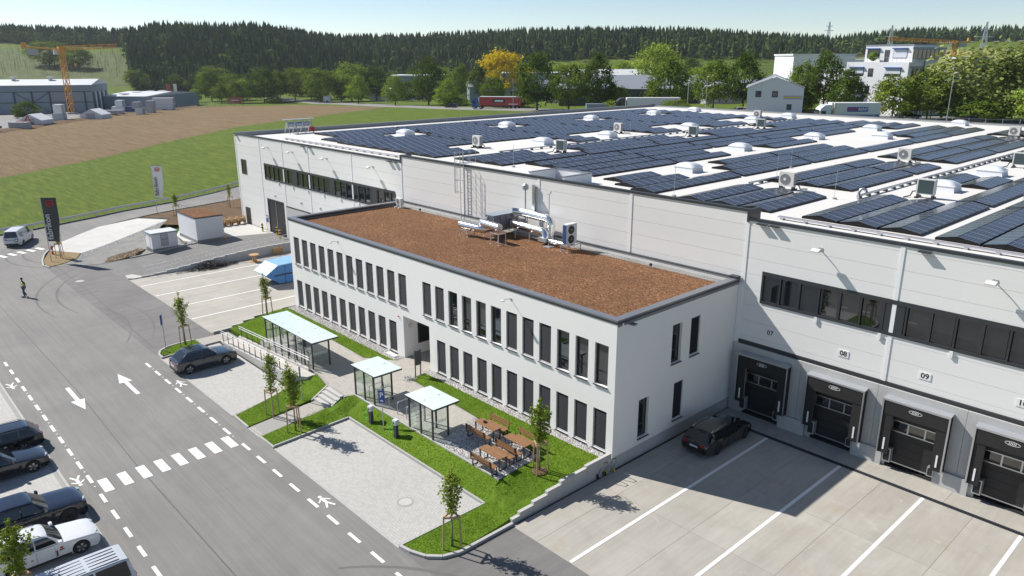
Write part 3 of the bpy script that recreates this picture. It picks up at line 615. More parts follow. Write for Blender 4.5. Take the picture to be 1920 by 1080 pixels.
# ================================================================== warehouse
YW = 41.2
wh = thing('warehouse', 'long white panelled warehouse with loading docks and a roof full of solar panels', 'warehouse', (-40, 85, 0))
XB = [-98.2, -91.2, -85.1, -78.8, -69.5, -60.4, -51.0, -41.7, -32.6, -23.55, -14.5, -5.4, 3.7, 14]
DOCK = [-23.1, -18.52, -14.1, -9.57, -5.05, -.55, 3.95, 8.45]
RIB = [(-22.3, 13.9, 7.58, 9.52), (-90.2, -61.6, 7.62, 9.52)]
OPEN = RIB+[(-96.95, -95.4, 7.5, 9.42), (-97.05, -95.6, .7, 3.12), (-90.2, -85.75, .7, 5.15)]
def subtract(r, holes):
    out = [r]
    for h in holes:
        nx = []
        for a, b, c, d in out:
            if h[0] >= b or h[1] <= a or h[2] >= d or h[3] <= c: nx.append((a, b, c, d)); continue
            x0, x1 = max(a, h[0]), min(b, h[1])
            if a < x0: nx.append((a, x0, c, d))
            if x1 < b: nx.append((x1, b, c, d))
            if c < h[2]: nx.append((x0, x1, c, h[2]))
            if h[3] < d: nx.append((x0, x1, h[3], d))
        out = nx
    return out
for i in range(len(XB)-1):
    tall = -60.5 < XB[i] < -23.6; top = 13.1 if tall else 12.58
    low = 8.3 if tall else (.72 if XB[i] < -85.2 else 4.86)
    zs = [low]+[.2+k for k in range(1, 13) if .2+k > low+.3]+[top]
    for z0, z1 in zip(zs[:-1], zs[1:]):
        for a, b, c, d in subtract((XB[i]+.02, XB[i+1]-.02, z0+.006, z1-.006), OPEN):
            if b-a > .02 and d-c > .02: MB().box(a, YW, c, b, YW+.09, d).build('wall_panel', 'panel_white', wh)
    MB().box(XB[i]-.11, YW-.035, low, XB[i]+.11, YW+.02, top-.02).build('joint_cover', 'panel_trim', wh)
MB().box(-98.3, YW+.25, 0, 14.2, YW+.4, 12.55).build('light_block_wall', 'steel_dark', wh)  # unseen dark wall added behind the cladding to block light
MB().box(-98.2, YW+.41, 0, -98.05, 130, 12.5).box(-98.04, 129.8, 5, 14, 130, 12.4).build('side_wall', 'panel_white', wh)
MB().box(-98.04, YW+.41, 11.9, 14.2, 129.79, 12.2).build('roof_deck', 'roof_membrane', wh)
# parapets
for a, b, z in ((-98.3, -60.4, 12.62), (-23.55, 14.2, 12.62), (-60.4, -23.55, 13.14)):
    MB().box(a, YW-.06, z-.13, b, YW+.24, z+.03).build('parapet_cap', 'anthracite', wh)
    MB().prism([(a, YW+.25), (b, YW+.25), (b, YW+1.0), (a, YW+1.0)], 12.19, lambda x, y, z=z: z-.04-(y-YW-.25)*(z-12.3)/.75*.96).build('upstand', 'roof_membrane', wh)
for x in (-60.4, -23.55): MB().box(x-.09, YW-.07, 12.4, x+.09, YW+1.2, 13.16).build('parapet_step', 'anthracite', wh)
MB().box(-98.3, YW+.25, 12.2, -97.8, 130, 12.72).build('parapet_cap', 'coping', wh); MB().box(-97.75, 129.4, 12.2, 14, 129.95, 12.42).build('parapet_cap', 'roof_membrane', wh); MB().box(-97.75, 129.3, 12.42, 14, 130, 12.5).build('parapet_cap', 'coping', wh)
MB().box(-23.82, YW-.08, .7, -23.5, YW+.1, 8.5).build('corner_cover', 'panel_trim', wh)
# lower concrete zone
MB().box(-85.1, YW-.06, 4.70, -60.6, YW+.02, 4.855).build('base_flashing', 'anthracite', wh); MB().box(-23.78, YW-.06, 4.70, 14, YW+.02, 4.855).box(-23.78, YW-.03, 4.62, 14, YW+.02, 4.695).build('base_flashing', 'anthracite', wh)
cx = [-23.78, -19.15, -14.65, -10.15, -5.62, -1.1, 3.4, 7.9, 14]
holes = [(x+.35, x+3.0, .0, 4.05) for x in DOCK]
for i in range(8):
    m = MB()
    for a, b, c, d in subtract((cx[i]+.008, cx[i+1]-.008, -.1, 4.61), holes): m.box(a, YW-.15, c, b, YW+.2, d)
    m.build('concrete_panel', 'concrete_wall', wh)
for a, b in ((-85.1, -79), (-78.98, -70), (-69.98, -60.8)): MB().box(a+.01, YW-.1, -.1, b-.01, YW+.2, 4.69).build('concrete_panel', 'concrete_wall', wh)
MB().box(-98.2, YW-.02, .3, -85.12, YW+.2, .71).build('plinth', 'concrete_wall', wh)
# docks
def oval(m, cxx, y, cz, a, b):
    P = [(cxx+a*math.cos(t*math.pi/12), y, cz+b*math.sin(t*math.pi/12)) for t in range(25)]
    for p, q in zip(P[:-1], P[1:]): m.bar(p, q, .012, .018)
    for k in range(5): m.bar((cxx-.16+.07*k, y, cz-.05), (cxx-.13+.07*k, y, cz+.05), .03, .03)
    return m
YS = YW-.62
for x in DOCK:
    x1 = x+3.36; t = MB().box(x+.01, YS, .92, x+.09, YW-.16, 4.1).build('dock_shelter', 'black_rubber', wh); MB().box(x1-.09, YS, .92, x1-.01, YW-.16, 4.1).build('side_cheek', 'black_rubber', t)
    MB().box(x+.1, YS+.02, .92, x+.58, YS+.07, 4.1).build('side_curtain', 'black_rubber', t); MB().box(x1-.58, YS+.02, .92, x1-.1, YS+.07, 4.1).build('side_curtain', 'black_rubber', t)
    MB().box(x+.1, YS-.01, 3.28, x1-.1, YS+.015, 4.1).build('head_curtain', 'black_rubber', t)
    MB().prism([(x-.02, YS-.02), (x1+.02, YS-.02), (x1+.02, YW-.155), (x-.02, YW-.155)], 4.11, lambda xx, y: 4.17+(y-YS)*.12).build('canopy', 'galv', t)
    MB().box(x-.03, YS-.04, 4.06, x1+.03, YS-.012, 4.15).box(x-.03, YS-.04, .9, x+.05, YS-.012, 4.055).box(x1-.05, YS-.04, .9, x1+.03, YS-.012, 4.055).build('front_frame', 'alu', t)
    for a in (x+.27, x1-.36): MB().box(a, YS-.005, 1.15, a+.09, YS+.018, 1.85).build('guide_strip', 'white_paint', t)
    oval(MB(), x+1.68, YS-.016, 3.8, .33, .1).build('maker_badge', 'white_paint', t)
    d = MB().box(x+.36, YW-.02, 3.35, x+2.99, YW+.05, 4.04).build('dock_door', 'door_black', wh)
    for k in range(6):
        if k != 4: MB().box(x+.36, YW-.02, .34+k*.5, x+2.99, YW+.05, .34+k*.5+.49).build('door_section', 'door_black', d)
    MB().box(x+.36, YW, 2.34, x+2.99, YW+.04, 2.82).build('door_section', 'door_black', d)
    for a, b in ((.45, 1.22), (1.3, 2.1), (2.18, 2.9)):
        MB().box(x+a, YW-.012, 2.2, x+b, YW-.002, 2.76).build('pane', 'rib_glass', d)
    MB().box(x+.4, YW-.04, 2.76, x+2.95, YW-.014, 2.82).box(x+.4, YW-.04, 2.14, x+2.95, YW-.014, 2.2).box(x+.4, YW-.039, 2.2, x+.45, YW-.014, 2.76).box(x+1.22, YW-.039, 2.2, x+1.3, YW-.014, 2.76).box(x+2.1, YW-.039, 2.2, x+2.18, YW-.014, 2.76).build('window_frame', 'alu', d)
    MB().box(x+.36, YW-.05, .27, x+2.99, YW-.021, .335).build('door_seal', 'alu', d)
    MB().box(x+.37, YW-.14, -.05, x+2.98, YW+.15, .1).build('leveller_pit_shade', 'black_rubber', wh)  # solid block, the shade of the leveller recess put into its black
    b = MB().box(x+.3, YW-.5, .42, x+.72, YW-.16, 1.25).build('dock_bumper', 'galv', wh); MB().box(x+.36, YW-.52, .5, x+.66, YW-.502, 1.17).build('rubber_pad', 'black_rubber', b)
    b = MB().box(x+2.62, YW-.45, .42, x+2.95, YW-.16, .95).build('dock_bumper', 'galv', wh); MB().box(x+2.66, YW-.47, .5, x+2.9, YW-.452, .9).build('rubber_pad', 'black_rubber', b)
    MB().box(x+2.9, YW-.33, -.05, x+4.6, YW-.155, .9).build('dock_pier', 'concrete_wall', wh)
def sign(x, z, txt, s=1):
    t = MB().box(x-.3*s, YW-.03, z-.2*s, x+.3*s, YW-.005, z+.2*s).build('number_sign', 'white_paint', wh)
    o = newobj('digits', text_mesh(txt, .42*s, 'digits', 'black', .006), t, (x, YW-.034, z)); o.rotation_euler = (R(90), 0, 0)
for i, x in enumerate((-21.41, -16.85, -12.46, -7.95, -3.4, 1.1)): sign(x, 5.76, '%02d' % (7+i))
for i, x in enumerate((-87.9, -81.2, -76.7)): sign(x, 5.7, '%02d' % (1+i), .8)
for x in (-18.9, -10.1, -1.2, -88.7, -82.4, -74.5, -65.3):
    t = MB().box(x-.12, YW-.03, 11.42, x+.12, YW-.002, 11.62).build('wall_lamp', 'galv', wh)
    MB().tube([(x, YW-.03, 11.5), (x, YW-.3, 11.6), (x, YW-.5, 11.58)], .03, 6).build('arm', 'galv', t)
    MB().prism([(x-.24, YW-.82), (x+.24, YW-.82), (x+.24, YW-.48), (x-.24, YW-.48)], 11.46, lambda a, y: 11.54+(y-YW+.82)*.3).build('lamp_head', 'ac_white', t)
for x in (-22.6, -21.8, -79.6, -78.1, -62.3, -61.3, -97.5, -13.4):
    MB().box(x-.3, YW-.28, 12.36, x+.3, YW-.002, 12.42).build('overflow_spout', 'dark_metal', wh)
# ribbon windows
for a, b, c, d in RIB:
    rb = MB().box(a, YW-.05, d-.24, b, YW+.12, d-.002).box(a, YW-.05, c, b, YW+.12, c+.1).box(a, YW-.06, c-.07, b, YW+.02, c-.002).build('ribbon_window', 'anthracite', wh)
    k = 0; x = a; MB().box(a, YW-.05, c+.101, a+.12, YW+.12, d-.241).build('mullion', 'anthracite', rb)
    while x < b-.5:
        x2 = min(x+1.21, b); colm = k % 7 == 6
        if colm: MB().box(x+.1, YW-.03, c+.101, x2-.1, YW+.05, d-.241).build('post_cladding', 'anthracite', rb)
        else: MB().box(x+.1, YW+.05, c+.1, x2-.1, YW+.07, d-.24).build('pane', 'rib_glass', rb)
        wdt = .16 if k % 2 else .1
        MB().box(x2-wdt/2, YW-.045, c+.101, x2+wdt/2, YW+.118, d-.241).build('mullion', 'anthracite', rb)
        if k % 3 == 2: MB().box(x2-.08, YW-.1, c-.42, x2+.08, YW-.002, c-.075).build('bracket', 'panel_trim', wh)
        x = x2; k += 1
    MB().box(a, YW+.13, c, b, YW+.2, d).build('backing', 'black', rb)
t = MB().box(-96.95, YW-.03, 7.5, -95.4, YW+.1, 7.62).box(-96.95, YW-.03, 9.3, -95.4, YW+.1, 9.42).box(-96.95, YW-.03, 7.621, -96.83, YW+.1, 9.299).box(-95.52, YW-.03, 7.621, -95.4, YW+.1, 9.299).build('window', 'anthracite', wh); MB().box(-96.83, YW+.03, 7.62, -95.52, YW+.05, 9.3).build('pane', 'rib_glass', t)
t = MB().box(-97.05, YW-.02, .7, -95.6, YW+.05, 3.12).build('side_door', 'anthracite', wh); MB().box(-95.85, YW-.08, 1.75, -95.7, YW-.025, 1.8).build('handle', 'alu', t)
t = MB().box(-90.2, YW-.03, 5.0, -85.75, YW+.1, 5.15).box(-90.2, YW-.03, .7, -90.05, YW+.1, 4.999).box(-85.9, YW-.03, .7, -85.75, YW+.1, 4.999).build('gate', 'anthracite', wh)
for a in (-90.04, -87.96): MB().box(a, YW+.04, .72, a+2.03, YW+.08, 4.99).build('gate_interior_dark', 'door_black', t)  # black sheets stand in for the unlit interior of the open gate
MB().box(-88.0, YW-.01, .72, -87.93, YW+.035, 4.99).build('gate_strip', 'galv', t)
t = MB().box(-91.0, YW-.04, 2.0, -90.5, YW-.01, 2.9).build('safety_sign', 'sign_blue', wh); MB().box(-90.9, YW-.045, 2.5, -90.6, YW-.041, 2.8).build('pictogram', 'white_paint', t)
# access hatch kerb on the roof
hb = thing('roof_opening', 'square sunken roof opening with pale upstand edges behind the tall parapet', 'roof opening', (-42.7, 44.6, 12.2))
for a in ((-44.7, 43.0, -44.5, 46.2), (-40.9, 43.0, -40.7, 46.2), (-44.49, 46.0, -40.91, 46.2)):
    MB().box(a[0], a[1], 12.2, a[2], a[3], 13.0).build('upstand', 'hall_white', hb); MB().box(a[0]-.04, a[1]-.04, 13.001, a[2]+.04, a[3]+.04, 13.06).build('cap', 'coping', hb)
# ================================================================== solar bands
def segs(a, b, n=12, gap=.45):
    out = []
    while a < b-2: out.append((a, min(a+n, b))); a += n+gap
    return out
BANDS = [('the right edge of the picture, cut off by it', [((-9.7, -12.1), segs(45.3, 95)), ((-7.3, -4.9), segs(45.3, 70))]),
 ('the cable tray, second from the right', [((-15.2,), segs(45.5, 108)), ((-17.6, -20.0), [(45.4, 56.4), (65.6, 71.6), (85, 97)])]),
 ('the long metal tray, on its left side', [((-24.5, -27.0, -29.5), [(45.4, 53.4), (57.3, 69.3), (69.8, 75.8), (79.5, 91.5), (92, 104), (104.5, 109.5), (113, 121)])]),
 ('two brown stained walkways, three rows wide', [((-34.1,), segs(45.8, 121)), ((-36.5,), [(46.8, 53.8), (60.5, 72.5), (73, 85), (102, 120)]), ((-38.9,), [(48.2, 53.5), (63.5, 72.5), (73, 85), (103, 120)])]),
 ('the sunken roof opening, right in the middle', [((-42.8,), [(48.8, 60.8), (61.2, 70.4), (79, 89), (112, 121)]), ((-45.3,), [(48.8, 60.8), (61.2, 71), (79, 89), (96, 105), (112, 121)]), ((-47.8, -50.2), segs(50, 122))]),
 ('the wall ladder, just behind it', [((-53.1,), segs(47.5, 119)), ((-55.5, -57.9), [(47.5, 56.5), (62, 74), (74.4, 81), (87, 97.5), (103, 119)])]),
 ('the parapet step, behind its left end', [((-62.2, -64.6, -67.0), [(46.5, 53.3), (68, 72.3), (83, 89.3), (97, 106), (114, 118)]), ((-69.4,), segs(46.5, 119))]),
 ('the far left skylights, on their right side', [((-71.8, -74.2, -76.6, -79.0), segs(46.5, 119))]),
 ('the left roof edge, the outermost one', [((-81.4, -83.8), [(47, 55.3), (61, 73), (79, 91.4), (97.5, 108), (114, 120)]), ((-86.2, -88.6, -91.0), segs(50, 120))])]
mat('pv_edge', (.42, .43, .46), .45, metal=.3)
def pvmesh(sgn):
    m = MB(); x0, z0, x1, z1 = (-1.15, .30, -.02, .10) if sgn > 0 else (-2.28, .10, -1.17, .30)
    m.m = 1; m.add([(x0, .01, z0-.035), (x1, .01, z1-.035), (x1, .985, z1-.035), (x0, .985, z0-.035), (x0, .01, z0), (x1, .01, z1), (x1, .985, z1), (x0, .985, z0)], [(0, 3, 2, 1), (0, 1, 5, 4), (1, 2, 6, 5), (2, 3, 7, 6), (3, 0, 4, 7), (4, 5, 6, 7)])
    m.m = 0; m.add([(x0+.012, .045, z0+.0035), (x1-.012, .045, z1+.0035), (x1-.012, .95, z1+.0035), (x0+.012, .95, z0+.0035)], [(0, 1, 2, 3)]); m.m = 2
    for a in (.012, .951): m.add([(x0, a, z0+.003), (x1, a, z1+.003), (x1, a+.032, z1+.003), (x0, a+.032, z0+.003)], [(0, 1, 2, 3)])
    return m
PVM = {s: pvmesh(s).mesh('solar_panel', ['pv', 'pv_frame', 'pv_edge']) for s in (1, -1)}
RZ = 12.25
for lab, rows in BANDS:
    bt = thing('solar_array', 'solar panel band next to '+lab, 'solar panels', (rows[0][0][0], 60, RZ), group='bands of roof solar panels')
    items = []; rail = MB()
    for bots, sg_ in rows:
        for bx in bots:
            for a, b in sg_:
                n = int((b-a)/1.0)
                for k in range(n):
                    for s in (1, -1): items.append((bx, a+k, s))
                rail.box(bx-.06, a, RZ-.04, bx-.01, a+n, RZ+.06).box(bx-2.29, a, RZ-.04, bx-2.24, a+n, RZ+.06)
                for yy in (a+.03, a+n-.06): rail.add([(bx-.05, yy, RZ), (bx-1.16, yy, RZ), (bx-2.26, yy, RZ), (bx-2.26, yy, RZ+.06), (bx-1.16, yy, RZ+.26), (bx-.05, yy, RZ+.06)], [(0, 1, 4, 5), (1, 2, 3, 4)])
    rail.build('mounting_rails', 'pv_frame', bt)
    items.sort(key=lambda t: -t[0]*.70*-1+t[1]*.65)
    items.sort(key=lambda t: CY*t[0]+SY*t[1])
    V = []; near = items[:250]; far = items[250:]
    for x, y, s in near: newobj('solar_panel', PVM[s], bt, (x, y, RZ))
    if far:
        m = MB()
        src = {s: pvmesh(s) for s in (1, -1)}
        for x, y, s in far:
            q = src[s]; n = len(m.v); m.v += [(p[0]+x, p[1]+y, p[2]+RZ) for p in q.v]; m.f += [tuple(i+n for i in f) for f in q.f]; m.t += q.t; m.mi += q.mi
        m.build('distant_solar_panels', ['pv', 'pv_frame', 'pv_edge'], bt, kind='stuff')
# skylights
def skylight():
    m = MB(); m.add([(-1.05, -.85, 0), (1.05, -.85, 0), (1.05, .85, 0), (-1.05, .85, 0), (-.95, -.75, .5), (.95, -.75, .5), (.95, .75, .5), (-.95, .75, .5)], [(0, 1, 5, 4), (1, 2, 6, 5), (2, 3, 7, 6), (3, 0, 4, 7), (4, 5, 6, 7)])
    d = MB(); n = 8
    P = [(-1+2*i/n, -.8+1.6*j/n) for j in range(n+1) for i in range(n+1)]
    d.add([(x, y, .5+.34*(max(0, 1-abs(x)**2.6)*max(0, 1-abs(y/.8)**2.6))**.55) for x, y in P], [(j*(n+1)+i, j*(n+1)+i+1, (j+1)*(n+1)+i+1, (j+1)*(n+1)+i) for j in range(n) for i in range(n)])
    d.box(-1.02, -.82, .44, 1.02, .82, .499)
    return m, d
ORD = ['nearest', 'second', 'third', 'fourth', 'fifth', 'sixth']
m, d = skylight(); sk = thing('skylight', 'x', 'skylight', (0, 0, 0), group='domed roof skylights', local=True); m.build('curb', 'hall_white', sk); d.build('dome', 'dome', sk, 40)
first = True
for X, ys, rn in ((-20, (63, 74.3, 92), 'the right cable tray'), (-39.2, (57.4, 98.6, 125.9), 'the three row band right of the middle'), (-44.7, (75, 92, 108.7), 'the middle of the roof'), (-63.9, (63.7, 75.3, 93.2, 110.2, 121.5), 'the left inner panels'), (-83.7, (58, 76, 94.5, 111, 123.3), 'the left roof edge')):
    for i, y in enumerate(ys):
        lab = 'white domed skylight, %s of the line beside %s' % (ORD[i], rn)
        if first: sk.location = (X, y, 12.2); sk['label'] = lab; first = False
        else: copy_tree(sk, (X, y, 12.2), 0, lab)
# condensers
def condenser(name, label, group=None):
    t = thing(name, label, 'air conditioner', (0, 0, 0), group=group, local=True)
    MB().box(-.5, -.2, .25, .5, .2, 1.15).build('casing', 'ac_white', t)
    MB().cyl((-.08, -.2, .7), (-.08, -.225, .7), .34, 20).build('fan_grille', 'grey_box', t); MB().cyl((-.08, -.226, .7), (-.08, -.24, .7), .1, 10).build('fan_hub', 'ac_white', t)
    MB().box(-.45, .201, .3, .42, .215, 1.1).build('coil', 'ac_dark', t); MB().box(.501, -.12, .35, .515, .18, 1.05).build('side_coil', 'grey_box', t)
    for x in (-.42, .42): MB().box(x-.05, -.45, 0, x+.05, .45, .1).box(x-.03, -.2, .1, x+.03, .2, .25).build('foot', 'dark_metal', t)
    MB().tube([(.5, .1, .4), (.7, .15, .35), (.75, .3, .1), (.9, .9, .06)], .04, 6).build('pipe', 'black_rubber', t); return t
c0 = condenser('condenser', 'x', 'roof air conditioners'); first = True
for X, ys, rz, rn in ((-28.3, (54.7, 77.2, 111.5), 0, 'fan side showing, in the line left of the long tray'), (-19.7, (58.6, 81.2), math.pi, 'dark back showing, in the line right of the long tray'), (-56.4, (59, 83.2, 99.7), math.pi, 'dark back showing, in the middle line'), (-66.2, (55.6, 80.2, 115.6), 0, 'fan side showing, in the left line')):
    for i, y in enumerate(ys):
        lab = '%s air conditioner box, %s' % (ORD[i], rn)
        if first: c0.location = (X, y, 12.2); c0['label'] = lab; c0.scale = (1.2, 1.2, 1.2); first = False
        else: copy_tree(c0, (X, y, 12.2), rz, lab)
# trays
for X, a, b, lab in ((-22.9, 54.8, 100, 'long galvanised cable tray beside the right skylights on the roof'), (-31.4, 54.5, 61, 'short cable tray between two panel bands near the roof edge'), (-60.7, 54, 118, 'long cable tray running back across the left half of the roof')):
    t = thing('cable_tray', lab, 'cable tray', (X, a, 12.2))
    MB().box(X-.1, a, 12.36, X-.07, b, 12.46).box(X+.07, a, 12.36, X+.1, b, 12.46).box(X-.069, a, 12.36, X+.069, b, 12.38).build('channel', 'galv', t)
    y = a+.3
    while y < b: MB().box(X-.16, y-.09, 12.2, X+.16, y+.09, 12.355).build('support', 'dark_metal', t); y += 1.5
t = thing('cable_tray', 'cable tray with pink cables along the front roof edge', 'cable tray', (-15, 44.1, 12.2))
MB().box(-23.2, 44.0, 12.33, 14, 44.03, 12.42).box(-23.2, 44.22, 12.33, 14, 44.25, 12.42).build('channel', 'galv', t); MB().box(-23.2, 44.04, 12.33, 14, 44.21, 12.38).build('cables', 'pink_cable', t) if mat('pink_cable', (.5, .22, .27), .6, var=.3, vs=3) else 0
for i in range(24): MB().box(-23+i*1.5, 43.95, 12.2, -22.8+i*1.5, 44.3, 12.325).build('support', 'galv', t)
t = thing('cable_tray', 'cable tray along the roof edge behind the left parapet', 'cable tray', (-76, 44.2, 12.2))
MB().box(-90, 44.1, 12.33, -61, 44.13, 12.42).box(-90, 44.3, 12.33, -61, 44.33, 12.42).build('channel', 'galv', t); MB().box(-90, 44.14, 12.33, -61, 44.29, 12.38).build('cables', 'pink_cable', t)
for i in range(19): MB().box(-89.8+i*1.5, 44.05, 12.2, -89.6+i*1.5, 44.38, 12.325).build('support', 'galv', t)
t = thing('cooling_rack', 'galvanised frame with three round coolers at the left roof corner', 'cooling unit', (-96, 50, 12.2))
for i in range(4):
    x = -97.2+i*.0; y = 47.8+i*1.15; MB().bar((-97.3, y, 12.2), (-96.5, y, 14.0), .08).bar((-95.7, y, 12.2), (-96.4, y, 14.0), .08).build('leg', 'galv', t)
for i in range(3):
    y = 48.4+i*1.15; MB().cyl((-96.75, y-.45, 13.3), (-96.75, y+.45, 13.3), .42, 14).build('cooler', 'alu', t)
MB().box(-97.0, 47.4, 14.0, -96.2, 51.8, 14.08).build('top_beam', 'galv', t); MB().box(-96, 50.8, 12.4, -95.4, 51.3, 13.0).build('motor', 'red', t)
# pipe vents, rods
vt = thing('roof_vent_pipe', 'curved white pipe vent on the roof behind the dock numbers', 'vent', (-22.6, 54.2, 12.2)); MB().tube([(-22.6, 54.2, 12.2), (-22.6, 54.2, 12.8), (-22.5, 54.25, 13.0), (-22.35, 54.3, 13.05), (-22.2, 54.4, 12.95), (-22.15, 54.4, 12.8)], .1, 10).build('bend', 'alu', vt, True); MB().cyl((-22.6, 54.2, 12.2), (-22.6, 54.2, 12.3), .16, 10).build('flange', 'hall_white', vt)
LR = ['beside the curved white vent pipe', 'behind the nearest fan side air conditioner', 'at the short cable tray end', 'in the middle of the white walkway', 'in front of the middle skylights', 'beside the long left cable tray', 'far back in the left half', 'near the first left skylight', 'next to the left roof edge', 'right of the dark backed air conditioner', 'right of the sunken opening', 'left of the sunken opening']
for i, (x, y) in enumerate(((-24, 53.5), (-34, 66), (-31, 58), (-52, 66), (-41, 84), (-60, 75), (-70, 92), (-80, 62), (-92, 74), (-14, 60), (-32.5, 46), (-52, 48))):
    t = thing('lightning_rod', 'thin upright lightning rod on a concrete foot, '+LR[i], 'lightning rod', (x, y, 12.2), group='lightning rods on the roof'); MB().cyl((x, y, 12.2), (x, y, 12.32), .17, 10).build('foot', 'concrete_kerb', t); MB().cyl((x, y, 12.3), (x, y, 14.4), .014, 5).build('rod', 'alu', t)
# ================================================================== office
OX0, OX1, OY = -60.6, -23.8, 29.37
of = thing('office_building', 'two storey white office block with narrow windows and brown gravel roof', 'office building', (-42, 35, 0))
UP = [-59.9+1.44*i for i in range(12)]+[-41.13+1.44*i for i in range(12)]; LO = [-59.95+1.44*i for i in range(11)]+[-39.67+1.44*i for i in range(11)]
WW, WHT, DEP = .97, 2.42, .2
SIDE = [(34.38, 4.88), (36.2, 4.88), (31.55, 1.1), (34.85, 1.13)]
def facade(m, fn, rects, U0, U1, Z0, Z1):
    us = sorted({U0, U1, *[r[0] for r in rects], *[r[1] for r in rects]}); zs = sorted({Z0, Z1, *[r[2] for r in rects], *[r[3] for r in rects]})
    for a, b in zip(us[:-1], us[1:]):
        for c, d in zip(zs[:-1], zs[1:]):
            if not any(r[0]-1e-6 <= a and b <= r[1]+1e-6 and r[2]-1e-6 <= c and d <= r[3]+1e-6 for r in rects): m.poly([fn(a, c, 0), fn(b, c, 0), fn(b, d, 0), fn(a, d, 0)])
    for a, b, c, d, dep in rects:
        for p, q in (((a, c), (b, c)), ((b, c), (b, d)), ((b, d), (a, d)), ((a, d), (a, c))): m.poly([fn(*p, 0), fn(*q, 0), fn(*q, dep), fn(*p, dep)])
rf = [(x, x+WW, 4.78, 4.78+WHT, DEP) for x in UP]+[(x, x+WW, .9, .9+WHT, DEP) for x in LO]+[(-43.65, -40.5, .78, 4.05, 5.2)]
m = MB(); facade(m, lambda u, z, d: (u, OY+d, z), rf, OX0, OX1, .66, 8.58); m.build('front_wall', 'plaster', of)
m = MB(); facade(m, lambda u, z, d: (OX1-d, u, z), [(y, y+.93, z, z+WHT, DEP) for y, z in SIDE], OY, YW-.1, .72, 8.58); m.build('side_wall', 'plaster', of)
MB().poly([(OX0, OY, .5), (OX0, 41.1, .5), (OX0, 41.1, 8.58), (OX0, OY, 8.58)]).build('side_wall', 'plaster', of)
for k in range(4): MB().box(OX1-.3, OY+.02+2.93*k, -.1, OX1-.02, OY+.02+2.93*(k+1)-.008, .73).build('plinth_panel', 'concrete_wall', of)
MB().box(OX0+.02, OY+.02, -.1, OX1-.31, OY+.2, .68).box(OX0+.02, OY+.21, -.1, OX0+.2, 41, .6).build('plinth', 'concrete_wall', of)
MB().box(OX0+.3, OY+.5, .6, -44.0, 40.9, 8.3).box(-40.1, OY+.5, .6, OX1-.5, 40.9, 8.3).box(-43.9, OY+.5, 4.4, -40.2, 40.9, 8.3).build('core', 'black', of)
# entrance
MB().poly([(-43.65, OY+5.2, .78), (-40.5, OY+5.2, .78), (-40.5, OY+5.2, 4.05), (-43.65, OY+5.2, 4.05)]).build('recess_wall', 'anthracite', of)
t = MB().box(-43.66, 30.6, 1.62, -43.6, 32.4, 4.0).build('recess_window', 'anthracite', of); MB().box(-43.599, 30.7, 1.75, -43.59, 32.3, 3.95).build('pane', 'win_glass', t)
MB().cyl((-43.65, 29.95, 3.2), (-43.56, 29.95, 3.2), .17, 18).build('entrance_lamp', 'ac_white', of); MB().cyl((-44.2, OY, 3.88), (-44.2, OY-.09, 3.88), .05, 8).build('alarm_lamp', 'red', of)
# windows
wf = MB(); y0, y1 = DEP-.03, DEP+.05
wf.box(0, y0, 0, .06, y1, WHT).box(WW-.06, y0, 0, WW, y1, WHT).box(.06, y0, 0, WW-.06, y1, .06).box(.06, y0, WHT-.1, WW-.06, y1, WHT).box(.06, y0, .72, WW-.06, y1, .79); WFM = wf.mesh('window', 'anthracite')
gp = MB().box(.06, DEP, .06, WW-.06, DEP+.02, .72).box(.06, DEP, .79, WW-.06, DEP+.02, WHT-.1); GPM = gp.mesh('pane', 'win_glass')
SLM = MB().box(-.03, -.09, -.045, WW+.03, DEP+.02, -.012).mesh('sill', 'anthracite')
bl = MB()
for k in range(30):
    z = .10+k*.0755; bl.add([(.07, .05, z), (WW-.07, .05, z), (WW-.07, .105, z+.058), (.07, .105, z+.058)], [(0, 1, 2, 3)])
bl.box(.03, .05, WHT-.1, WW-.03, .15, WHT-.005).box(.06, .115, .06, WW-.06, .12, WHT-.1)
BLM = bl.mesh('blind', 'slat'); BBM = MB().box(.07, .04, .05, WW-.07, .11, .085).mesh('bottom_rail', 'white_paint')
GUM = MB().box(.012, .06, .02, .045, .13, WHT-.02).mesh('guide_rail', 'alu')
def window(x, y, z, rz, blind):
    w_ = newobj('window', WFM, of, (x, y, z), rz)
    def sub(nm, me):
        o = bpy.data.objects.new(nm, me); col.objects.link(o); o.parent = w_
    sub('pane', GPM); sub('sill', SLM)
    if blind: sub('blind', BLM); sub('bottom_rail', BBM)
    else: sub('guide_rail', GUM)
for i, x in enumerate(UP): window(x, OY, 4.78, 0, i not in (14, 15, 16, 17, 21, 22, 23))
for x in LO: window(x, OY, .9, 0, True)
for k, (y, z) in enumerate(SIDE): window(OX1, y, z, R(90), k in (1, 3))
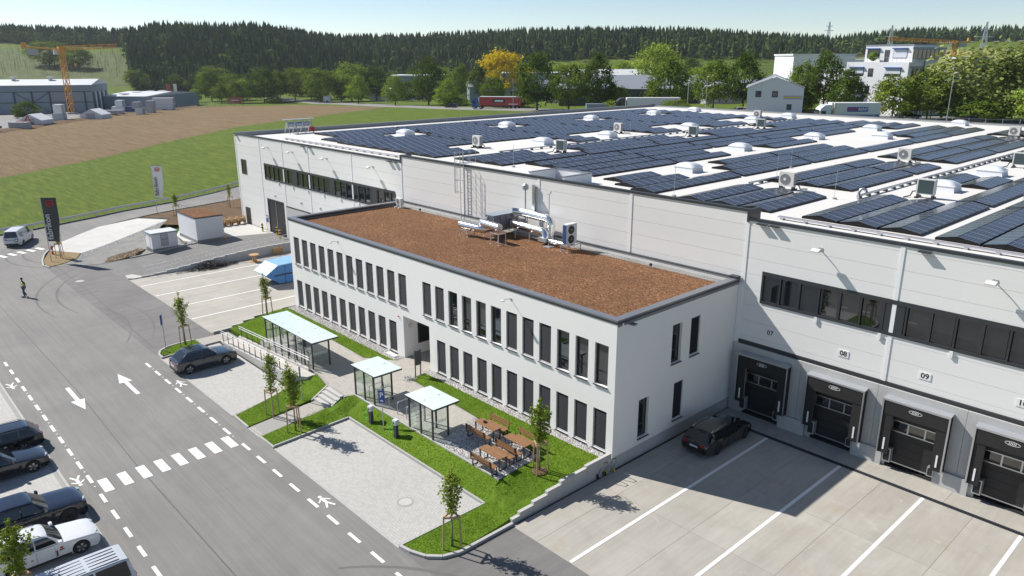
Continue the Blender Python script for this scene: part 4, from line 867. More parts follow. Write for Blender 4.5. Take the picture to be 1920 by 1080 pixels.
# roof edge
MB().poly([(OX0+.4, OY+.4, 8.44), (OX1-.4, OY+.4, 8.44), (OX1-.4, 41.0, 8.44), (OX0+.4, 41.0, 8.44)]).build('gravel_roof', 'roof_gravel', of)
for a in ((OX0-.05, OY-.05, OX1+.05, OY+.45), (OX1-.45, OY+.451, OX1+.05, 41.15), (OX0-.05, OY+.451, OX0+.45, 41.15)):
    MB().box(a[0], a[1], 8.70, a[2], a[3], 8.80).build('parapet_cap', 'coping', of)
    MB().box(a[0]+.02, a[1]+.02, 8.56, a[2]-.02, a[3]-.02, 8.698).build('parapet_trim', 'anthracite', of); MB().box(a[0]+.1, a[1]+.1, 8.40, a[2]-.03, a[3]-.03, 8.558).build('parapet', 'coping', of)
MB().box(OX0+.46, 40.95, 8.4, OX1-.46, 41.13, 8.78).build('upstand', 'roof_membrane', of); MB().box(OX0+.46, 40.9, 8.781, OX1-.2, 41.14, 8.84).build('upstand_cap', 'anthracite', of); MB().box(OX1-.5, 40.75, 8.81, OX1+.08, 41.14, 8.95).build('corner_flashing', 'anthracite', of)
MB().box(OX0+.5, 40.3, 8.441, OX1-.5, 40.94, 8.47).build('pebble_strip', 'gravel_ground', of)
for x in (-52.3, -32.05):
    t = MB().box(x-.07, OY-.03, 7.98, x+.07, OY, 8.12).build('wall_lamp', 'galv', of); MB().tube([(x, OY-.03, 8.05), (x, OY-.4, 8.14), (x, OY-.62, 8.12)], .02, 6).build('arm', 'galv', t); MB().box(x-.14, OY-.85, 8.07, x+.14, OY-.6, 8.13).build('lamp_head', 'ac_white', t)
t = MB().box(OX1+.001, 30.3, 8.35, OX1+.04, 30.5, 8.5).build('wall_lamp', 'galv', of); MB().box(OX1+.03, 30.25, 8.38, OX1+.4, 30.55, 8.46).build('lamp_head', 'grey_box', t)
# ================================================================== plant on the office roof
RO = 8.44
ah = thing('air_handling_unit', 'long grey ventilation unit with silver duct stubs on the brown gravel roof', 'ventilation unit', (-44.1, 39.4, RO))
MB().box(-44.75, 38.2, 8.95, -43.62, 40.75, 10.15).build('casing', 'grey_box', ah); MB().box(-44.8, 38.15, 10.151, -43.57, 40.8, 10.2).build('lid', 'hall_blue', ah)
for a, b in ((38.24, 38.83), (38.87, 39.47), (39.51, 40.1), (40.14, 40.71)):
    d = MB().box(-43.619, a, 9.0, -43.595, b, 10.1).build('door', 'grey_box', ah)
    for z in (9.15, 9.95): MB().box(-43.594, b-.12, z-.03, -43.57, b-.04, z+.03).build('handle', 'black', d)
MB().box(-43.594, 40.3, 9.85, -43.59, 40.62, 9.97).build('maker_plate', 'white_paint', ah)
def frame(t, x0, y0, x1, y1, z, legs=True):
    m = MB()
    for a, b in (((x0, y0), (x1, y0)), ((x1, y0), (x1, y1)), ((x1, y1), (x0, y1)), ((x0, y1), (x0, y0))): m.bar((*a, z), (*b, z), .05)
    m.build('support_frame', 'galv', t)
    for x, y in ((x0, y0), (x1, y0), (x1, y1), (x0, y1)):
        l_ = MB().box(x-.025, y-.025, RO+.03, x+.025, y+.025, z-.026).build('leg', 'galv', t); MB().box(x-.09, y-.09, RO, x+.09, y+.09, RO+.03).build('foot', 'galv', l_)
frame(ah, -44.7, 38.1, -43.6, 40.8, 8.92)
def duct(t, pts, r, nm='duct'):
    P = []; pts = [Vector(p) for p in pts]
    for i, p in enumerate(pts):
        if 0 < i < len(pts)-1:
            a = (pts[i-1]-p).normalized()*r*1.7; b = (pts[i+1]-p).normalized()*r*1.7
            for k in range(6): s = k/5; P.append((p+a)*(1-s)**2+p*2*s*(1-s)+(p+b)*s*s)
        else: P.append(p)
    o = MB().tube(P, r, 16).build(nm, 'shiny_duct', t, 50)
    d = (pts[1]-pts[0]).normalized(); MB().cyl(pts[0]+d*.5, pts[0]+d*.56, r+.012, 16).build('duct_joint', 'galv', o); return o
duct(ah, [(-41.9, 37.25, 9.65), (-44.2, 37.3, 9.75), (-44.3, 38.25, 9.75)], .31); duct(ah, [(-46.3, 37.0, 9.3), (-43.9, 37.35, 9.2), (-43.8, 38.25, 9.2)], .3)
for x0, y0, z in ((-46.1, 36.8, 8.95), (-42.3, 36.7, 9.3)): frame(ah, x0, y0, x0+.9, y0+.7, z)
MB().box(-44.6, 40.751, 9.1, -43.75, 41.0, 10.1).build('plenum', 'galv', ah)
du = thing('roof_ducts', 'shiny silver ventilation ducts bending between the grey unit and the wall', 'ventilation ducts', (-41, 40.2, RO))
duct(du, [(-43.5, 40.0, 10.35), (-43.2, 40.45, 10.3), (-39.6, 40.45, 10.2), (-39.55, 40.4, RO+.01)], .32); duct(du, [(-43.55, 40.1, 9.45), (-42.9, 39.7, 9.45), (-39.4, 39.7, 9.35), (-39.3, 39.6, 8.85)], .3)
MB().box(-39.75, 39.2, 8.7, -38.95, 39.95, 9.0).build('transition_box', 'galv', du); duct(du, [(-38.9, 39.55, 8.8), (-36.9, 39.55, 8.8)], .16)
for x in (-42.4, -40.8): MB().box(x-.03, 39.3, RO, x+.03, 39.36, 9.1).box(x-.03, 40.6, RO, x+.03, 40.66, 9.9).box(x-.03, 39.3, 9.1, x+.03, 40.7, 9.15).build('stand', 'galv', du)
hp_ = thing('heat_pump', 'upright white outdoor unit with two stacked black fans on the office roof', 'heat pump', (-36.7, 39.5, RO))
MB().box(-37.0, 39.0, 8.95, -36.62, 40.1, 10.45).build('casing', 'hall_white', hp_); MB().box(-36.98, 38.985, 9.0, -36.64, 38.999, 10.4).build('side_coil', 'container_blue', hp_)
for z in (9.33, 10.03): f = MB().cyl((-36.62, 39.5, z), (-36.6, 39.5, z), .31, 22).build('fan', 'fan_black', hp_); MB().cyl((-36.599, 39.5, z), (-36.58, 39.5, z), .07, 10).build('hub', 'grey_box', f)
frame(hp_, -37.05, 38.9, -36.4, 40.3, 8.92)
sp_ = thing('small_condenser', 'small white outdoor unit on feet at the left back corner of the gravel roof', 'air conditioner', (-59.1, 39.9, RO)); MB().box(-59.5, 39.8, 8.75, -58.7, 40.1, 9.35).build('casing', 'ac_white', sp_); MB().cyl((-59.15, 39.799, 9.05), (-59.15, 39.78, 9.05), .22, 16).build('fan', 'grey_box', sp_)
for x in (-59.4, -58.8): MB().box(x-.05, 39.6, RO, x+.05, 40.3, 8.56).box(x-.03, 39.85, 8.56, x+.03, 40.05, 8.75).build('foot', 'white_paint', sp_)
for x, y, lab in ((-55.9, 40.0, 'short black capped vent pipe near the left back of the gravel roof'), (-29.7, 39.9, 'short black capped vent pipe near the right back of the gravel roof')):
    t = thing('vent_pipe', lab, 'vent', (x, y, RO)); MB().cyl((x, y, RO), (x, y, RO+.22), .06, 10).build('pipe', 'alu', t); MB().cyl((x, y, RO+.22), (x, y, RO+.36), .11, 10, .08).build('cap', 'black', t)
t = thing('exhaust_stack', 'tall thin exhaust pipe with a bulky weather head against the wall', 'exhaust pipe', (-42.7, 40.7, RO)); MB().cyl((-42.7, 40.7, RO), (-42.7, 40.7, 12.0), .06, 10).build('pipe', 'galv', t, 40); MB().lathe([(.1, 0), (.26, .12), (.26, .42), (.1, .55)], 12, (-42.7, 40.7, 12.0)).build('head', 'galv', t, 40); MB().box(-42.2, 40.95, 10.4, -41.95, 41.14, 12.5).build('wall_flue', 'alu', t)
t = thing('wind_sensor', 'slim sensor mast with a small wind vane beside the heat pump', 'mast', (-38.6, 39.2, RO)); MB().cyl((-38.6, 39.2, RO), (-38.6, 39.2, 12.4), .03, 8).build('pole', 'galv', t); MB().box(-38.62, 39.0, 12.4, -38.58, 39.4, 12.43).build('arm', 'galv', t); MB().cyl((-38.6, 39.35, 12.43), (-38.6, 39.35, 12.6), .05, 8).build('vane', 'ac_white', t); MB().box(-38.9, 38.9, RO, -38.3, 39.5, RO+.06).build('base', 'galv', t)
# caged ladder
ld = thing('caged_ladder', 'galvanised ladder with round safety cage on the tall white wall', 'ladder', (-50.9, 40.9, RO))
for x in (-51.12, -50.66): MB().cyl((x, 40.95, RO), (x, 40.95, 14.3), .028, 6).build('stringer', 'galv', ld)
for k in range(19): MB().cyl((-51.12, 40.95, 8.75+k*.28), (-50.66, 40.95, 8.75+k*.28), .015, 5).build('rung', 'galv', ld)
for z in (10.85, 11.9, 13.0, 14.3): MB().tube([(-50.9-.36*math.cos(a), 40.95-.75*math.sin(a)**.8 if 0 < a < math.pi else 40.95, z) for a in [math.pi*k/10 for k in range(11)]], .022, 5).build('hoop', 'galv', ld)
for k in range(5): a = math.pi*(k+1)/6; MB().cyl((-50.9-.36*math.cos(a), 40.95-.75*math.sin(a)**.8, 10.85), (-50.9-.36*math.cos(a), 40.95-.75*math.sin(a)**.8, 14.3), .015, 5).build('cage_bar', 'galv', ld)
MB().box(-51.3, 40.96, 13.3, -50.5, 42.2, 13.34).build('step_over', 'galv', ld)
for y in (41.4, 42.2):
    for x in (-51.3, -50.5): MB().cyl((x, y, 13.34), (x, y, 14.4), .022, 5).build('guard_post', 'galv', ld)
# ================================================================== shelters, racks
def shelter(label, x0, x1, y0, y1, ridge=None, n=3, group='glass bicycle shelters'):
    t = thing('bike_shelter', label, 'shelter', ((x0+x1)/2, (y0+y1)/2, TZ), group=group); z = 2.86; px0, px1, py0, py1 = x0+.25, x1-.3, y0+.12, y1-.65
    k = n-1; segs_ = 2 if ridge else 1
    for s in range(segs_):
        a = x0+(x1-x0)*s/segs_; b = x0+(x1-x0)*(s+1)/segs_; m = 3 if ridge else 2
        for i in range(m):
            MB().box(a+(b-a)*i/m+.008, y0, z, a+(b-a)*(i+1)/m-.008, y1, z+.02).build('roof_pane', 'glass_frost', t)
            if i: 
                for yy in (y0+.4, y1-.4): MB().box(a+(b-a)*i/m-.05, yy-.05, z+.021, a+(b-a)*i/m+.05, yy+.05, z+.035).build('pane_clip', 'galv', t)
    MB().box(x0, y0+.02, z-.1, x0+.06, y1, z-.005).box(x1-.06, y0+.02, z-.1, x1, y1, z-.005).box(x0+.07, y0+.02, z-.08, x1-.07, y0+.08, z-.005).box(x0+.07, y1-.07, z-.1, x1-.07, y1-.005, z-.005).build('roof_frame', 'dark_metal', t)
    xs = [px0+(px1-px0)*i/(n-1) for i in range(n)]
    for x in xs: MB().box(x-.045, py0-.045, TZ, x+.045, py0+.045, z-.101).build('post', 'dark_metal', t)
    for x in (xs if not ridge else (xs[0], xs[len(xs)//2], xs[-1])): MB().box(x-.045, py1-.045, TZ, x+.045, py1+.045, z-.101).build('post', 'dark_metal', t)
    for a, b in zip(xs[:-1], xs[1:]): MB().box(a+.06, py0-.006, TZ+.12, b-.06, py0+.006, z-.2).build('side_pane', 'clear_glass', t)
    for x in (px0, px1):
        MB().box(x-.006, py0+.06, TZ+.12, x+.006, py1-.06, z-.2).build('end_pane', 'clear_glass', t)
        m = MB()
        for q in range(9): m.box(x-.008, py0+.1+q*(py1-py0-.2)/9, TZ+.95, x+.008, py0+.14+q*(py1-py0-.2)/9, TZ+1.15)
        m.build('safety_stripes', 'glass_frost', t, kind='stuff')
shelter('long glass roofed bicycle shelter beside the access ramp', -53.8, -45.95, 23.2, 25.3, True, 7); shelter('small glass bicycle shelter in the middle, nearest the entrance', -40.8, -38.0, 23.2, 25.3); shelter('small glass shelter next to the wooden picnic benches', -34.6, -31.75, 23.12, 25.0)
def hoop(x, y, label):
    t = thing('bike_rack', label, 'bicycle rack', (x, y, TZ), group='bicycle hoops')
    P = [(x, y, TZ), (x, y, TZ+.65), (x, y+.04, TZ+.77), (x, y+.14, TZ+.82), (x, y+.95, TZ+.82), (x, y+1.05, TZ+.77), (x, y+1.09, TZ+.65), (x, y+1.09, TZ)]
    MB().tube(P, .024, 8).build('hoop', 'galv', t, True); MB().cyl((x, y, TZ+.25), (x, y+1.09, TZ+.25), .016, 6).build('crossbar', 'galv', t)
for x, y, lab in ((-35.3, 23.68, 'steel bicycle hoop nearest the small glass shelter by the benches'), (-36.25, 23.66, 'steel bicycle hoop standing free between the two small shelters'), (-37.2, 23.68, 'steel bicycle hoop next to the right end of the middle shelter'), (-38.6, 23.7, 'right steel bicycle hoop inside the middle glass shelter'), (-39.5, 23.7, 'left steel bicycle hoop inside the middle glass shelter'), (-47.0, 23.6, 'rightmost steel bicycle hoop inside the long shelter'), (-48.2, 23.6, 'second steel bicycle hoop from the right in the long shelter'), (-49.4, 23.6, 'middle steel bicycle hoop inside the long shelter'), (-50.6, 23.6, 'second steel bicycle hoop from the left in the long shelter'), (-51.8, 23.6, 'leftmost steel bicycle hoop inside the long shelter')): hoop(x, y, lab)
# ================================================================== picnic set
def table(x0, y0, label):
    t = thing('picnic_table', label, 'table', (x0+.86, y0+.3, TZ), group='slatted picnic tables')
    for k in range(6): MB().box(x0, y0+k*.105, TZ+.73, x0+1.72, y0+k*.105+.09, TZ+.76).build('slat', 'wood', t)
    for x in (x0+.06, x0+1.6): MB().box(x, y0+.02, TZ, x+.06, y0+.08, TZ+.728).box(x, y0+.54, TZ, x+.06, y0+.6, TZ+.728).box(x, y0+.081, TZ+.66, x+.06, y0+.539, TZ+.72).box(x, y0+.081, TZ, x+.06, y0+.539, TZ+.05).build('leg_frame', 'anthracite', t)
    MB().box(x0+.121, y0+.28, TZ+.66, x0+1.599, y0+.34, TZ+.72).build('stretcher', 'anthracite', t)
def bench(x0, y0, face, label):
    t = thing('bench', label, 'bench', (x0+.86, y0+.2, TZ), group='slatted benches with backrests')
    for k in range(4): MB().box(x0, y0+k*.105, TZ+.43, x0+1.72, y0+k*.105+.09, TZ+.46).build('seat_slat', 'wood', t)
    yb = y0-.03 if face > 0 else y0+.43
    for k in range(3): MB().box(x0, yb-.0-face*.02*k-.015, TZ+.58+k*.11, x0+1.72, yb-face*.02*k+.015, TZ+.665+k*.11).build('back_slat', 'wood', t)
    for x in (x0+.05, x0+1.62):
        MB().box(x, y0+.01, TZ, x+.05, y0+.06, TZ+.428).box(x, y0+.35, TZ, x+.05, y0+.4, TZ+.428).box(x, y0+.061, TZ, x+.05, y0+.349, TZ+.05).build('leg_frame', 'anthracite', t)
        MB().bar((x+.025, yb-face*.035, TZ+.4), (x+.025, yb-face*.09, TZ+.92), .05).build('back_post', 'anthracite', t)
table(-31.18, 25.62, 'slatted wooden table nearest the small glass shelter'); table(-28.62, 25.62, 'slatted wooden table nearest the staked tree by the wall'); table(-28.55, 23.72, 'slatted wooden table in front, closest to the parking bay')
bench(-31.1, 24.98, 1, 'slatted bench on the shelter side, back towards the parking bay'); bench(-31.2, 26.4, -1, 'slatted bench on the lawn side nearest the shelter'); bench(-28.45, 23.12, 1, 'front slatted bench with its back to the parking bay')
bench(-28.6, 24.52, -1, 'slatted bench behind the front table, back to back with another'); bench(-28.6, 25.05, 1, 'slatted bench facing the far right table, behind the front set'); bench(-28.65, 26.42, -1, 'slatted bench on the lawn side partly hidden by the staked tree')
t = thing('ashtray', 'small black bowl on the table nearest the shelter', 'bowl', (-30.6, 25.95, TZ+.76)); MB().lathe([(.05, 0), (.1, .02), (.12, .07), (.09, .07), (.07, .03)], 12, (-30.6, 25.95, TZ+.76)).build('bowl', 'black', t)
# chargers, signs
def charger(x, y, z, label):
    t = thing('charging_post', label, 'charging post', (x, y, z), group='electric car charging posts')
    MB().box(x-.12, y-.1, z, x+.12, y+.1, z+.85).build('column', 'charger_dark', t); MB().prism([(x-.15, y-.13), (x+.15, y-.13), (x+.15, y+.13), (x-.15, y+.13)], z+.851, lambda a, b: z+1.16+.04*(b > y)).build('head', 'charger_light', t)
    MB().box(x-.05, y-.16, z+.95, x+.05, y-.131, z+1.05).build('socket', 'black', t)
    MB().tube([(x-.1, y-.14, z+1.0)]+[(x-.27+.16*math.sin(a), y-.17, z+.5+.2*math.cos(a)) for a in [k*.7 for k in range(11)]]+[(x-.13, y-.12, z+.7)], .022, 6).build('cable', 'cable_green', t)
charger(-37.25, 22.35, lz_front(-37, 22.35)-.02, 'grey charging post with green cable, farther from the picnic tables'); charger(-34.6, 22.4, lz_front(-35, 22.4)-.02, 'grey charging post with green cable, nearer the picnic tables')
def psign(x, y, z, h, label, rz):
    t = thing('parking_sign', label, 'sign', (x, y, z), rz, local=True)
    MB().cyl((0, 0, 0), (0, 0, h), .035, 8).build('pole', 'galv', t); pl = MB().box(-.21, -.06, h-.75, .21, -.037, h+.05).build('plate', 'sign_blue', t)
    o = newobj('letter', text_mesh('P', .48, 'letter', 'white_paint', .01), pl); o.rotation_euler = (R(90), 0, 0); o.location = (0, -.064, h-.24); MB().box(-.1, -.068, h-.65, .1, -.061, h-.58).box(-.06, -.0679, h-.579, .05, -.061, h-.54).build('car_pictogram', 'white_paint', pl)
psign(-35.95, 22.4, lz_front(-36, 22.4)-.02, 2.55, 'blue parking sign on a grey pole between the two charging posts', R(32)); psign(-58.75, 17.4, .07, 3.0, 'blue parking sign on the lawn island behind the dark grey car', R(-38)); psign(-43.4, 20.9, lz_front(-43.4, 20.9)-.02, 2.4, 'blue parking sign hidden behind the staked tree left of the steps', R(-30))
t = thing('info_board', 'dark rectangular board on two legs beside the office entrance', 'notice board', (-40.2, 28.05, TZ))
for y in (27.86, 28.3): MB().box(-40.24, y-.03, TZ, -40.18, y+.03, TZ+1.95).build('leg', 'dark_metal', t)
MB().box(-40.17, 27.83, TZ+.85, -40.13, 28.33, TZ+1.9).build('board', 'sign_dark', t)
t = thing('netting_heap', 'crumpled black and white netting on the pavement beside the board', 'netting', (-40.1, 27.3, TZ)); m = MB()
for k in range(26):
    p = Vector((-40.1+random.gauss(0, .22), 27.3+random.gauss(0, .14), TZ+.04)); m.tone = random.random(); m.tube([p, p+Vector((random.uniform(-.2, .2), random.uniform(-.2, .2), random.uniform(.05, .16))), p+Vector((random.uniform(-.3, .3), random.uniform(-.3, .3), .0))], .02, 4)
m.build('strands', 'pebble', t, kind='stuff')
t = thing('insulation_pack', 'white wrapped pack lying on the gravel strip left of the entrance', 'pack', (-44.7, 28.9, TZ)); MB().box(-45.2, 28.75, TZ, -44.1, 29.1, TZ+.12).build('pack', 'white_paint', t); MB().box(-44.75, 28.74, TZ-.0, -44.6, 29.11, TZ+.125).build('band', 'ac_white', t)
def truck2(x, y, rz, label, mt):
    t = thing('hand_truck', label, 'hand truck', (x, y, 0), rz, local=True, group='hand trucks leaning at the wall end')
    for s in (-.2, .2): MB().tube([(s, .25, .12), (s, -.02, .85), (s*.7, -.1, 1.05)], .024, 6).build('frame_tube', 'grey_box', t); w_ = MB().cyl((s*1.3-.03, .25, .13), (s*1.3+.03, .25, .13), .13, 14).build('wheel', mt, t); MB().cyl((s*1.3-.035, .25, .13), (s*1.3+.035, .25, .13), .05, 8).build('hub', 'alu', w_)
    MB().tube([(-.14, -.1, 1.05), (-.1, -.14, 1.1), (.1, -.14, 1.1), (.14, -.1, 1.05)], .025, 6).build('handle', 'black', t); MB().box(-.22, .2, .01, .22, .5, .03).build('toe_plate', 'alu', t)
truck2(-23.45, 28.3, R(80), 'left hand truck with dark wheels leaning by the office corner', 'tyre'); truck2(-23.4, 28.95, R(75), 'right hand truck with yellow wheels leaning by the office corner', 'yellow')
# ================================================================== young staked trees
def leaves(C_, N_, S_, rngs, flat=.5):
    n = len(C_); nr = rngs.normal(size=(n, 3)); nr[:, 2] = np.abs(nr[:, 2])*flat+.2; nr = nr+N_*.8; nr /= np.linalg.norm(nr, axis=1, keepdims=True)
    a = np.cross(nr, rngs.normal(size=(n, 3))); a /= np.linalg.norm(a, axis=1, keepdims=True); b = np.cross(nr, a)
    s = S_[:, None]; V = np.stack([C_-a*s*.5-b*s*.15, C_+b*s*-.42, C_+a*s*.5+b*s*.1, C_+b*s*.45], 1)
    return V.reshape(-1, 3), np.arange(n*4).reshape(-1, 4)
def young_crown(seed, h=2.75, w=.72, n=1150):
    r = np.random.default_rng(seed); br = MB(); C_ = []; N_ = []
    k = 34
    for i in range(k):
        f = (i+r.random())/k; z0 = f*h*.78; L = (.25+w*np.sin(np.pi*min(1, .16+f*.86))**.9)*(.7+.5*r.random()); a = i*2.4+r.random(); d = np.array([np.cos(a)*.62, np.sin(a)*.62, .95]); d /= np.linalg.norm(d)
        p0 = np.array([0, 0, z0]); p1 = p0+d*L*.55; p2 = p0+d*L+np.array([0, 0, .12*L]); br.tube([p0, p1, p2], .01, 4, [.014, .009, .004])
        m_ = int(n/k*(.5+L/w*.7)); t = r.random(m_)**.7; q = p0[None]+d[None]*L*t[:, None]+r.normal(size=(m_, 3))*.085; C_.append(q); N_.append(np.repeat(d[None], m_, 0))
    top = np.stack([r.normal(size=40)*.05, r.normal(size=40)*.05, h*.75+r.random(40)*h*.3], 1); C_.append(top); N_.append(np.repeat([[0, 0, 1.]], 40, 0))
    C_ = np.concatenate(C_); N_ = np.concatenate(N_); V, Q = leaves(C_, N_, .07+.075*r.random(len(C_)), r)
    br.tube([(0, 0, -.3), (0, 0, h*.5), (.03, .02, h)], .02, 5, [.032, .02, .006])
    return np_mesh('crown', V, Q, np.clip(r.normal(.5, .25, len(Q)), 0, 1), 'leaf_young'), br.mesh('branches', 'bark_young')
YC = [young_crown(s) for s in (1, 2, 3)]
def young(i, x, y, z, label, s=1, soil=False, stakes=3):
    t = thing('young_tree', label, 'tree', (x, y, z), R(37*i), local=True, group='young trees tied to wooden stakes')
    MB().tube([(0, 0, -.05), (.01, 0, .8), (0, .01, 1.9)], .04, 7, [.06, .05, .04]).build('trunk', 'bark_young', t, True)
    c, b = YC[i % 3]
    for nm, me in (('crown', c), ('branches', b)): o = newobj(nm, me, t); q_ = ((1, 1), (1.18, .95), (.9, 1.08), (1.1, 1.04), (.95, .98), (1.05, .9))[i % 6]; o.location = (0, 0, 1.55); o.scale = (s*q_[0], s*q_[0], s*q_[1]); o.rotation_euler = (R((i*37) % 7-3), R((i*53) % 7-3), i*1.3)
    P = [(.42*math.cos(a), .42*math.sin(a)) for a in (.4, .4+2.1, .4+4.2)]
    for a, b_ in P: MB().cyl((a*1.15, b_*1.15, -.05), (a, b_, 1.75), .04, 7).build('stake', 'wood_pale', t)
    for (a, b_), (c_, d) in zip(P, P[1:]+P[:1]): MB().bar((a, b_, 1.66), (c_, d, 1.66), .05, .1).build('cross_bar', 'wood_pale', t)
    MB().tube([(*P[0], 1.5), (0, 0, 1.52), (*P[1], 1.5)], .015, 4).build('tie', 'black_rubber', t)
    if soil: MB().lathe([(.45, 0), (.35, .05), (.1, .06)], 14).build('soil_ring', 'soil', t)
for i, (x, y, z, lab, s, so) in enumerate(((-24.3, 18.5, lz_front(-24.3, 18.5), 'staked young tree at the lawn tip nearest the viewer, by the curved kerb', .95, False), (-25.55, 25.45, lz_front(-25.55, 25.45), 'staked young tree beside the picnic tables near the office corner', 1.0, True), (-42.85, 18.55, lz_front(-42.85, 18.55), 'staked young tree on the lawn left of the garden steps path', 1.0, False), (-39.9, 18.6, lz_front(-39.9, 18.6), 'staked young tree right of the garden path by the zebra crossing', 1.05, False), (-59.2, 19.05, .09, 'staked young tree on the lawn island behind the dark grey car', 1.02, False), (-60.0, 26.4, .55, 'staked young tree behind the long shelter beside the left loading yard', .9, False), (-97.2, 18.9, .06, 'thin staked young tree beside the grey flag and the hydrant', .72, False), (-107.9, 35.9, .8, 'thin staked sapling on the bare soil left of the brown roofed hut', .7, False), (-109.5, 44.2, gz(-109.5, 44.2)+.05, 'thin staked sapling on the soil beside the left warehouse corner', .7, False))): young(i, x, y, z, lab, s, so)
young(1, -33.2, 2.9, 0, 'staked young tree standing between the parked white estate car and the silver van', 1.0)
# ================================================================== flags, hydrant, huts, railing
def flag(x, y, z, H, fh, fw, label, mt, dark):
    t = thing('flag', label, 'flag', (x, y, z)); MB().cyl((x, y, z), (x, y, z+H), .05, 8, .035).build('pole', 'galv', t); MB().lathe([(.04, 0), (.07, .05), (.02, .12)], 8, (x, y, z+H)).build('finial', 'galv', t)
    d = Vector((.60, .80, 0)); nrm = Vector((.80, -.60, 0)); m = MB(); nx, nz = 7, 12; V = []
    for j in range(nz+1):
        for i in range(nx+1):
            u = i/nx; v = j/nz; wv = .10*math.sin(u*4.5+v*3)*u; p = Vector((x, y, z+H-.1-v*fh))+d*(.06+u*fw*(1-.25*max(0, v-.55)*2*(u)))+nrm*wv; V.append(p-Vector((0, 0, .12*u*u*v)))
    m.add(V, [(j*(nx+1)+i, j*(nx+1)+i+1, (j+1)*(nx+1)+i+1, (j+1)*(nx+1)+i) for j in range(nz) for i in range(nx)]); c = m.build('cloth', mt, t, True)
    MB().bar(V[0], V[0]+d*fw, .04).build('top_rail', 'black', t)
    tm = text_mesh('fabrikon', fh*.178, 'lettering', 'flag_white' if dark else 'flag_grey', .008); o = newobj('lettering', tm, c); X = Vector((0, 0, 1)); Z = Vector((nrm.x, nrm.y, 0)); Yv = Z.cross(X)
    mw = Matrix(((X.x, Yv.x, Z.x, 0), (X.y, Yv.y, Z.y, 0), (X.z, Yv.z, Z.z, 0), (0, 0, 0, 1))); mw.translation = Vector((x, y, z+H-.1-fh*.66))+d*fw*.3+nrm*.12-bs(c); o.matrix_local = mw
    e = MB(); cp = Vector((x, y, z+H-.1-fh*.13))+d*fw*.62+nrm*.13; s = fw*.22
    pts = [(-1, .8), (-.6, 1), (.6, 1), (1, .8), (1, -.4), (.7, -.7), (.15, -.7), (0, -1), (-.15, -.7), (-.7, -.7), (-1, -.4), (-1, .8)]
    for a, b in zip(pts[:-1], pts[1:]): e.bar(cp+d*a[0]*s+Vector((0, 0, a[1]*s)), cp+d*b[0]*s+Vector((0, 0, b[1]*s)), s*.2, s*.2)
    for q in (-.5, 0, .5): e.bar(cp+d*q*s+Vector((0, 0, -.3*s)), cp+d*q*s+Vector((0, 0, .45*s)), s*.18, s*.18)
    e.bar(cp+d*-.6*s+Vector((0, 0, .05*s)), cp+d*.6*s+Vector((0, 0, .05*s)), s*.14, s*.14); e.build('emblem', 'flag_red', c)
flag(-96.1, 17.7, .06, 7.3, 4.9, 1.55, 'dark grey banner flag with red emblem and white lettering by the junction', 'flag_grey', True); flag(-112.2, 34.7, .5, 7.2, 4.4, 1.3, 'white banner flag with red emblem standing by the guard rail road', 'flag_white', False)
t = thing('hydrant', 'red fire hydrant with white band next to the grey flag', 'hydrant', (-99.5, 18.6, .06)); MB().cyl((-99.5, 18.6, .06), (-99.5, 18.6, .8), .1, 10).build('barrel', 'red', t); MB().cyl((-99.5, 18.6, .45), (-99.5, 18.6, .6), .105, 10).build('band', 'white_paint', t); MB().lathe([(.14, 0), (.14, .18), (.05, .3)], 10, (-99.5, 18.6, .8)).build('cap', 'red', t); MB().cyl((-99.75, 18.6, .85), (-99.25, 18.6, .85), .06, 8).build('outlet', 'red', t)
def hut(x0, y0, x1, y1, z, h, label, roof, over, vent):
    t = thing('utility_hut', label, 'hut', ((x0+x1)/2, (y0+y1)/2, z-.1)); MB().box(x0-.02, y0-.02, z-.35, x1+.02, y1+.02, z+.3).build('plinth', 'grey_box', t); MB().box(x0, y0, z+.301, x1, y1, z+h).build('wall', 'hall_white', t)
    MB().box(x0-over, y0-over, z+h+.001, x1+over, y1+over, z+h+.12).build('roof_edge', 'hall_blue2' if vent else 'anthracite', t); MB().box(x0-over+.1, y0-over+.1, z+h+.121, x1+over-.1, y1+over-.1, z+h+.15).build('roof_cover', roof, t)
    if vent:
        d = MB().box(x1+.001, y0+1.0, z+.5, x1+.03, y0+1.85, z+2.0).build('vent_door', 'grey_box', t); m = MB()
        for k in range(12):
            if k != 6: MB().box(x1+.031, y0+1.05, z+.56+k*.12, x1+.045, y0+1.8, z+.62+k*.12).build('louvre', 'galv', d)
        MB().box(x0+.35, y0-.03, z+.45, x0+1.5, y0-.001, z+1.95).build('door', 'container_white', t); MB().box(x0+.2, y0-.035, z+1.5, x0+.3, y0-.001, z+1.75).build('warning_plate', 'sign_blue', t)
hut(-93.5, 27.2, -91.35, 30.1, .38, 2.0, 'small pale transformer hut with flat light roof and grey louvre door', 'roof_light', .12, True); hut(-96.6, 32.2, -90.75, 35.5, .72, 2.9, 'white windowless utility hut with a flat roof covered in brown gravel', 'roof_gravel', .05, False)
rl = thing('ramp_railing', 'white tubular railing on top of the retaining wall along the gate ramp', 'railing', (-82.34, 32, .3))
n = 9
for i in range(n):
    y0 = 23.4+i*1.95; y1 = y0+1.8; za = siteZ(-92, y0)+.12; zb = siteZ(-92, y1)+.12
    for y, z in ((y0, za), ((y0+y1)/2, (za+zb)/2), (y1, zb)): MB().cyl((-82.34, y, z-.1), (-82.34, y, z+1.0), .024, 6).build('post', 'white_paint', rl)
    for h in (1.0, .55): MB().cyl((-82.34, y0, za+h), (-82.34, y1, zb+h), .024, 6).build('rail', 'white_paint', rl)
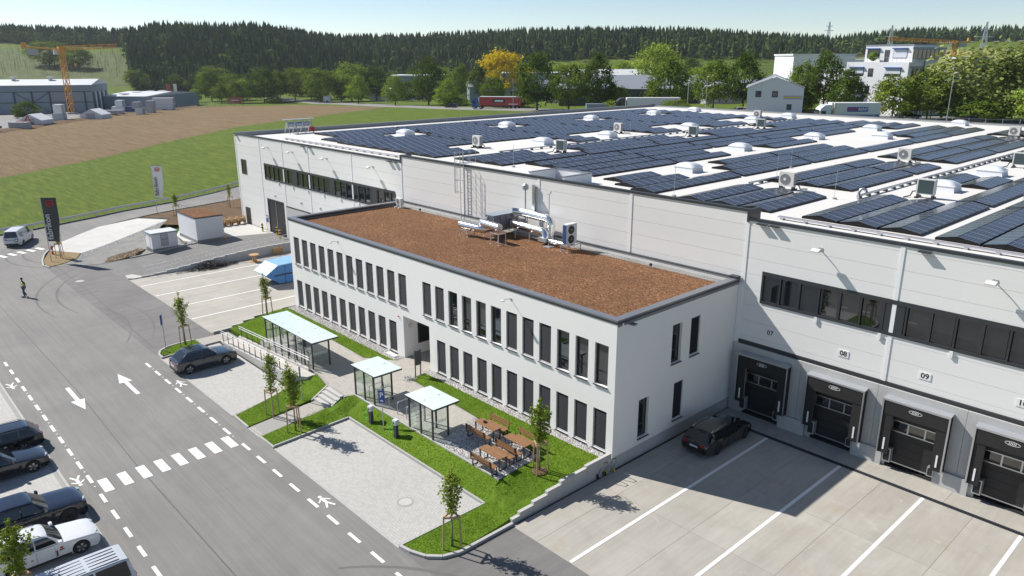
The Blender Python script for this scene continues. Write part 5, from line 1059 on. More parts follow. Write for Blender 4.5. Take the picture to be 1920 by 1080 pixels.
for i, (x, y, lab) in enumerate(((-90.7, 40.4, 'yellow and black bollard left of the open gate'), (-87.3, 40.7, 'yellow and black bollard in the middle of the gate'), (-85.5, 40.2, 'yellow and black bollard right of the gate beside the railing'))):
    t = thing('bollard', lab, 'bollard', (x, y, .88), group='gate bollards'); MB().cyl((x, y, .88), (x, y, 1.95), .11, 12).build('post', 'yellow', t); MB().cyl((x, y, 1.3), (x, y, 1.5), .113, 12).build('band', 'black', t); MB().cyl((x, y, 1.7), (x, y, 1.85), .113, 12).build('band', 'black', t)
def reel(x, y, z, ax, r, wd, label, flat=False):
    t = thing('cable_reel', label, 'cable reel', (x, y, z), ax, local=True, group=None)
    if flat:
        MB().cyl((0, 0, 0), (0, 0, .05), r, 20).build('flange', 'wood_pallet', t); MB().cyl((0, 0, wd), (0, 0, wd+.05), r, 20).build('flange', 'wood_pallet', t); MB().cyl((0, 0, .05), (0, 0, wd), r*.45, 14).build('drum', 'wood_pale', t)
    else:
        for s in (-1, 1): MB().cyl((s*wd/2-.03, 0, r), (s*wd/2+.03, 0, r), r, 20).build('flange', 'wood_pallet', t)
        MB().cyl((-wd/2+.03, 0, r), (wd/2-.03, 0, r), r*.55, 14).build('drum', 'wood_pale', t)
for i, y in enumerate((37.6, 38.55, 39.5, 40.45)): reel(-97.2+.05*i, y, .9, R(90), .55, .7, '%s of four upright wooden cable reels left of the side door' % ('nearest', 'second', 'third', 'farthest')[i])
reel(-80.4, 34.5, 0, 0, .55, .8, 'wooden cable reel lying flat on the yard beside the cable heap', True)
t = thing('pallet', 'wooden pallet leaning against the retaining wall near the skip', 'pallet', (-81.9, 38.1, 0)); 
for k in range(6): MB().box(-81.95+k*.03, 37.5, .05+k*.13, -81.9+k*.03, 38.7, .15+k*.13).build('board', 'wood_pallet', t)
for y in (37.52, 38.04, 38.58): MB().bar((-81.99, y, .02), (-81.78, y, .85), .08, .1).build('bearer', 'wood_pallet', t)
hp2 = thing('cable_heap', 'tangled heap of black cable scraps at the foot of the retaining wall', 'cable heap', (-81.1, 29.8, 0)); m = MB()
for k in range(130):
    c = Vector((-81.2+random.gauss(0, .35), 29.9+random.gauss(0, 1.15), 0)); r0 = random.uniform(.2, .7); a0 = random.random()*6; tilt = random.uniform(0, 1.1); hmax = max(.12, .75-abs(c.y-29.9)*.3)
    m.tube([(c.x+r0*math.cos(a0+q*.55)*.7, c.y+r0*math.sin(a0+q*.55), .04+abs(math.sin(q*.4+a0))*hmax*random.uniform(.85, 1.1)*tilt) for q in range(9)], .022, 4)
m.build('strands', 'cable', hp2, kind='stuff')
sk_ = thing('skip_container', 'blue steel waste skip with sloping lid ends in the left loading yard', 'skip', (-71.0, 33.8, 0), 0, local=True); sk_.scale = (1.35, 1.35, 1.35)
def skip_prism(m, xa, xb, prof):
    n = len(prof); m.add([(xa, y, z) for y, z in prof]+[(xb, y, z) for y, z in prof], [tuple(range(n-1, -1, -1)), tuple(range(n, 2*n))]+[(i, (i+1) % n, n+(i+1) % n, n+i) for i in range(n)]); return m
skip_prism(MB(), -1.0, 1.0, [(-1.1, .15), (2.3, .15), (2.5, 1.2), (2.3, 1.55), (-1.2, 1.5), (-2.1, .9)]).build('hull', 'skip_blue', sk_)
skip_prism(MB(), -1.04, 1.04, [(-2.13, .92), (-1.22, 1.53), (-1.2, 1.58), (-2.17, .98)]).build('front_lid', 'skip_light', sk_); skip_prism(MB(), -1.04, 1.04, [(-1.19, 1.53), (2.32, 1.58), (2.32, 1.64), (-1.19, 1.59)]).build('top_lid', 'skip_light', sk_)
MB().box(1.001, -1.5, .78, 1.05, 2.4, .86).build('rib', 'car_trim', sk_)
for y in (-.6, .8, 2.0): MB().box(1.001, y-.04, .16, 1.05, y+.04, 1.5).build('stiffener', 'skip_blue', sk_)
t = thing('traffic_cone', 'small orange cone beside the brown roofed hut', 'cone', (-90.3, 35.4, .85)); MB().lathe([(.16, 0), (.16, .03), (.1, .035), (.03, .5)], 12, (-90.3, 35.4, .85)).build('cone', 'cone_orange', t); MB().lathe([(.083, .17), (.066, .29)], 12, (-90.3, 35.4, .85)).build('band', 'white_paint', t)
t = thing('timber_offcuts', 'small pile of grey timber offcuts between the two huts', 'timber pile', (-92.3, 31.3, .6))
for k in range(9): a = random.random()*3; x, y = -92.5+random.uniform(-.6, .6), 31.2+random.uniform(-.4, .4); MB().bar((x, y, .66+.05*(k % 3)), (x+math.cos(a)*.8, y+math.sin(a)*.8, .66+.05*(k % 3)), .1, .06).build('board', 'concrete_kerb', t)
# guard rail
gr = thing('guard_rail', 'grey steel guard rail along the outer edge of the curving road', 'guard rail', (-119.5, 27, 0))
GP = [(-114.9, 10), (-116.9, 19.8), (-118.4, 23.8), (-120.0, 28.2), (-122.4, 33), (-124.8, 41), (-128.6, 49), (-132.6, 57), (-142, 77), (-153, 102)]
for a, b in zip(GP[:-1], GP[1:]):
    a = Vector((*a, max(0, gz(*a)))); b = Vector((*b, max(0, gz(*b)))); d = b-a; k = max(1, round(d.length/2)); 
    MB().bar(a+Vector((0, 0, .66)), b+Vector((0, 0, .66)), .06, .3).build('beam', 'galv', gr)
    for i in range(k): p = a+d*(i+.5)/k; MB().box(p.x-.15, p.y-.05, p.z-.05, p.x-.05, p.y+.05, p.z+.75).build('post', 'galv', gr)
# ================================================================== cars
def car(label, loc, rz, paint, L=4.7, W=1.84, H=1.46, wb=2.75, fo=.88, r=.33, belt=.93, cowl=.86, wtop=.25, rtop=-1.55, rbase=-2.15, hoodz=.86, nosez=.66, wins=None, rims='rim', rails=None, cat='car', roofc=None, glassroof=False, rear_win=True, name='parked_car', detail=True):
    t = thing(name, label, cat, loc, rz, local=True); h2 = L/2; xf = h2-fo; xr = xf-wb; ra = r+.055
    def arch(c): return [(c+ra*math.cos(a), max(.2, r+ra*math.sin(a))) for a in [math.pi*(1.12-1.24*k/10) for k in range(11)]]
    low = [(-h2+.14, .26)]+arch(xr)+arch(xf)+[(h2-.16, .22), (h2-.03, .36), (h2, .5), (h2-.02, nosez), (h2-.16, nosez+.1), (h2-.5, hoodz-.05), (cowl+.05, belt-.02), (wtop-.2, belt), (rtop*.6, belt+.01), (rbase+.03, belt+.01), (-h2+.05, belt-.06), (-h2, .72), (-h2+.01, .5)]
    def plan(x): return 1-.11*(abs(x)/h2)**5
    m = MB(); lay = [-1, -.965, -.8, -.4, 0, .4, .8, .965, 1]; n = len(low)
    for s in lay:
        for i, (x, z) in enumerate(low):
            top = i > 22
            m.v.append((x*(1-.012*s*s) if abs(x) > h2-.3 else x, s*W/2*plan(x)*(1 if z > .45 else .985), z-(.07*(abs(s) > .99)+.02*(abs(s) > .9))*top+.02*top*(1-s*s)*(x > cowl)))
    for j in range(len(lay)-1):
        for i in range(n): m.f.append((j*n+i, j*n+(i+1) % n, (j+1)*n+(i+1) % n, (j+1)*n+i))
    m.f += [tuple(range(n)), tuple(range(len(lay)*n-1, (len(lay)-1)*n-1, -1))]; m.t = [.5]*len(m.f); m.mi = [0]*len(m.f)
    body = m.build('body', paint, t, 38)
    gh = [(cowl+.06, belt-.05), (cowl, belt), (wtop, H-.09), (wtop-.25, H-.03), ((wtop+rtop)/2, H), (rtop+.25, H-.03), (rtop, H-.07), (rbase, belt+.02), (rbase-.03, belt-.05)]
    def wid(z): return W/2*(.955-.235*max(0, (z-belt))/(H-belt))
    m = MB(); lay2 = [-1, -.93, -.6, 0, .6, .93, 1]; n = len(gh)
    for s in lay2:
        for x, z in gh: m.v.append((x-.05*s*s*(x > 0)*(z < H-.05), s*wid(z)*(.93 if x <= rtop-.1 or x >= cowl-.05 else 1), z-.045*(abs(s) > .95)*(z > belt+.1)-.012*s*s))
    for j in range(len(lay2)-1):
        for i in range(n): m.f.append((j*n+i, j*n+(i+1) % n, (j+1)*n+(i+1) % n, (j+1)*n+i))
    m.f += [tuple(range(n)), tuple(range(len(lay2)*n-1, (len(lay2)-1)*n-1, -1))]; m.t = [.5]*len(m.f); m.mi = [0]*len(m.f); m.build('cabin', roofc or paint, t, 38)
    def face(nm, p0, p1, k, off, mt='car_glass'):
        (xa, za), (xb, zb) = p0, p1; d = Vector((xb-xa, 0, zb-za)).normalized(); nn = Vector((-d.z, 0, d.x)); 
        if nn.z < 0: nn = -nn
        V = []
        for a in (.06, .5, .94):
            x = xa+(xb-xa)*a; z = za+(zb-za)*a
            for s in (-k, -k/2, 0, k/2, k): V.append(Vector((x-.05*s*s*(xa > 0), s*wid(z)*(.97), z-.012*s*s))+nn*off)
        MB().add(V, [(j*5+i, j*5+i+1, (j+1)*5+i+1, (j+1)*5+i) for j in range(2) for i in range(4)]).build(nm, mt, t, True)
    face('windscreen', (cowl, belt), (wtop, H-.09), .9, .012)
    if rear_win: face('rear_window', (rbase, belt+.02), (rtop, H-.07), .84, .014)
    if glassroof: face('glass_roof', (wtop-.3, H-.02), (rtop+.5, H-.02), .62, .035)
    wins = wins or [((cowl-.32, wtop-.02), (-.28, -.28)), ((-.34, -.34), (-1.2, -1.2)), ((-1.26, -1.26), (rbase+.18, rtop+.05))]
    for sd_ in (-1, 1):
        for (a0, a1), (b0, b1) in wins:
            zb, zt = belt+.045, H-.125; P = [(a0, zb), (a1, zt), (b1, zt), (b0, zb)]
            MB().poly([(x, sd_*(wid(z)*(.985 if x > rtop else .975)+.014), z) for x, z in P]).build('side_window', 'car_glass', t)
        if detail: MB().prism([(cowl-.28, sd_*(W/2-.04)), (cowl-.12, sd_*(W/2-.04)), (cowl-.14, sd_*(W/2+.16)), (cowl-.26, sd_*(W/2+.15))], belt+.02, belt+.16).build('mirror', paint, t)
        for x in (xf, xr):
            y = sd_*(W/2-.105); w_ = MB().lathe([(r*.62, -.1), (r*.96, -.1), (r, -.06), (r, .06), (r*.96, .1), (r*.62, .1)], 22).mesh('wheel', 'tyre', None, 40); o = newobj('wheel', w_, t); o.location = (x, y, r); o.rotation_euler = (R(-90)*sd_, 0, 0)
            q = MB().cyl((0, 0, .085), (0, 0, .09), r*.62, 20); q.m = 1
            for k in range(5): a = k*2*math.pi/5; q.bar((0, 0, .098), (r*.6*math.cos(a), r*.6*math.sin(a), .098), .07, .02); q.bar((0, 0, .098), (r*.6*math.cos(a+.28), r*.6*math.sin(a+.28), .098), .035, .02)
            rm = q.mesh('rim', ['car_trim', rims]); ro = bpy.data.objects.new('rim', rm); col.objects.link(ro); ro.parent = o
        yl_ = sd_*W/2
        MB().prism([(h2-.05, yl_*.42), (h2-.03, yl_*.5), (h2-.2, yl_*.86), (h2-.36, yl_*.9), (h2-.34, yl_*.72)], nosez-.05, nosez+.095).build('headlight', 'headlamp', t)
        MB().prism([(-h2-.004, yl_*.45), (-h2-.004, yl_*.72), (-h2+.25, yl_*.955), (-h2+.25, yl_*.7)], belt-.2, belt-.07).build('tail_light', 'tail', t)
        if detail:
            for xh in (-.2, -1.12): MB().box(xh-.1, min(yl_*.99, yl_*1.012), belt-.16, xh+.1, max(yl_*.99, yl_*1.012), belt-.13).build('door_handle', paint, t)
            for xh in (.42, -.32, -1.25): MB().box(xh-.006, min(yl_*.98, yl_*1.0035), .3, xh+.006, max(yl_*.98, yl_*1.0035), belt-.08).build('door_gap', 'black', t)
        if rails: MB().tube([(wtop-.25, sd_*wid(H)*.93, H-.05), (wtop-.35, sd_*wid(H)*.93, H+.025), (rtop+.3, sd_*wid(H)*.93, H+.02), (rtop+.15, sd_*wid(H)*.93, H-.05)], .016, 6).build('roof_rail', rails, t)
        MB().box(xr+ra+.02, min(yl_*.93, yl_*.99), .2, xf-ra-.02, max(yl_*.93, yl_*.99), .29).build('sill', 'car_trim', t)
    MB().box(-h2-.012, -.26, .60, -h2+.03, .26, .71).build('number_plate', 'plate', t); MB().box(h2-.03, -.55, .33, h2+.008, .55, .52).build('grille', 'car_trim', t); MB().box(h2-.02, -.26, .42, h2+.016, .26, .52).build('number_plate', 'plate', t); MB().box(-h2-.006, -.7, .3, -h2+.1, .7, .46).build('rear_bumper', 'car_trim', t)
    return t
N = R(90)
car('black estate car with chrome roof rails parked in the shadow by the loading docks', (-21.62, 36.45, 0), N, 'car_black', 4.93, 1.86, 1.47, 2.94, .86, .345, rails='chrome', rims='rim_dark', rbase=-2.3, rtop=-1.85)
car('dark grey crossover car parked in the bay in front of the access ramp', (-54.15, 18.55, 0), N, 'car_slate', 4.46, 1.88, 1.62, 2.68, .9, .37, belt=1.03, hoodz=1.0, nosez=.78, rbase=-2.05, rtop=-1.35, glassroof=True)
car('black estate car with its tail to the road, farthest of the left parked row', (-49.2, 4.45, 0), -N, 'car_black', 4.86, 1.86, 1.48, 2.84, .93, .34, rails='car_trim', rbase=-2.28, rtop=-1.8)
car('black estate car with silver trim, nose to the road, second from the back', (-46.3, 4.15, 0), N, 'car_black', 4.76, 1.85, 1.47, 2.87, .86, .35, rails='chrome', rims='rim', rbase=-2.15, rtop=-1.75)
car('large black sport utility car, nose to the road, next to the white estate', (-39.72, 4.3, 0), N, 'car_navy', 4.98, 1.98, 1.66, 2.98, .88, .385, belt=1.06, hoodz=1.04, nosez=.82, rims='rim_dark', rbase=-2.3, rtop=-1.7)
car('white estate car with silver wheels, nose to the road behind the staked tree', (-36.53, 4.2, 0), N, 'car_white', 4.63, 1.79, 1.48, 2.67, .86, .33, rails='car_trim', rbase=-2.15, rtop=-1.72)
sv = car('silver white passenger van with ribbed roof at the bottom left corner', (-31.62, 4.15, 0), -N, 'car_silver', 5.1, 1.92, 1.95, 3.1, .92, .345, belt=1.12, cowl=1.75, wtop=1.05, rtop=-2.32, rbase=-2.5, hoodz=1.02, nosez=.78, wins=[((1.35, .98), (.42, .42)), ((.3, .3), (-.95, -.95)), ((-1.05, -1.05), (-2.3, -2.22))], cat='van')
for k in range(5): MB().box(-2.0, -.55+k*.24, 1.953, -.9, -.41+k*.24, 1.965).build('roof_rib', 'car_silver', sv); MB().box(-.75, -.55+k*.24, 1.955, .4, -.41+k*.24, 1.967).build('roof_rib', 'car_silver', sv)
wv = car('white delivery van with green round logos driving past the junction', (-109.2, 17.1, 0), R(152), 'car_white', 5.2, 1.95, 2.0, 3.2, .95, .34, belt=1.1, cowl=1.8, wtop=1.1, rtop=-2.4, rbase=-2.56, hoodz=1.02, nosez=.8, wins=[((1.4, 1.02), (.5, .5))], cat='van', name='delivery_van')
for a, b, c in (((-1.6, -.975, 1.45), (-1.6, -.99, 1.45), .3), ((-2.605, -.55, .85), (-2.62, -.55, .85), .22)):
    o = MB().cyl(a, b, c, 18).build('round_logo', 'logo_green', wv) if 'logo_green' in M or mat('logo_green', (.07, .13, .05), .5) else 0
    A, B = Vector(a), Vector(b); MB().cyl(B, B+(B-A)*.3, c*.62, 16).build('logo_core', 'car_white', wv)
for x, wdt, z in ((-.35, 1.2, 1.62), (-.3, 1.0, 1.4)): MB().box(x-wdt/2, -.988, z-.05, x+wdt/2, -.976, z+.05).build('side_lettering', 'container_grey', wv)
MB().box(-2.6, -.3, .8, -2.585, .55, .95).build('rear_lettering', 'container_grey', wv)
bpy.data.objects['parked_car.005'] and [MB().box(a, -.905, z, a+w1, -.893, z+h1).build('door_sticker', mm, bpy.data.objects['parked_car.005']) for a, w1, z, h1, mm in ((.62, .12, .66, .1, 'flag_red'), (.58, .2, .58, .05, 'car_trim'), (.45, .06, .35, .28, 'car_trim'))]
# ================================================================== person
pe = thing('person', 'person in yellow safety vest and blue jeans walking across the asphalt', 'person', (-82.9, 12.55, 0), R(-75), local=True)
pe.scale = (1.06, 1.06, 1.06)
def skin(name, verts, edges, rad, mt, parent, root=0):
    me = bpy.data.meshes.new(name); me.from_pydata(verts, edges, []); o = newobj(name, me, parent); me.materials.append(M[mt])
    md = o.modifiers.new('skin', 'SKIN'); o.modifiers.new('sub', 'SUBSURF').levels = 1; o.modifiers['sub'].render_levels = 2
    for i, v in enumerate(me.skin_vertices[0].data): v.radius = rad[i] if isinstance(rad[i], tuple) else (rad[i], rad[i]); v.use_root = (i == root)
    return o
bv = [(0, 0, .98), (0, 0, 1.2), (.01, 0, 1.42), (.02, 0, 1.52), (.04, 0, 1.62), (.05, 0, 1.74), (0, .1, .93), (.14, .11, .5), (.06, .12, .08), (.2, .13, .04), (0, -.1, .93), (.02, -.11, .5), (-.2, -.12, .1), (-.06, -.13, .05), (0, .21, 1.42), (-.06, .27, 1.15), (.06, .28, .92), (.1, .275, .84), (0, -.21, 1.42), (.03, -.28, 1.15), (-.05, -.29, .9), (-.05, -.285, .82)]
be = [(0, 1), (1, 2), (2, 3), (3, 4), (4, 5), (0, 6), (6, 7), (7, 8), (8, 9), (0, 10), (10, 11), (11, 12), (12, 13), (2, 14), (14, 15), (15, 16), (16, 17), (2, 18), (18, 19), (19, 20), (20, 21)]
br_ = [(.13, .15), (.12, .14), (.13, .17), .055, (.085, .08), (.09, .075), .09, .062, .045, .035, .09, .062, .045, .035, .065, .045, .034, .038, .065, .045, .034, .038]
skin('body', bv, be, br_, 'skin', pe)
for (hx, hy, hz) in ((.1, .275, .8), (-.05, -.285, .78)):
    for k in range(5): MB().tube([(hx-.03+k*.015, hy, hz), (hx-.035+k*.018, hy+.004*(k-2), hz-.05), (hx-.03+k*.018+.012, hy, hz-(.085, .1, .105, .1, .06)[k])], .009, 5).build('finger', 'skin', pe)
skin('jeans', [(0, 0, 1.0), (0, .1, .92), (.14, .11, .5), (.065, .12, .12), (0, -.1, .92), (.02, -.11, .5), (-.195, -.12, .14)], [(0, 1), (1, 2), (2, 3), (0, 4), (4, 5), (5, 6)], [(.15, .17), .105, .08, .065, .105, .08, .065], 'denim', pe)
skin('shirt', [(0, 0, 1.1), (0, 0, 1.42), (0, .2, 1.43), (-.05, .265, 1.22), (0, -.2, 1.43), (.025, -.275, 1.22)], [(0, 1), (1, 2), (2, 3), (1, 4), (4, 5)], [(.135, .16), (.135, .17), .075, .06, .075, .06], 'black', pe)
skin('safety_vest', [(0, 0, 1.0), (0, 0, 1.2), (.01, 0, 1.46)], [(0, 1), (1, 2)], [(.155, .185), (.15, .18), (.15, .2)], 'hivis', pe)
for z in (1.1, 1.28): MB().lathe([(.158, -.03), (.158, .03)], 16, (0, 0, z)).build('reflective_band', 'reflect', pe).scale = (1, 1.17, 1)
for s in (-.13, .13): MB().box(-.02, s-.1, .0, .25, s+.0, .075).build('shoe', 'black', pe) if s < 0 else MB().box(.02, s-.05, .0, .28, s+.05, .075).build('shoe', 'black', pe)
MB().lathe([(.03, .12), (.085, .1), (.1, .03), (.095, -.03)], 12, (.03, 0, 1.72)).build('hair', 'hair', pe, True)
# ================================================================== woods on the hills
def pol2(p, dh): lat = (p-960)/1485*dh; return CY*dh+SY*lat, SY*dh-CY*lat
RF_P = [-300, 0, 150, 236, 246, 500, 640, 760, 900, 990, 1010, 1300, 1545, 1560, 1580, 1690, 1760, 1920, 2300]
RF_D = [770, 770, 760, 740, 500, 500, 515, 530, 560, 600, 650, 640, 690, 820, 700, 760, 880, 890, 890]
def conifers(N_, lo, hi, seed):
    r = np.random.default_rng(seed); out = []
    while len(out) < N_:
        p = r.uniform(lo, hi); d0 = np.interp(p, RF_P, RF_D); d1 = np.interp(p, PXT, R1T)+40
        d = math.sqrt(r.uniform(480**2, 960**2))
        if d0+r.normal()*6 < d < d1: out.append((p, d))
    return out
def forest(name, label, N_, lo, hi, seed, dec=.22):
    r = np.random.default_rng(seed); T = conifers(N_, lo, hi, seed); V = []; F = []; TN = []; n0 = 0
    nt_ = 6; k = 8
    for p, d in T:
        x, y = pol2(p, d); z = gz(x, y)-.5; h = r.uniform(12.5, 20); w = h*r.uniform(.16, .22); tb = r.normal(.42, .15)+.16*math.sin(x*.021+y*.013)*math.sin(y*.027-x*.011)
        near = d < np.interp(p, RF_P, RF_D)+14
        if near: h *= r.uniform(.5, 1.0); tb += .18
        if r.random() < dec*(2.2 if near else 1):     # broadleaf crown: lumpy ball of facets
            h *= .8; R_ = h*r.uniform(.24, .32); m_ = 46; a = r.normal(size=(m_, 3)); a /= np.linalg.norm(a, axis=1, keepdims=True)
            c = np.array([x, y, z+h*.6])+a*np.array([R_, R_, h*.38])*r.uniform(.7, 1.05, (m_, 1)); s = R_*r.uniform(.3, .5, (m_, 1)); b1 = np.cross(a, r.normal(size=(m_, 3))); b1 /= np.linalg.norm(b1, axis=1, keepdims=True); b2 = np.cross(a, b1)
            v = np.stack([c-b1*s, c+b2*s, c+b1*s+a*s*.4], 1).reshape(-1, 3); f = np.arange(m_*3).reshape(-1, 3)
            V.append(v); F.append(f+n0); n0 += len(v); TN.append(np.clip(.95+a[:, 2]*.15+r.normal(0, .3, m_), 0, 1.6)); continue  # upward facets lighter: crown shading put into the tone
        tn = []
        for i in range(nt_):
            z0 = h*(.08+.86*i/nt_); z1 = z0+h*.27 if i < nt_-1 else h; rad = w*(1-i/nt_*.86)*r.uniform(.85, 1.15); a = r.random()*6+np.arange(k)*2*math.pi/k; q = rad*np.where(np.arange(k) % 2 == 0, 1, .55)*r.uniform(.8, 1.2, k)
            ring = np.stack([x+q*np.cos(a), y+q*np.sin(a), z+z0+r.uniform(-.4, .4, k)*h*.03], 1); v = np.vstack([ring, [[x+r.normal()*.2, y+r.normal()*.2, z+z1]]]); V.append(v)
            f = np.array([(j, (j+1) % k, k) for j in range(k)]); F.append(f+n0); n0 += k+1; tn.append(np.clip(tb+.10*(i-2)/3+r.normal(0, .12, k), 0, 1))  # lower tiers darker: crown occlusion put into the tone
        TN.append(np.concatenate(tn))
    o = newobj(name, np_mesh(name, np.vstack(V), np.vstack(F), np.concatenate(TN), 'leaf_conifer')); tag(o, label, 'forest', None, 'stuff')
forest('forest', 'dark spruce wood on the ridge behind the left hop slope', 1500, -120, 244, 1); forest('forest', 'dense dark spruce wood covering the hill left of centre', 3400, 246, 700, 2); forest('forest', 'long dark spruce wood on the middle ridge', 3000, 700, 1300, 3); forest('forest', 'dark spruce wood behind the white buildings on the right', 2000, 1300, 2080, 4, .3)
# ================================================================== broadleaf trees
def crown(seed, shape, n=5200):
    r = np.random.default_rng(seed); C_ = []; N_ = []; TN = []; k = 105
    for i in range(k):
        a = r.normal(size=3); a /= np.linalg.norm(a); rr_ = r.uniform(.45, 1)**.5
        z = a[2]*rr_; rad = math.sqrt(max(0, 1-a[2]**2))*rr_
        if shape == 'cone': f = .5-.5*z; rad *= (.3+.95*f)*1.15
        elif shape == 'egg': f = .5-.5*z; rad *= .72+.5*f
        elif shape == 'willow': z = z*.9-.1
        c = np.array([math.cos(i*2.4+r.random())*rad*.5, math.sin(i*2.4+r.random())*rad*.5, .5+z*.5]); m_ = int(n/k*r.uniform(.5, 1.5)); sg_ = .055 if shape != 'willow' else .05
        q = c+r.normal(size=(m_, 3))*np.array([sg_*1.3, sg_*1.3, sg_*(.75 if shape != 'willow' else 2.0)]); C_.append(q); o = c-np.array([0, 0, .45]); N_.append(np.repeat((o/np.linalg.norm(o))[None], m_, 0)); TN.append(np.clip(r.normal(.5, .18)+r.normal(0, .16, m_), 0, 1))
    C_ = np.concatenate(C_); V, Q = leaves(C_, np.concatenate(N_), .026+.034*r.random(len(C_)), r, .8); return V, Q, np.concatenate(TN)
CR = {}
for key, sh, mt, sd_ in (('dark', 'egg', 'leaf_dark', 1), ('dark2', 'cone', 'leaf_dark', 2), ('mid', 'egg', 'leaf_mid', 3), ('mid2', 'round', 'leaf_mid', 4), ('light', 'round', 'leaf_light', 5), ('light2', 'egg', 'leaf_light', 6), ('yellow', 'round', 'leaf_yellow', 7), ('willow', 'willow', 'leaf_willow', 8), ('cone', 'cone', 'leaf_mid', 9)): CR[key] = np_mesh('crown', *crown(sd_, sh), mt)
TRM = MB().tube([(0, 0, -.02), (.005, 0, .2), (0, .005, .45), (.01, 0, .8)], .02, 7, [.03, .022, .016, .006]).tube([(0, 0, .25), (.12, .05, .42), (.2, .06, .6)], .01, 5, [.014, .01, .004]).tube([(0, 0, .28), (-.1, -.09, .45), (-.16, -.12, .62)], .01, 5, [.014, .01, .004]).mesh('trunk', 'bark')
def tree(key, x, y, h, wd, label, z=None, clear=.12, group='broadleaf trees behind the site'):
    z = gz(x, y) if z is None else z; t = thing('broadleaf_tree', label, 'tree', (x, y, z), random.random()*6, local=True, group=group)
    o = newobj('crown', CR[key], t); o.location = (0, 0, h*clear); o.scale = (wd*1.35, wd*1.35, h*(1-clear)*1.06); o = newobj('trunk', TRM, t); o.scale = (h*.75, h*.75, h)
for key, x, y, h, wd, lab in (('mid', -519.9, 183, 10.6, 6.9, 'small round tree at the far bend of the lane below the spruce wood'), ('mid2', -512, 188, 7, 5, 'smaller tree right beside the lone tree at the lane bend'), ('light2', -406.1, 151.9, 6.5, 5, 'small bright tree between the lane and the works fence'),
 ('dark', -410, 162, 15, 8, 'tall dark tree at the left end of the field tree row'), ('mid', -391.8, 159.7, 9.5, 6.5, 'low tree in front of the left end of the tree row'), ('mid', -386.9, 164.3, 11, 6.5, 'mid green tree above the red sign board'), ('light2', -384, 167.5, 11, 7.5, 'light tree just right of the red sign board'),
 ('dark', -380.8, 177.4, 16.5, 10.4, 'broad dark tree left of the parked vehicles'), ('mid', -387, 187.5, 15, 8.5, 'mid green tree behind the parked vehicles'), ('mid', -383.4, 196, 16, 11, 'broad tree beside the street lamp, left of the box trailer'), ('mid2', -362, 199, 16, 12.5, 'round mid green tree above the white box trailer'), ('dark2', -361.5, 210.9, 12, 7.5, 'narrow dark tree right of the box trailer tree'),
 ('light', -357.3, 214.8, 19, 12.5, 'tall bright green tree in front of the pale blue hall'), ('light2', -315, 192.7, 12.5, 7, 'smaller olive tree in front of the tall bright tree'), ('dark', -352.5, 226.7, 17, 11, 'wide dark green tree left of the street lamp'), ('light2', -268.9, 182.1, 11.5, 7, 'bright young tree on the lawn near the curved street'), ('dark', -319.4, 223.7, 9.5, 7, 'dark bush like tree behind the bright young tree'),
 ('dark2', -255.2, 188.9, 18, 11, 'big dark conical tree in the middle of the row'), ('light2', -234.7, 182.3, 9.5, 6, 'small light tree right of the big dark conical tree'), ('mid', -280, 226.2, 16, 6.5, 'slim tree on a bare trunk in front of the blue hall'), ('dark2', -255.6, 215.9, 14.5, 8, 'dark pointed tree left of the yellow tree'), ('yellow', -252.5, 227.6, 20.5, 15, 'golden yellow tree above the red truck'),
 ('mid', -205.9, 180.5, 10, 6.2, 'small green tree standing right in front of the red truck'), ('dark', -165.5, 162.4, 16, 9, 'broad very dark tree right of the red truck'), ('mid', -155, 165, 12.5, 7.6, 'olive tree right of the broad dark tree'), ('dark2', -147, 168, 15, 8, 'tall dark oval tree in front of the grey roofed hall'), ('mid2', -144, 173, 6.5, 5.5, 'low bush like tree under the grey roofed hall'),
 ('light', -196.9, 262, 21, 14, 'large pale green tree behind the grey roofed hall'), ('cone', -130, 179, 13.5, 9.5, 'dark pyramid shaped tree above the white trailer'), ('mid', -109.8, 169.8, 11.5, 7.2, 'round tree left of the white gabled house'), ('dark', -101.5, 170, 13, 6, 'dark tree touching the left side of the white gabled house'), ('mid', -88.3, 173.2, 10.5, 5, 'olive tree right of the white gabled house'), ('dark', -82.6, 172.5, 12.5, 5.8, 'big dark tree between gabled house and white office block'),
 ('dark2', -73.0, 163, 9.5, 5.6, 'pointed tree in front of the white office block, above the refrigerated truck'), ('mid', -61.5, 158, 8.2, 6.2, 'round tree right of the refrigerated truck'), ('mid', -56.8, 163, 9, 7.6, 'round tree on a short trunk beside the yard drive'), ('willow', -50.5, 170, 13.5, 13.5, 'wide pale willow left of the fence'), ('willow', -41, 172, 15, 13, 'tall grey green willow at the right edge of the picture'), ('light2', -36, 163, 9, 9, 'bush in front of the right hand willow at the picture edge'),
 ('light', -157.3, 234, 11, 8, 'yellow green tree behind the left end of the gabled house'), ('light2', -187, 270, 10, 7, 'small pale tree left behind the large pale green tree'), ('mid2', -260, 330, 12, 9, 'round distant tree right above the golden tree'), ('light', -215, 330, 14, 10, 'distant pale tree in front of the far wood edge'), ('mid', -140, 300, 10, 8, 'distant tree behind the parked trailers, left'), ('mid2', -122, 310, 10, 9, 'distant tree behind the parked trailers, right'),
 ('light2', -470, 300, 14, 11, 'bright tree at the wood edge left of centre'), ('light', -430, 330, 15, 12, 'bright round tree at the wood edge in the centre'), ('mid2', -395, 345, 13, 12, 'round green tree behind the blue hall'), ('mid2', -540, 165, 12, 10, 'bush at the foot of the hop slope'), ('mid2', -560, 235, 13, 14, 'large bright crown in front of the dense spruce hill'), ('mid2', -545, 262, 12, 15, 'second large bright crown in front of the spruce hill'), ('mid2', -690, 150, 18, 22, 'dark tree clump on the hop slope behind the crane'), ('mid', -660, 163, 15, 16, 'lighter tree beside the clump on the hop slope')): tree(key, x, y, h, wd, lab)
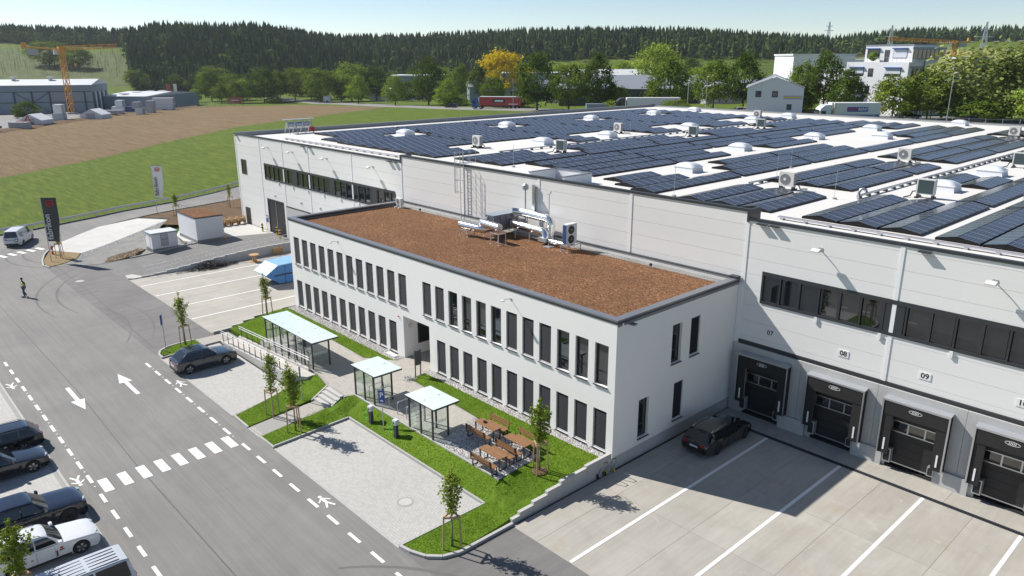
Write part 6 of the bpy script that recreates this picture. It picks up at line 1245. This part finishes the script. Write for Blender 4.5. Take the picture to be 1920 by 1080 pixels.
NTH = ['leftmost', 'second', 'third', 'fourth', 'fifth', 'sixth', 'seventh', 'eighth', 'ninth', 'tenth', 'eleventh', 'twelfth', 'thirteenth', 'fourteenth', 'fifteenth', 'sixteenth', 'seventeenth', 'eighteenth', 'nineteenth', 'twentieth', 'twenty first', 'twenty second', 'twenty third', 'twenty fourth']
for k in range(24):
    x, y = pol2(392+k*39+random.uniform(-10, 10), random.uniform(420, 470) if k < 12 else random.uniform(360, 440)); tree(random.choice(['dark', 'mid', 'mid2', 'light2', 'dark2']), x, y, random.uniform(11, 17), random.uniform(9, 14), '%s tree from the left in the green belt behind the field tree row' % NTH[k], group='green belt behind the field')
def shrub(x, y, r, h, label, key='mid2'): tree(key, x, y, h, r, label, clear=0, group='shrubs')
for x, y, r, h, lab, k in ((-370, 178, 6, 3.2, 'low shrub left of the vehicles at the field edge', 'light'), (-238, 188, 9, 4, 'low shrub bank left of the small light tree', 'light2'), (-190, 176, 9, 4, 'dark shrub behind the rear of the red truck', 'dark'), (-139, 166, 5, 3, 'trimmed light hedge near the container', 'light'), (-114, 160, 5, 3, 'shrub under the street lamp behind the roof', 'mid2'), (-93, 164, 5, 3.4, 'shrub left of the parked cars', 'light2'), (-85, 165, 6, 4.5, 'shrub at the foot of the olive tree', 'mid2'), (-70, 162, 4, 3, 'shrub beside the refrigerated truck rear', 'dark'), (-47, 162, 6, 4, 'shrub at the fence under the willow', 'mid2'), (-344, 64, 7, 6, 'dark shrub in front of the grey blue hall', 'dark')): shrub(x, y, r, h, lab, k)
# ================================================================== far buildings
def bld(name, label, cat, loc, rz): return thing(name, label, cat, loc, rz, local=True)
t = bld('industrial_hall', 'long grey blue hall with dark columns and cross bracing behind the crane', 'hall', (-360, 92, 0), R(-118.9))
MB().box(0, -26, 0, 100, 0, 8.6).build('wall', 'hall_blue', t); MB().box(-.05, -26.05, 8.601, 100, .05, 11.3).build('upper_wall', 'hall_blue2', t)
MB().add([(-.4, .4, 11.3), (100, .4, 11.3), (100, -13, 13.4), (-.4, -13, 13.4), (-.4, -26.4, 11.3), (100, -26.4, 11.3)], [(0, 1, 2, 3), (3, 2, 5, 4), (0, 3, 4)]).build('roof', 'roof_light', t)
for k in range(10): MB().box(2.5+k*6.6, .001, 0, 3.0+k*6.6, .35, 8.7).build('column', 'steel_dark', t)
for z in (4.4, 8.65): MB().box(-.1, .06, z-.12, 100, .3, z+.12).build('rail', 'steel_dark', t)
for a, b in (((16, 8.5), (29, 0)), ((16, 0), (29, 8.5))): MB().bar((a[0], .42, a[1]), (b[0], .42, b[1]), .2, .2).build('brace', 'steel_dark', t)
for k in range(4): MB().cyl((18+k*14, -11, 12.9), (18+k*14, -11, 14.2), .8, 12).cyl((18+k*14, -11, 14.2), (18+k*14, -11, 14.5), 1.4, 12).build('roof_vent', 'roof_light', t)
for k in range(7): MB().box(-.3, -3.0-k*3.2, .5, -.06, -1.4-k*3.2, 8.4).build('strip_curtain', 'container_white' if k % 2 else 'steel_dark', t)
t = bld('industrial_hall', 'low grey hall with shallow pale roof right of the crane', 'hall', (-376, 99, 0), R(129.7))
MB().box(0, -22, 0, 43, 0, 5.9).build('wall', 'hall_blue', t); MB().add([(0, 0, 5.9), (21, 0, 7.2), (43, 0, 5.9), (0, -22, 5.9), (21, -22, 7.2), (43, -22, 5.9)], [(0, 1, 2), (5, 4, 3), (0, 3, 4, 1), (1, 4, 5, 2)]).build('roof', 'roof_light', t)
for k in range(4): MB().box(5+k*10, -9, 6.9-abs(1.5-k)*.2, 8+k*10, -6, 7.25-abs(1.5-k)*.2).build('rooflight', 'hall_white', t)
def lattice(m, P, Q, w0, bars, th=.1, up=Vector((0, 0, 1))):
    P = Vector(P); Q = Vector(Q); d = (Q-P); s = d.normalized(); a = s.orthogonal().normalized() if abs(s.z) > .9 else s.cross(up).normalized(); b = s.cross(a)
    C4 = [(a+b)*w0/2, (a-b)*w0/2, (-a-b)*w0/2, (-a+b)*w0/2]
    for c in C4: m.bar(P+c, Q+c, th*1.5)
    for k in range(bars):
        for i in range(4):
            c0, c1 = C4[i], C4[(i+1) % 4]; p = P+d*k/bars; q = P+d*(k+1)/bars; m.bar(p+(c0 if k % 2 else c1), q+(c1 if k % 2 else c0), th)
    return m
def crane(x, y, z, H, jl, cj, dirv, label, th=.12, w=1.6):
    t = thing('tower_crane', label, 'crane', (x, y, z)); dv = Vector(dirv).normalized(); T = Vector((x, y, z+H))
    lattice(MB(), (x, y, z), T, w, int(H/w/1.1), th).build('tower', 'crane_orange', t); lattice(MB(), T+Vector((0, 0, 1.8)), T+dv*jl+Vector((0, 0, 2.6)), 1.5, int(jl/1.6), th).build('jib', 'crane_orange', t)
    MB().bar(T+Vector((0, 0, 1.4)), T-dv*cj+Vector((0, 0, 2.2)), 1.2, .6).build('counter_jib', 'crane_orange', t); MB().bar(T-dv*(cj-.2)+Vector((0, 0, 2.8)), T-dv*(cj+1.2)+Vector((0, 0, 2.8)), 1.4, 2.4).build('counter_head', 'crane_orange', t)
    MB().bar(T-dv*(cj-4.5)+Vector((0, 0, .2)), T-dv*(cj-.6)+Vector((0, 0, .5)), 1.2, 2.2).build('ballast', 'crane_grey', t); MB().box(T.x-1.1, T.y-1.1, T.z, T.x+1.1, T.y+1.1, T.z+2.4).build('slewing_ring', 'crane_orange', t); MB().box(T.x-2.6, T.y-2.4, T.z-.6, T.x-1.0, T.y-.6, T.z+1.6).build('cab', 'container_white', t)
    MB().box(x-2, y-2, z-.1, x+2, y+2, z+.7).build('base', 'concrete_kerb', t); p = T+dv*jl*.22; MB().cyl(p+Vector((0, 0, 1)), p-Vector((0, 0, 4)), .05, 4).build('rope', 'black', t); MB().cyl(p-Vector((0, 0, 4)), p-Vector((0, 0, 5.2)), .4, 6).build('hook', 'crane_orange', t)
crane(-356.2, 82.4, 0, 24, 22, 14, (.66, .74, 0), 'orange tower crane standing in front of the grey blue hall', .15); crane(-150, 455, gz(-150, 455), 20, 34, 6, (-.75, -.66, .03), 'distant orange crane with a long jib on the right horizon', .25, 1.6)
def box_unit(name, label, cat, x, y, rz, L, W, H, mt, z=0, door='container_grey', group='containers of the works yard'):
    z = z or max(0, gz(x, y)); t = bld(name, label, cat, (x, y, z), rz); t['group'] = group
    MB().box(-L/2, -W/2, 0, L/2, W/2, H).build('shell', mt, t); MB().box(L/2+.001, -W/2+.15, .15, L/2+.05, W/2-.15, H-.15).build('door', door, t); MB().box(-L/2, -W/2-.03, H-.12, L/2, -W/2-.001, H).build('rim', door, t); return t
A = R(47)
for x, y, L, H, mt, z, lab in ((-330, 101, 3, 2.6, 'container_white', 0, 'lower white site container left of the grey fronted pair'), (-330.7, 100.3, 3, 2.6, 'container_grey', 2.6, 'upper grey fronted container, left of the stacked pair'), (-336, 107, 3, 2.6, 'container_grey', 0, 'lower grey fronted container, right of the stacked pair'), (-336.2, 107.3, 3, 2.6, 'container_grey', 2.6, 'upper grey fronted container, right of the stacked pair'), (-349, 99, 6, 2.6, 'container_white', 0, 'white container below the single tall white unit'), (-349, 99.3, 3, 2.6, 'container_white', 2.6, 'tall white unit stacked on a container beside the grey hall'), (-345, 103, 6, 2.6, 'container_blue', 0, 'dark blue container among the white ones'), (-356, 119, 9, 2.6, 'container_white', 0, 'long white cabin at the right end of the works yard'), (-356, 119.2, 9, 2.6, 'container_white', 2.6, 'long white cabin stacked on top at the right end'), (-318, 69.5, 4, 2.6, 'container_grey', 0, 'grey booth base between the two white tents'), (-318, 69.7, 3, 3.4, 'container_white', 2.6, 'white booth with a roof rack between the two white tents'), (-292, 52, 6, 2.2, 'container_grey', 0, 'low grey container at the left edge of the works yard'), (-326, 84, 9, 1.6, 'container_white', 0, 'long low white tank right of the booth'), (-338, 93, 8, 1.8, 'container_grey', 0, 'low grey wall unit right of the right tent')): box_unit('site_container', lab, 'container', x, y, A, L, 2.45, H, mt, z)
for x, y, lab in ((-303.5, 59, 'left white gabled storage tent at the field edge'), (-318, 81.5, 'right white gabled storage tent at the field edge')):
    t = bld('storage_tent', lab, 'tent', (x, y, .1), R(47)); t['group'] = 'white storage tents'; m = MB(); pr = [(-4, 0), (4, 0), (4, 1.9), (0, 3.9), (-4, 1.9)]
    m.add([(a, -3.5, z) for a, z in pr]+[(a, 3.5, z) for a, z in pr], [(0, 1, 2, 3, 4), (9, 8, 7, 6, 5)]+[(i, (i+1) % 5, 5+(i+1) % 5, 5+i) for i in range(5)]); m.build('canvas', 'tent', t); MB().box(-1.6, -3.56, .05, 1.6, -3.51, 2.4).build('door_flap', 'container_grey', t)
for x, y, mt, lab in ((-286, 43, 'bright_red', 'red digger with white cab at the left edge of the works yard'), (-296, 53.5, 'bright_red', 'small red machine next to the left white tent')):
    t = bld('excavator', lab, 'excavator', (x, y, .4), R(20)); MB().box(-1.8, -1.2, 0, 1.8, 1.2, .8).build('tracks', 'tyre', t); MB().box(-1.6, -1.1, .82, 1.2, 1.1, 1.9).build('hull', mt, t); MB().box(.1, -1.05, 1.91, 1.2, 0, 2.9).build('cab', 'container_white', t); MB().bar((1.0, .3, 1.7), (3.0, .3, 3.6), .3).bar((3.0, .3, 3.6), (4.2, .3, 1.6), .25).build('arm', mt, t); MB().prism([(3.9, -.2), (4.6, -.2), (4.6, .8), (3.9, .8)], .9, 1.6).build('bucket', 'steel_dark', t)
t = bld('sign_board', 'red site sign board at the end of the works fence', 'sign', (-371.5, 158, 0), R(47)); MB().box(-3.2, -.05, .5, 3.2, .05, 3.6).build('board', 'sign_red', t) if mat('sign_red', (.45, .10, .08), .6) else 0
for x in (-2.8, 2.8): MB().box(x-.08, .06, 0, x+.08, .2, 3.6).build('post', 'galv', t)
MB().box(-1.9, -.07, 1.9, 1.9, -.051, 2.3).build('lettering', 'white_paint', t)
for (x, y), mt, lab in (((-440, 150), 'bright_red', 'red pennant flag beside the low grey hall'), ((-443, 154.5), 'container_white', 'white pennant flag beside the low grey hall')):
    t = bld('pennant_flag', lab, 'flag', (x, y, 0), R(47)); MB().cyl((0, 0, 0), (0, 0, 8.5), .08, 6).build('pole', 'galv', t); MB().box(.1, -.02, 3.4, 1.9, .02, 8.3).build('cloth', mt, t)
fn = thing('works_fence', 'thin wire fence along the works yard edge', 'fence', (-365, 145, 0))
for k in range(24):
    x, y = -345-22*k/23*1.1, 110+46*k/23; MB().box(x-.05, y-.05, 0, x+.05, y+.05, 2).build('post', 'galv', fn)
    if k: MB().bar((px_, py_, 1.9), (x, y, 1.9), .05).bar((px_, py_, 1.0), (x, y, 1.0), .04).bar((px_, py_, .2), (x, y, .2), .04).build('wire', 'galv', fn)
    px_, py_ = x, y
def hall(label, x, y, rz, L, W, H, wm, rm, flat=True, ridge=0, wins=0, name='industrial_hall', z=None):
    z = gz(x, y)-.5 if z is None else z; t = bld(name, label, 'hall', (x+L*math.cos(rz), y+L*math.sin(rz), z), rz+math.pi); MB().box(0, -W, -1, L, 0, H).build('wall', wm, t)
    if ridge: MB().add([(-.4, .5, H), (L+.4, .5, H), (L+.4, -W/2, H+ridge), (-.4, -W/2, H+ridge), (L+.4, -W-.5, H), (-.4, -W-.5, H)], [(0, 1, 2, 3), (3, 2, 4, 5), (1, 4, 2), (0, 3, 5)]).build('roof', rm, t)
    else: MB().box(-.3, -W-.3, H+.001, L+.3, .3, H+.5).build('roof', rm, t)
    for k in range(wins): a = 2+k*(L-4)/wins; f = MB().box(a, .001, H*.45, a+(L-4)/wins*.6, .06, H*.75).build('window', 'steel_dark', t); MB().box(a+.15, .061, H*.47, a+(L-4)/wins*.6-.15, .08, H*.73).build('pane', 'win_dark', f)
    return t
RV = math.atan2(.736, .677)
hall('pale blue hall half hidden by the tall bright tree', -346, 232, RV, 26, 25, 11.5, 'hall_blue', 'roof_light', wins=3, z=1); hall('light hall with stepped white roof behind the middle trees', -322, 256, RV, 34, 28, 10, 'hall_white', 'roof_light', wins=4, z=1.5); t = hall('blue grey office hall with wide pale roof left of the yellow tree', -292, 262, RV, 42, 26, 12, 'hall_blue', 'roof_light', wins=7, z=2); MB().box(-14, -14, 9, -4, -2, 14).build('roof_tower', 'hall_white', t)
hall('hall with a broad grey roof and dark glazed front behind the dark trees', -183, 190, RV-R(8), 58, 26, 4.6, 'steel_dark', 'roof_grey', ridge=4.2, wins=10, z=7.2); hall('cream roofed hall between yellow tree and grey roofed hall', -222, 238, RV, 34, 22, 8, 'hall_grey', 'roof_light', ridge=3, z=6)
t = hall('white gabled workshop with small square windows behind the solar roof', -90.2, 152.4, R(30), 11.5, 24, 5.6, 'hall_white', 'roof_light', z=10, name='gabled_house')
o = [c for c in t.children if c.name.startswith('roof')][0]; bpy.data.objects.remove(o)
MB().add([(-.4, .3, 5.5), (5.75, .3, 8.0), (11.9, .3, 5.5), (-.4, -24, 5.5), (5.75, -24, 8.0), (11.9, -24, 5.5)], [(0, 3, 4, 1), (1, 4, 5, 2)]).build('roof', 'roof_grey', t); MB().add([(0, 0.001, 5.6), (11.5, .001, 5.6), (5.75, .001, 7.9)], [(0, 1, 2)]).build('gable', 'hall_white', t)
for a in (8.6, 5.2): f = MB().box(a, .002, 3.6, a+1.2, .05, 4.9).build('window', 'steel_dark', t); MB().box(a+.1, .051, 3.7, a+1.1, .06, 4.8).build('pane', 'win_dark', f)
f = MB().box(2.2, .002, 1.0, 3.2, .05, 2.2).build('window', 'steel_dark', t); MB().box(.3, .002, 3.2, 4.0, .06, 4.0).build('sign_panel', 'hall_grey', t); MB().box(.5, .061, 3.55, 3.8, .07, 3.75).build('sign_stripe', 'yellow', t)
hall('white hall with a curved pale roof left of the white office block', -108, 205, RV-R(10), 16, 34, 11.2, 'hall_white', 'roof_light', wins=0, z=11); t = hall('grey side wing of the curved roof hall', -95.5, 214, RV-R(10), 20, 30, 9.6, 'hall_grey', 'roof_light', wins=4, z=11); hall('white and grey hall right behind the office block', -84, 258, RV-R(12), 34, 40, 8.8, 'hall_grey', 'roof_light', wins=3, z=12.5)
for lab, p, d, L, W, H, wm, rm, rg, wn in (('long low pale hall behind the middle of the tree row', 690, 415, 46, 20, 6, 'hall_white', 'roof_light', 0, 6), ('low hall with blue grey roof behind the red lorry', 880, 330, 36, 18, 7, 'hall_blue', 'roof_grey', 2.4, 5), ('flat white workshop behind the dark oval tree', 1030, 300, 34, 16, 6, 'hall_white', 'roof_light', 0, 5), ('low pale hall right of the large pale green tree', 1255, 270, 30, 16, 5, 'hall_white', 'roof_light', 1.6, 4), ('small grey hall behind the trees left of the gabled workshop', 1330, 250, 22, 14, 5.5, 'hall_grey', 'roof_light', 0, 4), ('long low white hall in front of the hop poles', 1360, 330, 40, 16, 5, 'hall_white', 'roof_grey', 2, 5), ('distant white farm hall below the far wood', 1150, 420, 34, 14, 5, 'hall_white', 'brick_red', 3, 4)):
    x, y = pol2(p, d); hall(lab, x, y, RV+R(random.uniform(-12, 12)), L, W, H, wm, rm, ridge=rg, wins=wn)
hall('white stepped annexe joined to the left of the office block', -90.5, 187, R(-11.8), 12, 16, 8.2, 'hall_white', 'roof_light', wins=4, z=10.5)
# white office block
wb_ = bld('office_block', 'white multi storey office block with roof terrace behind the solar roof', 'office building', (-64.7, 171.3, 10), R(168.2)); LW, DW = 14.7, 13.0
MB().box(0, -DW, -1, LW, 0, 10.8).build('main_block', 'hall_white', wb_); MB().box(1.0, -DW, 10.801, LW-2.6, -2.4, 14.2).build('penthouse', 'hall_white', wb_); MB().box(.9, -DW-.1, 14.201, LW-2.5, -2.3, 14.4).build('penthouse_roof', 'roof_grey', wb_)
for a, b, z, big in ((1.6, 5.2, 7.9, 1), (8.0, 9.2, 7.8, 0), (10.3, 13.7, 7.9, 1), (1.6, 4.9, 4.2, 1), (8.4, 9.5, 4.2, 0), (11.6, 13.9, 4.4, 1), (9.5, 12.5, .8, 1)):
    f = MB().box(a, .001, z, b, .06, z+1.7).build('window', 'steel_dark', wb_); MB().box(a+.08, .061, z+.08, b-.08, .07, z+1.62).build('pane', 'win_dark', f)
    if big: MB().box(a-.1, .001, z+1.72, b+.1, .5, z+1.9).build('awning_box', 'awning_blue', f)
    if big and z > 7: MB().box(a+.05, .1, z+.55, b-.05, .13, z+1.68).build('blind', 'blind_white', f)
for a, b in ((2.2, 5.4), (8.6, 11.6)): f = MB().box(a, -2.399, 11.6, b, -2.34, 13.5).build('window', 'steel_dark', wb_); MB().box(a+.08, -2.339, 11.7, b-.08, -2.33, 13.4).build('pane', 'blind_white' if a < 4 else 'win_dark', f); MB().box(a-.1, -2.33, 13.5, b+.1, -1.9, 13.7).build('awning_box', 'awning_blue', f)
MB().box(6.3, -2.399, 10.82, 7.4, -2.33, 13.3).build('terrace_door', 'steel_dark', wb_)
rl2 = MB().bar((0, -.1, 11.8), (LW, -.1, 11.8), .05).build('terrace_railing', 'galv', wb_)
for k in range(16): MB().box(k*.97, -.13, 10.8, k*.97+.05, -.08, 11.8).build('baluster', 'galv', wb_)
for fl in range(4):
    z = [.8, 4.2, 7.7, 11.5][fl]; MB().box(-.06, -DW+.3, z+1.9, -.001, -.6, z+2.3).build('floor_band', 'hall_blue', wb_)
    for k in range(8): a = -1.2-k*1.45; f = MB().box(-.06, a-1.15, z, -.001, a, z+1.85).build('window', 'steel_dark', wb_); MB().box(-.08, a-1.05, z+.08, -.061, a-.08, z+1.77).build('pane', 'win_dark', f)
MB().cyl((-.12, -5.2, 0), (-.12, -5.2, 11), .09, 6).build('downpipe', 'steel_dark', wb_)
shp = MB().lathe([(.2, 0), (.9, .5), (1.0, 1.1), (.6, 1.7), (.1, 1.9)], 9, (9.0, -.9, 11.0)).build('terrace_plant', 'leaf_light', wb_)
# ================================================================== trucks and far cars
def lorry(label, x, y, z, rz, trl, trm, cabm, H=3.9, base=1.1, name='lorry', semi=True):
    t = bld(name, label, 'truck', (x, y, z), rz); MB().box(-trl/2, -1.25, base, trl/2, 1.25, H).build('box_body', trm, t); MB().box(-trl/2-.02, -1.27, H-.12, trl/2+.02, 1.27, H+.03).build('top_edge', 'container_white', t); MB().box(-trl/2+.2, -.6, .7, trl/2-.2, .6, base-.01).build('chassis', 'steel_dark', t)
    c = trl/2+.5; cb = MB(); pr = [(c, .5), (c+2.1, .5), (c+2.2, 1.5), (c+1.9, 2.9), (c+1.2, 3.5), (c, 3.6)]; n = len(pr); cb.add([(a, -1.2, b) for a, b in pr]+[(a, 1.2, b) for a, b in pr], [tuple(range(n)), tuple(range(2*n-1, n-1, -1))]+[(i, n+i, n+(i+1) % n, (i+1) % n) for i in range(n)]); cb.build('cab', cabm, t)
    MB().prism([(c+2.16, -1.05), (c+2.24, -1.05), (c+2.24, 1.05), (c+2.16, 1.05)], 1.65, 2.7).build('windscreen', 'car_glass', t)
    for s in (-1, 1): MB().box(c+.9, min(s*1.2, s*1.22), 1.7, c+1.75, max(s*1.2, s*1.22), 2.5).build('door_window', 'car_glass', t)
    for a in ([c+1.3, c-.9, -trl/2+1.2, -trl/2+2.5, -trl/2+3.8] if semi else [c+1.3, -trl/2+1.6, -trl/2+2.9]):
        for s in (-1, 1): w_ = MB().cyl((a, s*.95, .5), (a, s*1.25, .5), .5, 14).build('wheel', 'tyre', t); MB().cyl((a, s*1.251, .5), (a, s*1.27, .5), .25, 10).build('rim', 'rim', w_)
    return t
t = lorry('red box lorry with blue cab at the edge of the grass field', -188.5, 168.5, gz(-188.5, 168.5), math.atan2(-.6, -.8), 13.6, 'truck_red', 'truck_blue')
MB().box(-6.5, 1.251, 1.4, 6.3, 1.262, 3.7).build('red_panel', 'truck_red', t)
for k in range(7): 
    for j in range(3): MB().prism([(-5.8+k*1.9+.4*(j % 2), 1.2625), (-5.4+k*1.9+.4*(j % 2), 1.2625), (-5.4+k*1.9+.4*(j % 2), 1.266), (-5.8+k*1.9+.4*(j % 2), 1.266)], 1.7+j*.6, 1.9+j*.6).build('panel_pattern', 'sign_red', t)
MB().prism([(-1.6, 1.267), (2.4, 1.267), (2.1, 1.27), (-1.3, 1.27)], 2.0, 3.2).build('dark_emblem', 'car_trim', t); MB().box(-1.0, 1.2705, 2.3, 1.8, 1.274, 2.9).build('emblem_core', 'container_white', t); MB().box(-5.8, 1.267, 1.5, -2.6, 1.27, 1.75).build('lettering', 'container_white', t)
t = lorry('white refrigerated lorry with blue stripe and red and blue logo behind the roof', -62.3, 142.6, 10, RV+math.pi, 8.4, 'truck_white', 'truck_white', 3.9, 1.0, semi=False)
MB().box(-4.19, 1.251, 1.45, 4.19, 1.262, 1.85).build('blue_stripe', 'sign_blue', t); MB().box(-2.0, 1.251, 2.35, 1.8, 1.262, 3.2).build('logo_field', 'sign_blue', t); MB().box(3.95, 1.2511, 1.1, 4.15, 1.2625, 3.75).build('yellow_edge', 'yellow', t); MB().box(4.21, -.9, 2.7, 4.55, .9, 3.95).build('cooling_unit', 'container_white', t)
for tx, cx_, mt in (('FRIGO', .85, 'bright_red'), ('RENT', -1.1, 'white_paint')):
    o = newobj('logo_text', text_mesh(tx, .72, 'logo_text', mt, .012), t); o.rotation_euler = (R(90), 0, R(180)); o.location = (cx_, 1.268, 2.77)
t = lorry('long white semi trailer with dark tractor behind the roof edge', -122.5, 161.8, 8.4, RV+math.pi, 13.6, 'truck_white', 'steel_dark', 3.6); lorry('grey tarpaulin lorry with green cab beyond the gabled workshop', -122, 222, 10.5, RV-R(20), 9, 'container_grey', 'truck_green', 4.0); lorry('green and white lorry left of the grey tarpaulin lorry', -133, 224, 10.2, RV-R(20), 7, 'truck_white', 'truck_green', 4.0); lorry('red lorry half hidden behind the tree beside the curved roof hall', -95, 188, 11, RV+R(150), 7, 'bright_red', 'bright_red', 3.6)
for lab, x, y, rz, pt, kw in (('dark car driving left of the red lorry', -214, 168.2, R(200), 'car_black', dict(H=1.6)), ('beige estate car parked in front of the white gabled workshop', -92.3, 152.5, RV+math.pi, 'car_beige', {}), ('dark blue people carrier parked before the white gabled workshop', -88.4, 156.5, RV+R(150), 'car_blue', dict(H=1.8, belt=1.05)), ('grey car under the trees left of the gabled workshop', -112, 160, RV, 'car_silver', {}), ('white car parked on the street left of the box trailer', -372, 186, RV, 'car_white', {}), ('dark blue car parked on the street near the red sign board', -380, 180, RV, 'car_blue', dict(H=1.9, belt=1.1)), ('black car at the edge under the willow', -47, 158, RV, 'car_black', {}), ('black car behind the round tree in the yard drive', -60.5, 163.5, RV, 'car_black', {})): car(lab, (x, y, gz(x, y)+.16), rz, pt, detail=False, name='distant_car', **kw)
t = box_unit('box_trailer', 'small white box trailer parked on the verge below the round trees', 'trailer', -357.4, 200.5, RV, 3.6, 2, 2.6, 'container_white', .5); 
for s in (-1, 1): MB().cyl((0, s*1.0, .0), (0, s*1.2, .0), .45, 12).build('wheel', 'tyre', t)
box_unit('site_container', 'grey container under the dark oval tree behind the roof', 'container', -142, 162.5, RV, 6, 2.4, 2.4, 'hall_blue2', 7.3)
# ================================================================== lamps, masts, poles, fence
for x, y, h, lab in ((-386.9, 199.4, 11, 'street lamp above the parked vehicles at the field edge'), (-268.3, 177, 9, 'street lamp at the curved street in the middle'), (-181, 167, 9, 'street lamp in front of the red lorry'), (-112.8, 163, 7.5, 'left one of two street lamps behind the roof edge'), (-108.5, 164.5, 8, 'right one of two street lamps behind the roof edge'), (-51.5, 158, 9, 'leaning street lamp in front of the willow')):
    z = gz(x, y); t = thing('street_lamp', lab, 'street lamp', (x, y, z), group='street lamps'); MB().cyl((x, y, z), (x, y, z+h), .1, 8, .06).build('pole', 'galv', t); MB().bar((x, y, z+h), (x+.8, y-.6, z+h+.15), .22, .1).build('lamp_head', 'ac_white', t)
def pylon(x, y, h, label):
    z = gz(x, y); t = thing('power_pylon', label, 'pylon', (x, y, z), group='power pylons'); m = MB()
    for k in range(8):
        a, b = k/8, (k+1)/8; wa, wb2 = (1-a)*h*.075+.25, (1-b)*h*.075+.25
        for s, q in ((-1, -1), (1, -1), (1, 1), (-1, 1)): m.bar((x+s*wa, y+q*wa, z+a*h), (x+s*wb2, y+q*wb2, z+b*h), .35)
        for s in (-1, 1): m.bar((x+s*wa, y-wa, z+a*h), (x-s*wb2, y-wb2, z+b*h), .22)
    m.build('mast', 'galv', t)
    for zz, l in ((.72, .16), (.86, .11)): MB().bar((x-.677*h*l, y-.736*h*l, z+h*zz), (x+.677*h*l, y+.736*h*l, z+h*zz), .4, .5).build('cross_arm', 'galv', t)
for p, d, h, lab in ((1550, 800, 30, 'small distant power pylon left of the white office block'), (1667, 620, 30, 'power pylon directly above the white office block'), (1842, 520, 33, 'tall power pylon near the right edge of the picture')): x, y = pol2(p, d); pylon(x, y, h, lab)
x, y = pol2(1838, 470); t = hall('old farm barn with a red brown roof at the right horizon', x, y, RV, 16, 9, 3.2, 'wood', 'brick_red', ridge=2.6, name='barn'); t['category'] = 'barn'
m = MB()
for p0, p1, d0, d1, n in ((0, 238, 560, 700, 260), (1000, 1480, 480, 600, 300)):
    for k in range(n): x, y = pol2(random.uniform(p0, p1), random.uniform(d0, d1)); z = gz(x, y); m.box(x-.06, y-.06, z, x+.06, y+.06, z+6)
for r_d in (490, 520, 550, 580): 
    P = [pol2(1000+k*40, r_d) for k in range(13)]
    for a, b in zip(P[:-1], P[1:]): m.bar((*a, gz(*a)+6.4), (*b, gz(*b)+6.4), .12)
tag(m.build('hop_poles', 'wood_grey' if mat('wood_grey', (.10, .095, .08), .9) else '', kind='stuff'), 'rows of thin grey hop poles on the slopes', 'hop poles')
bf = thing('boundary_fence', 'low grey mesh fence behind the far roof edge on the right', 'fence', (-50, 145, 10))
for k in range(26):
    x, y = -72+k*3.2*.72, 136+k*3.2*.28; MB().box(x-.04, y-.04, gz(x, y), x+.04, y+.04, 11.9).build('post', 'galv', bf)
    if k: MB().bar((fx, fy, 11.8), (x, y, 11.8), .05).bar((fx, fy, 11.2), (x, y, 11.2), .03).bar((fx, fy, 10.6), (x, y, 10.6), .03).build('wire', 'galv', bf)
    fx, fy = x, y

# ================================================================== hazy air
m, n, l, b = nodes('haze'); n.remove(b); pv_ = n.new('ShaderNodeVolumePrincipled'); pv_.inputs['Color'].default_value = (.86, .92, 1, 1); pv_.inputs['Density'].default_value = .00008; pv_.inputs['Anisotropy'].default_value = .3
l(pv_.outputs[0], n['Material Output'].inputs['Volume'])
tag(MB().box(-1490, -290, -1.6, 490, 1390, 86).build('haze', 'haze'), 'thin pale haze over the far hills', 'haze', kind='stuff')
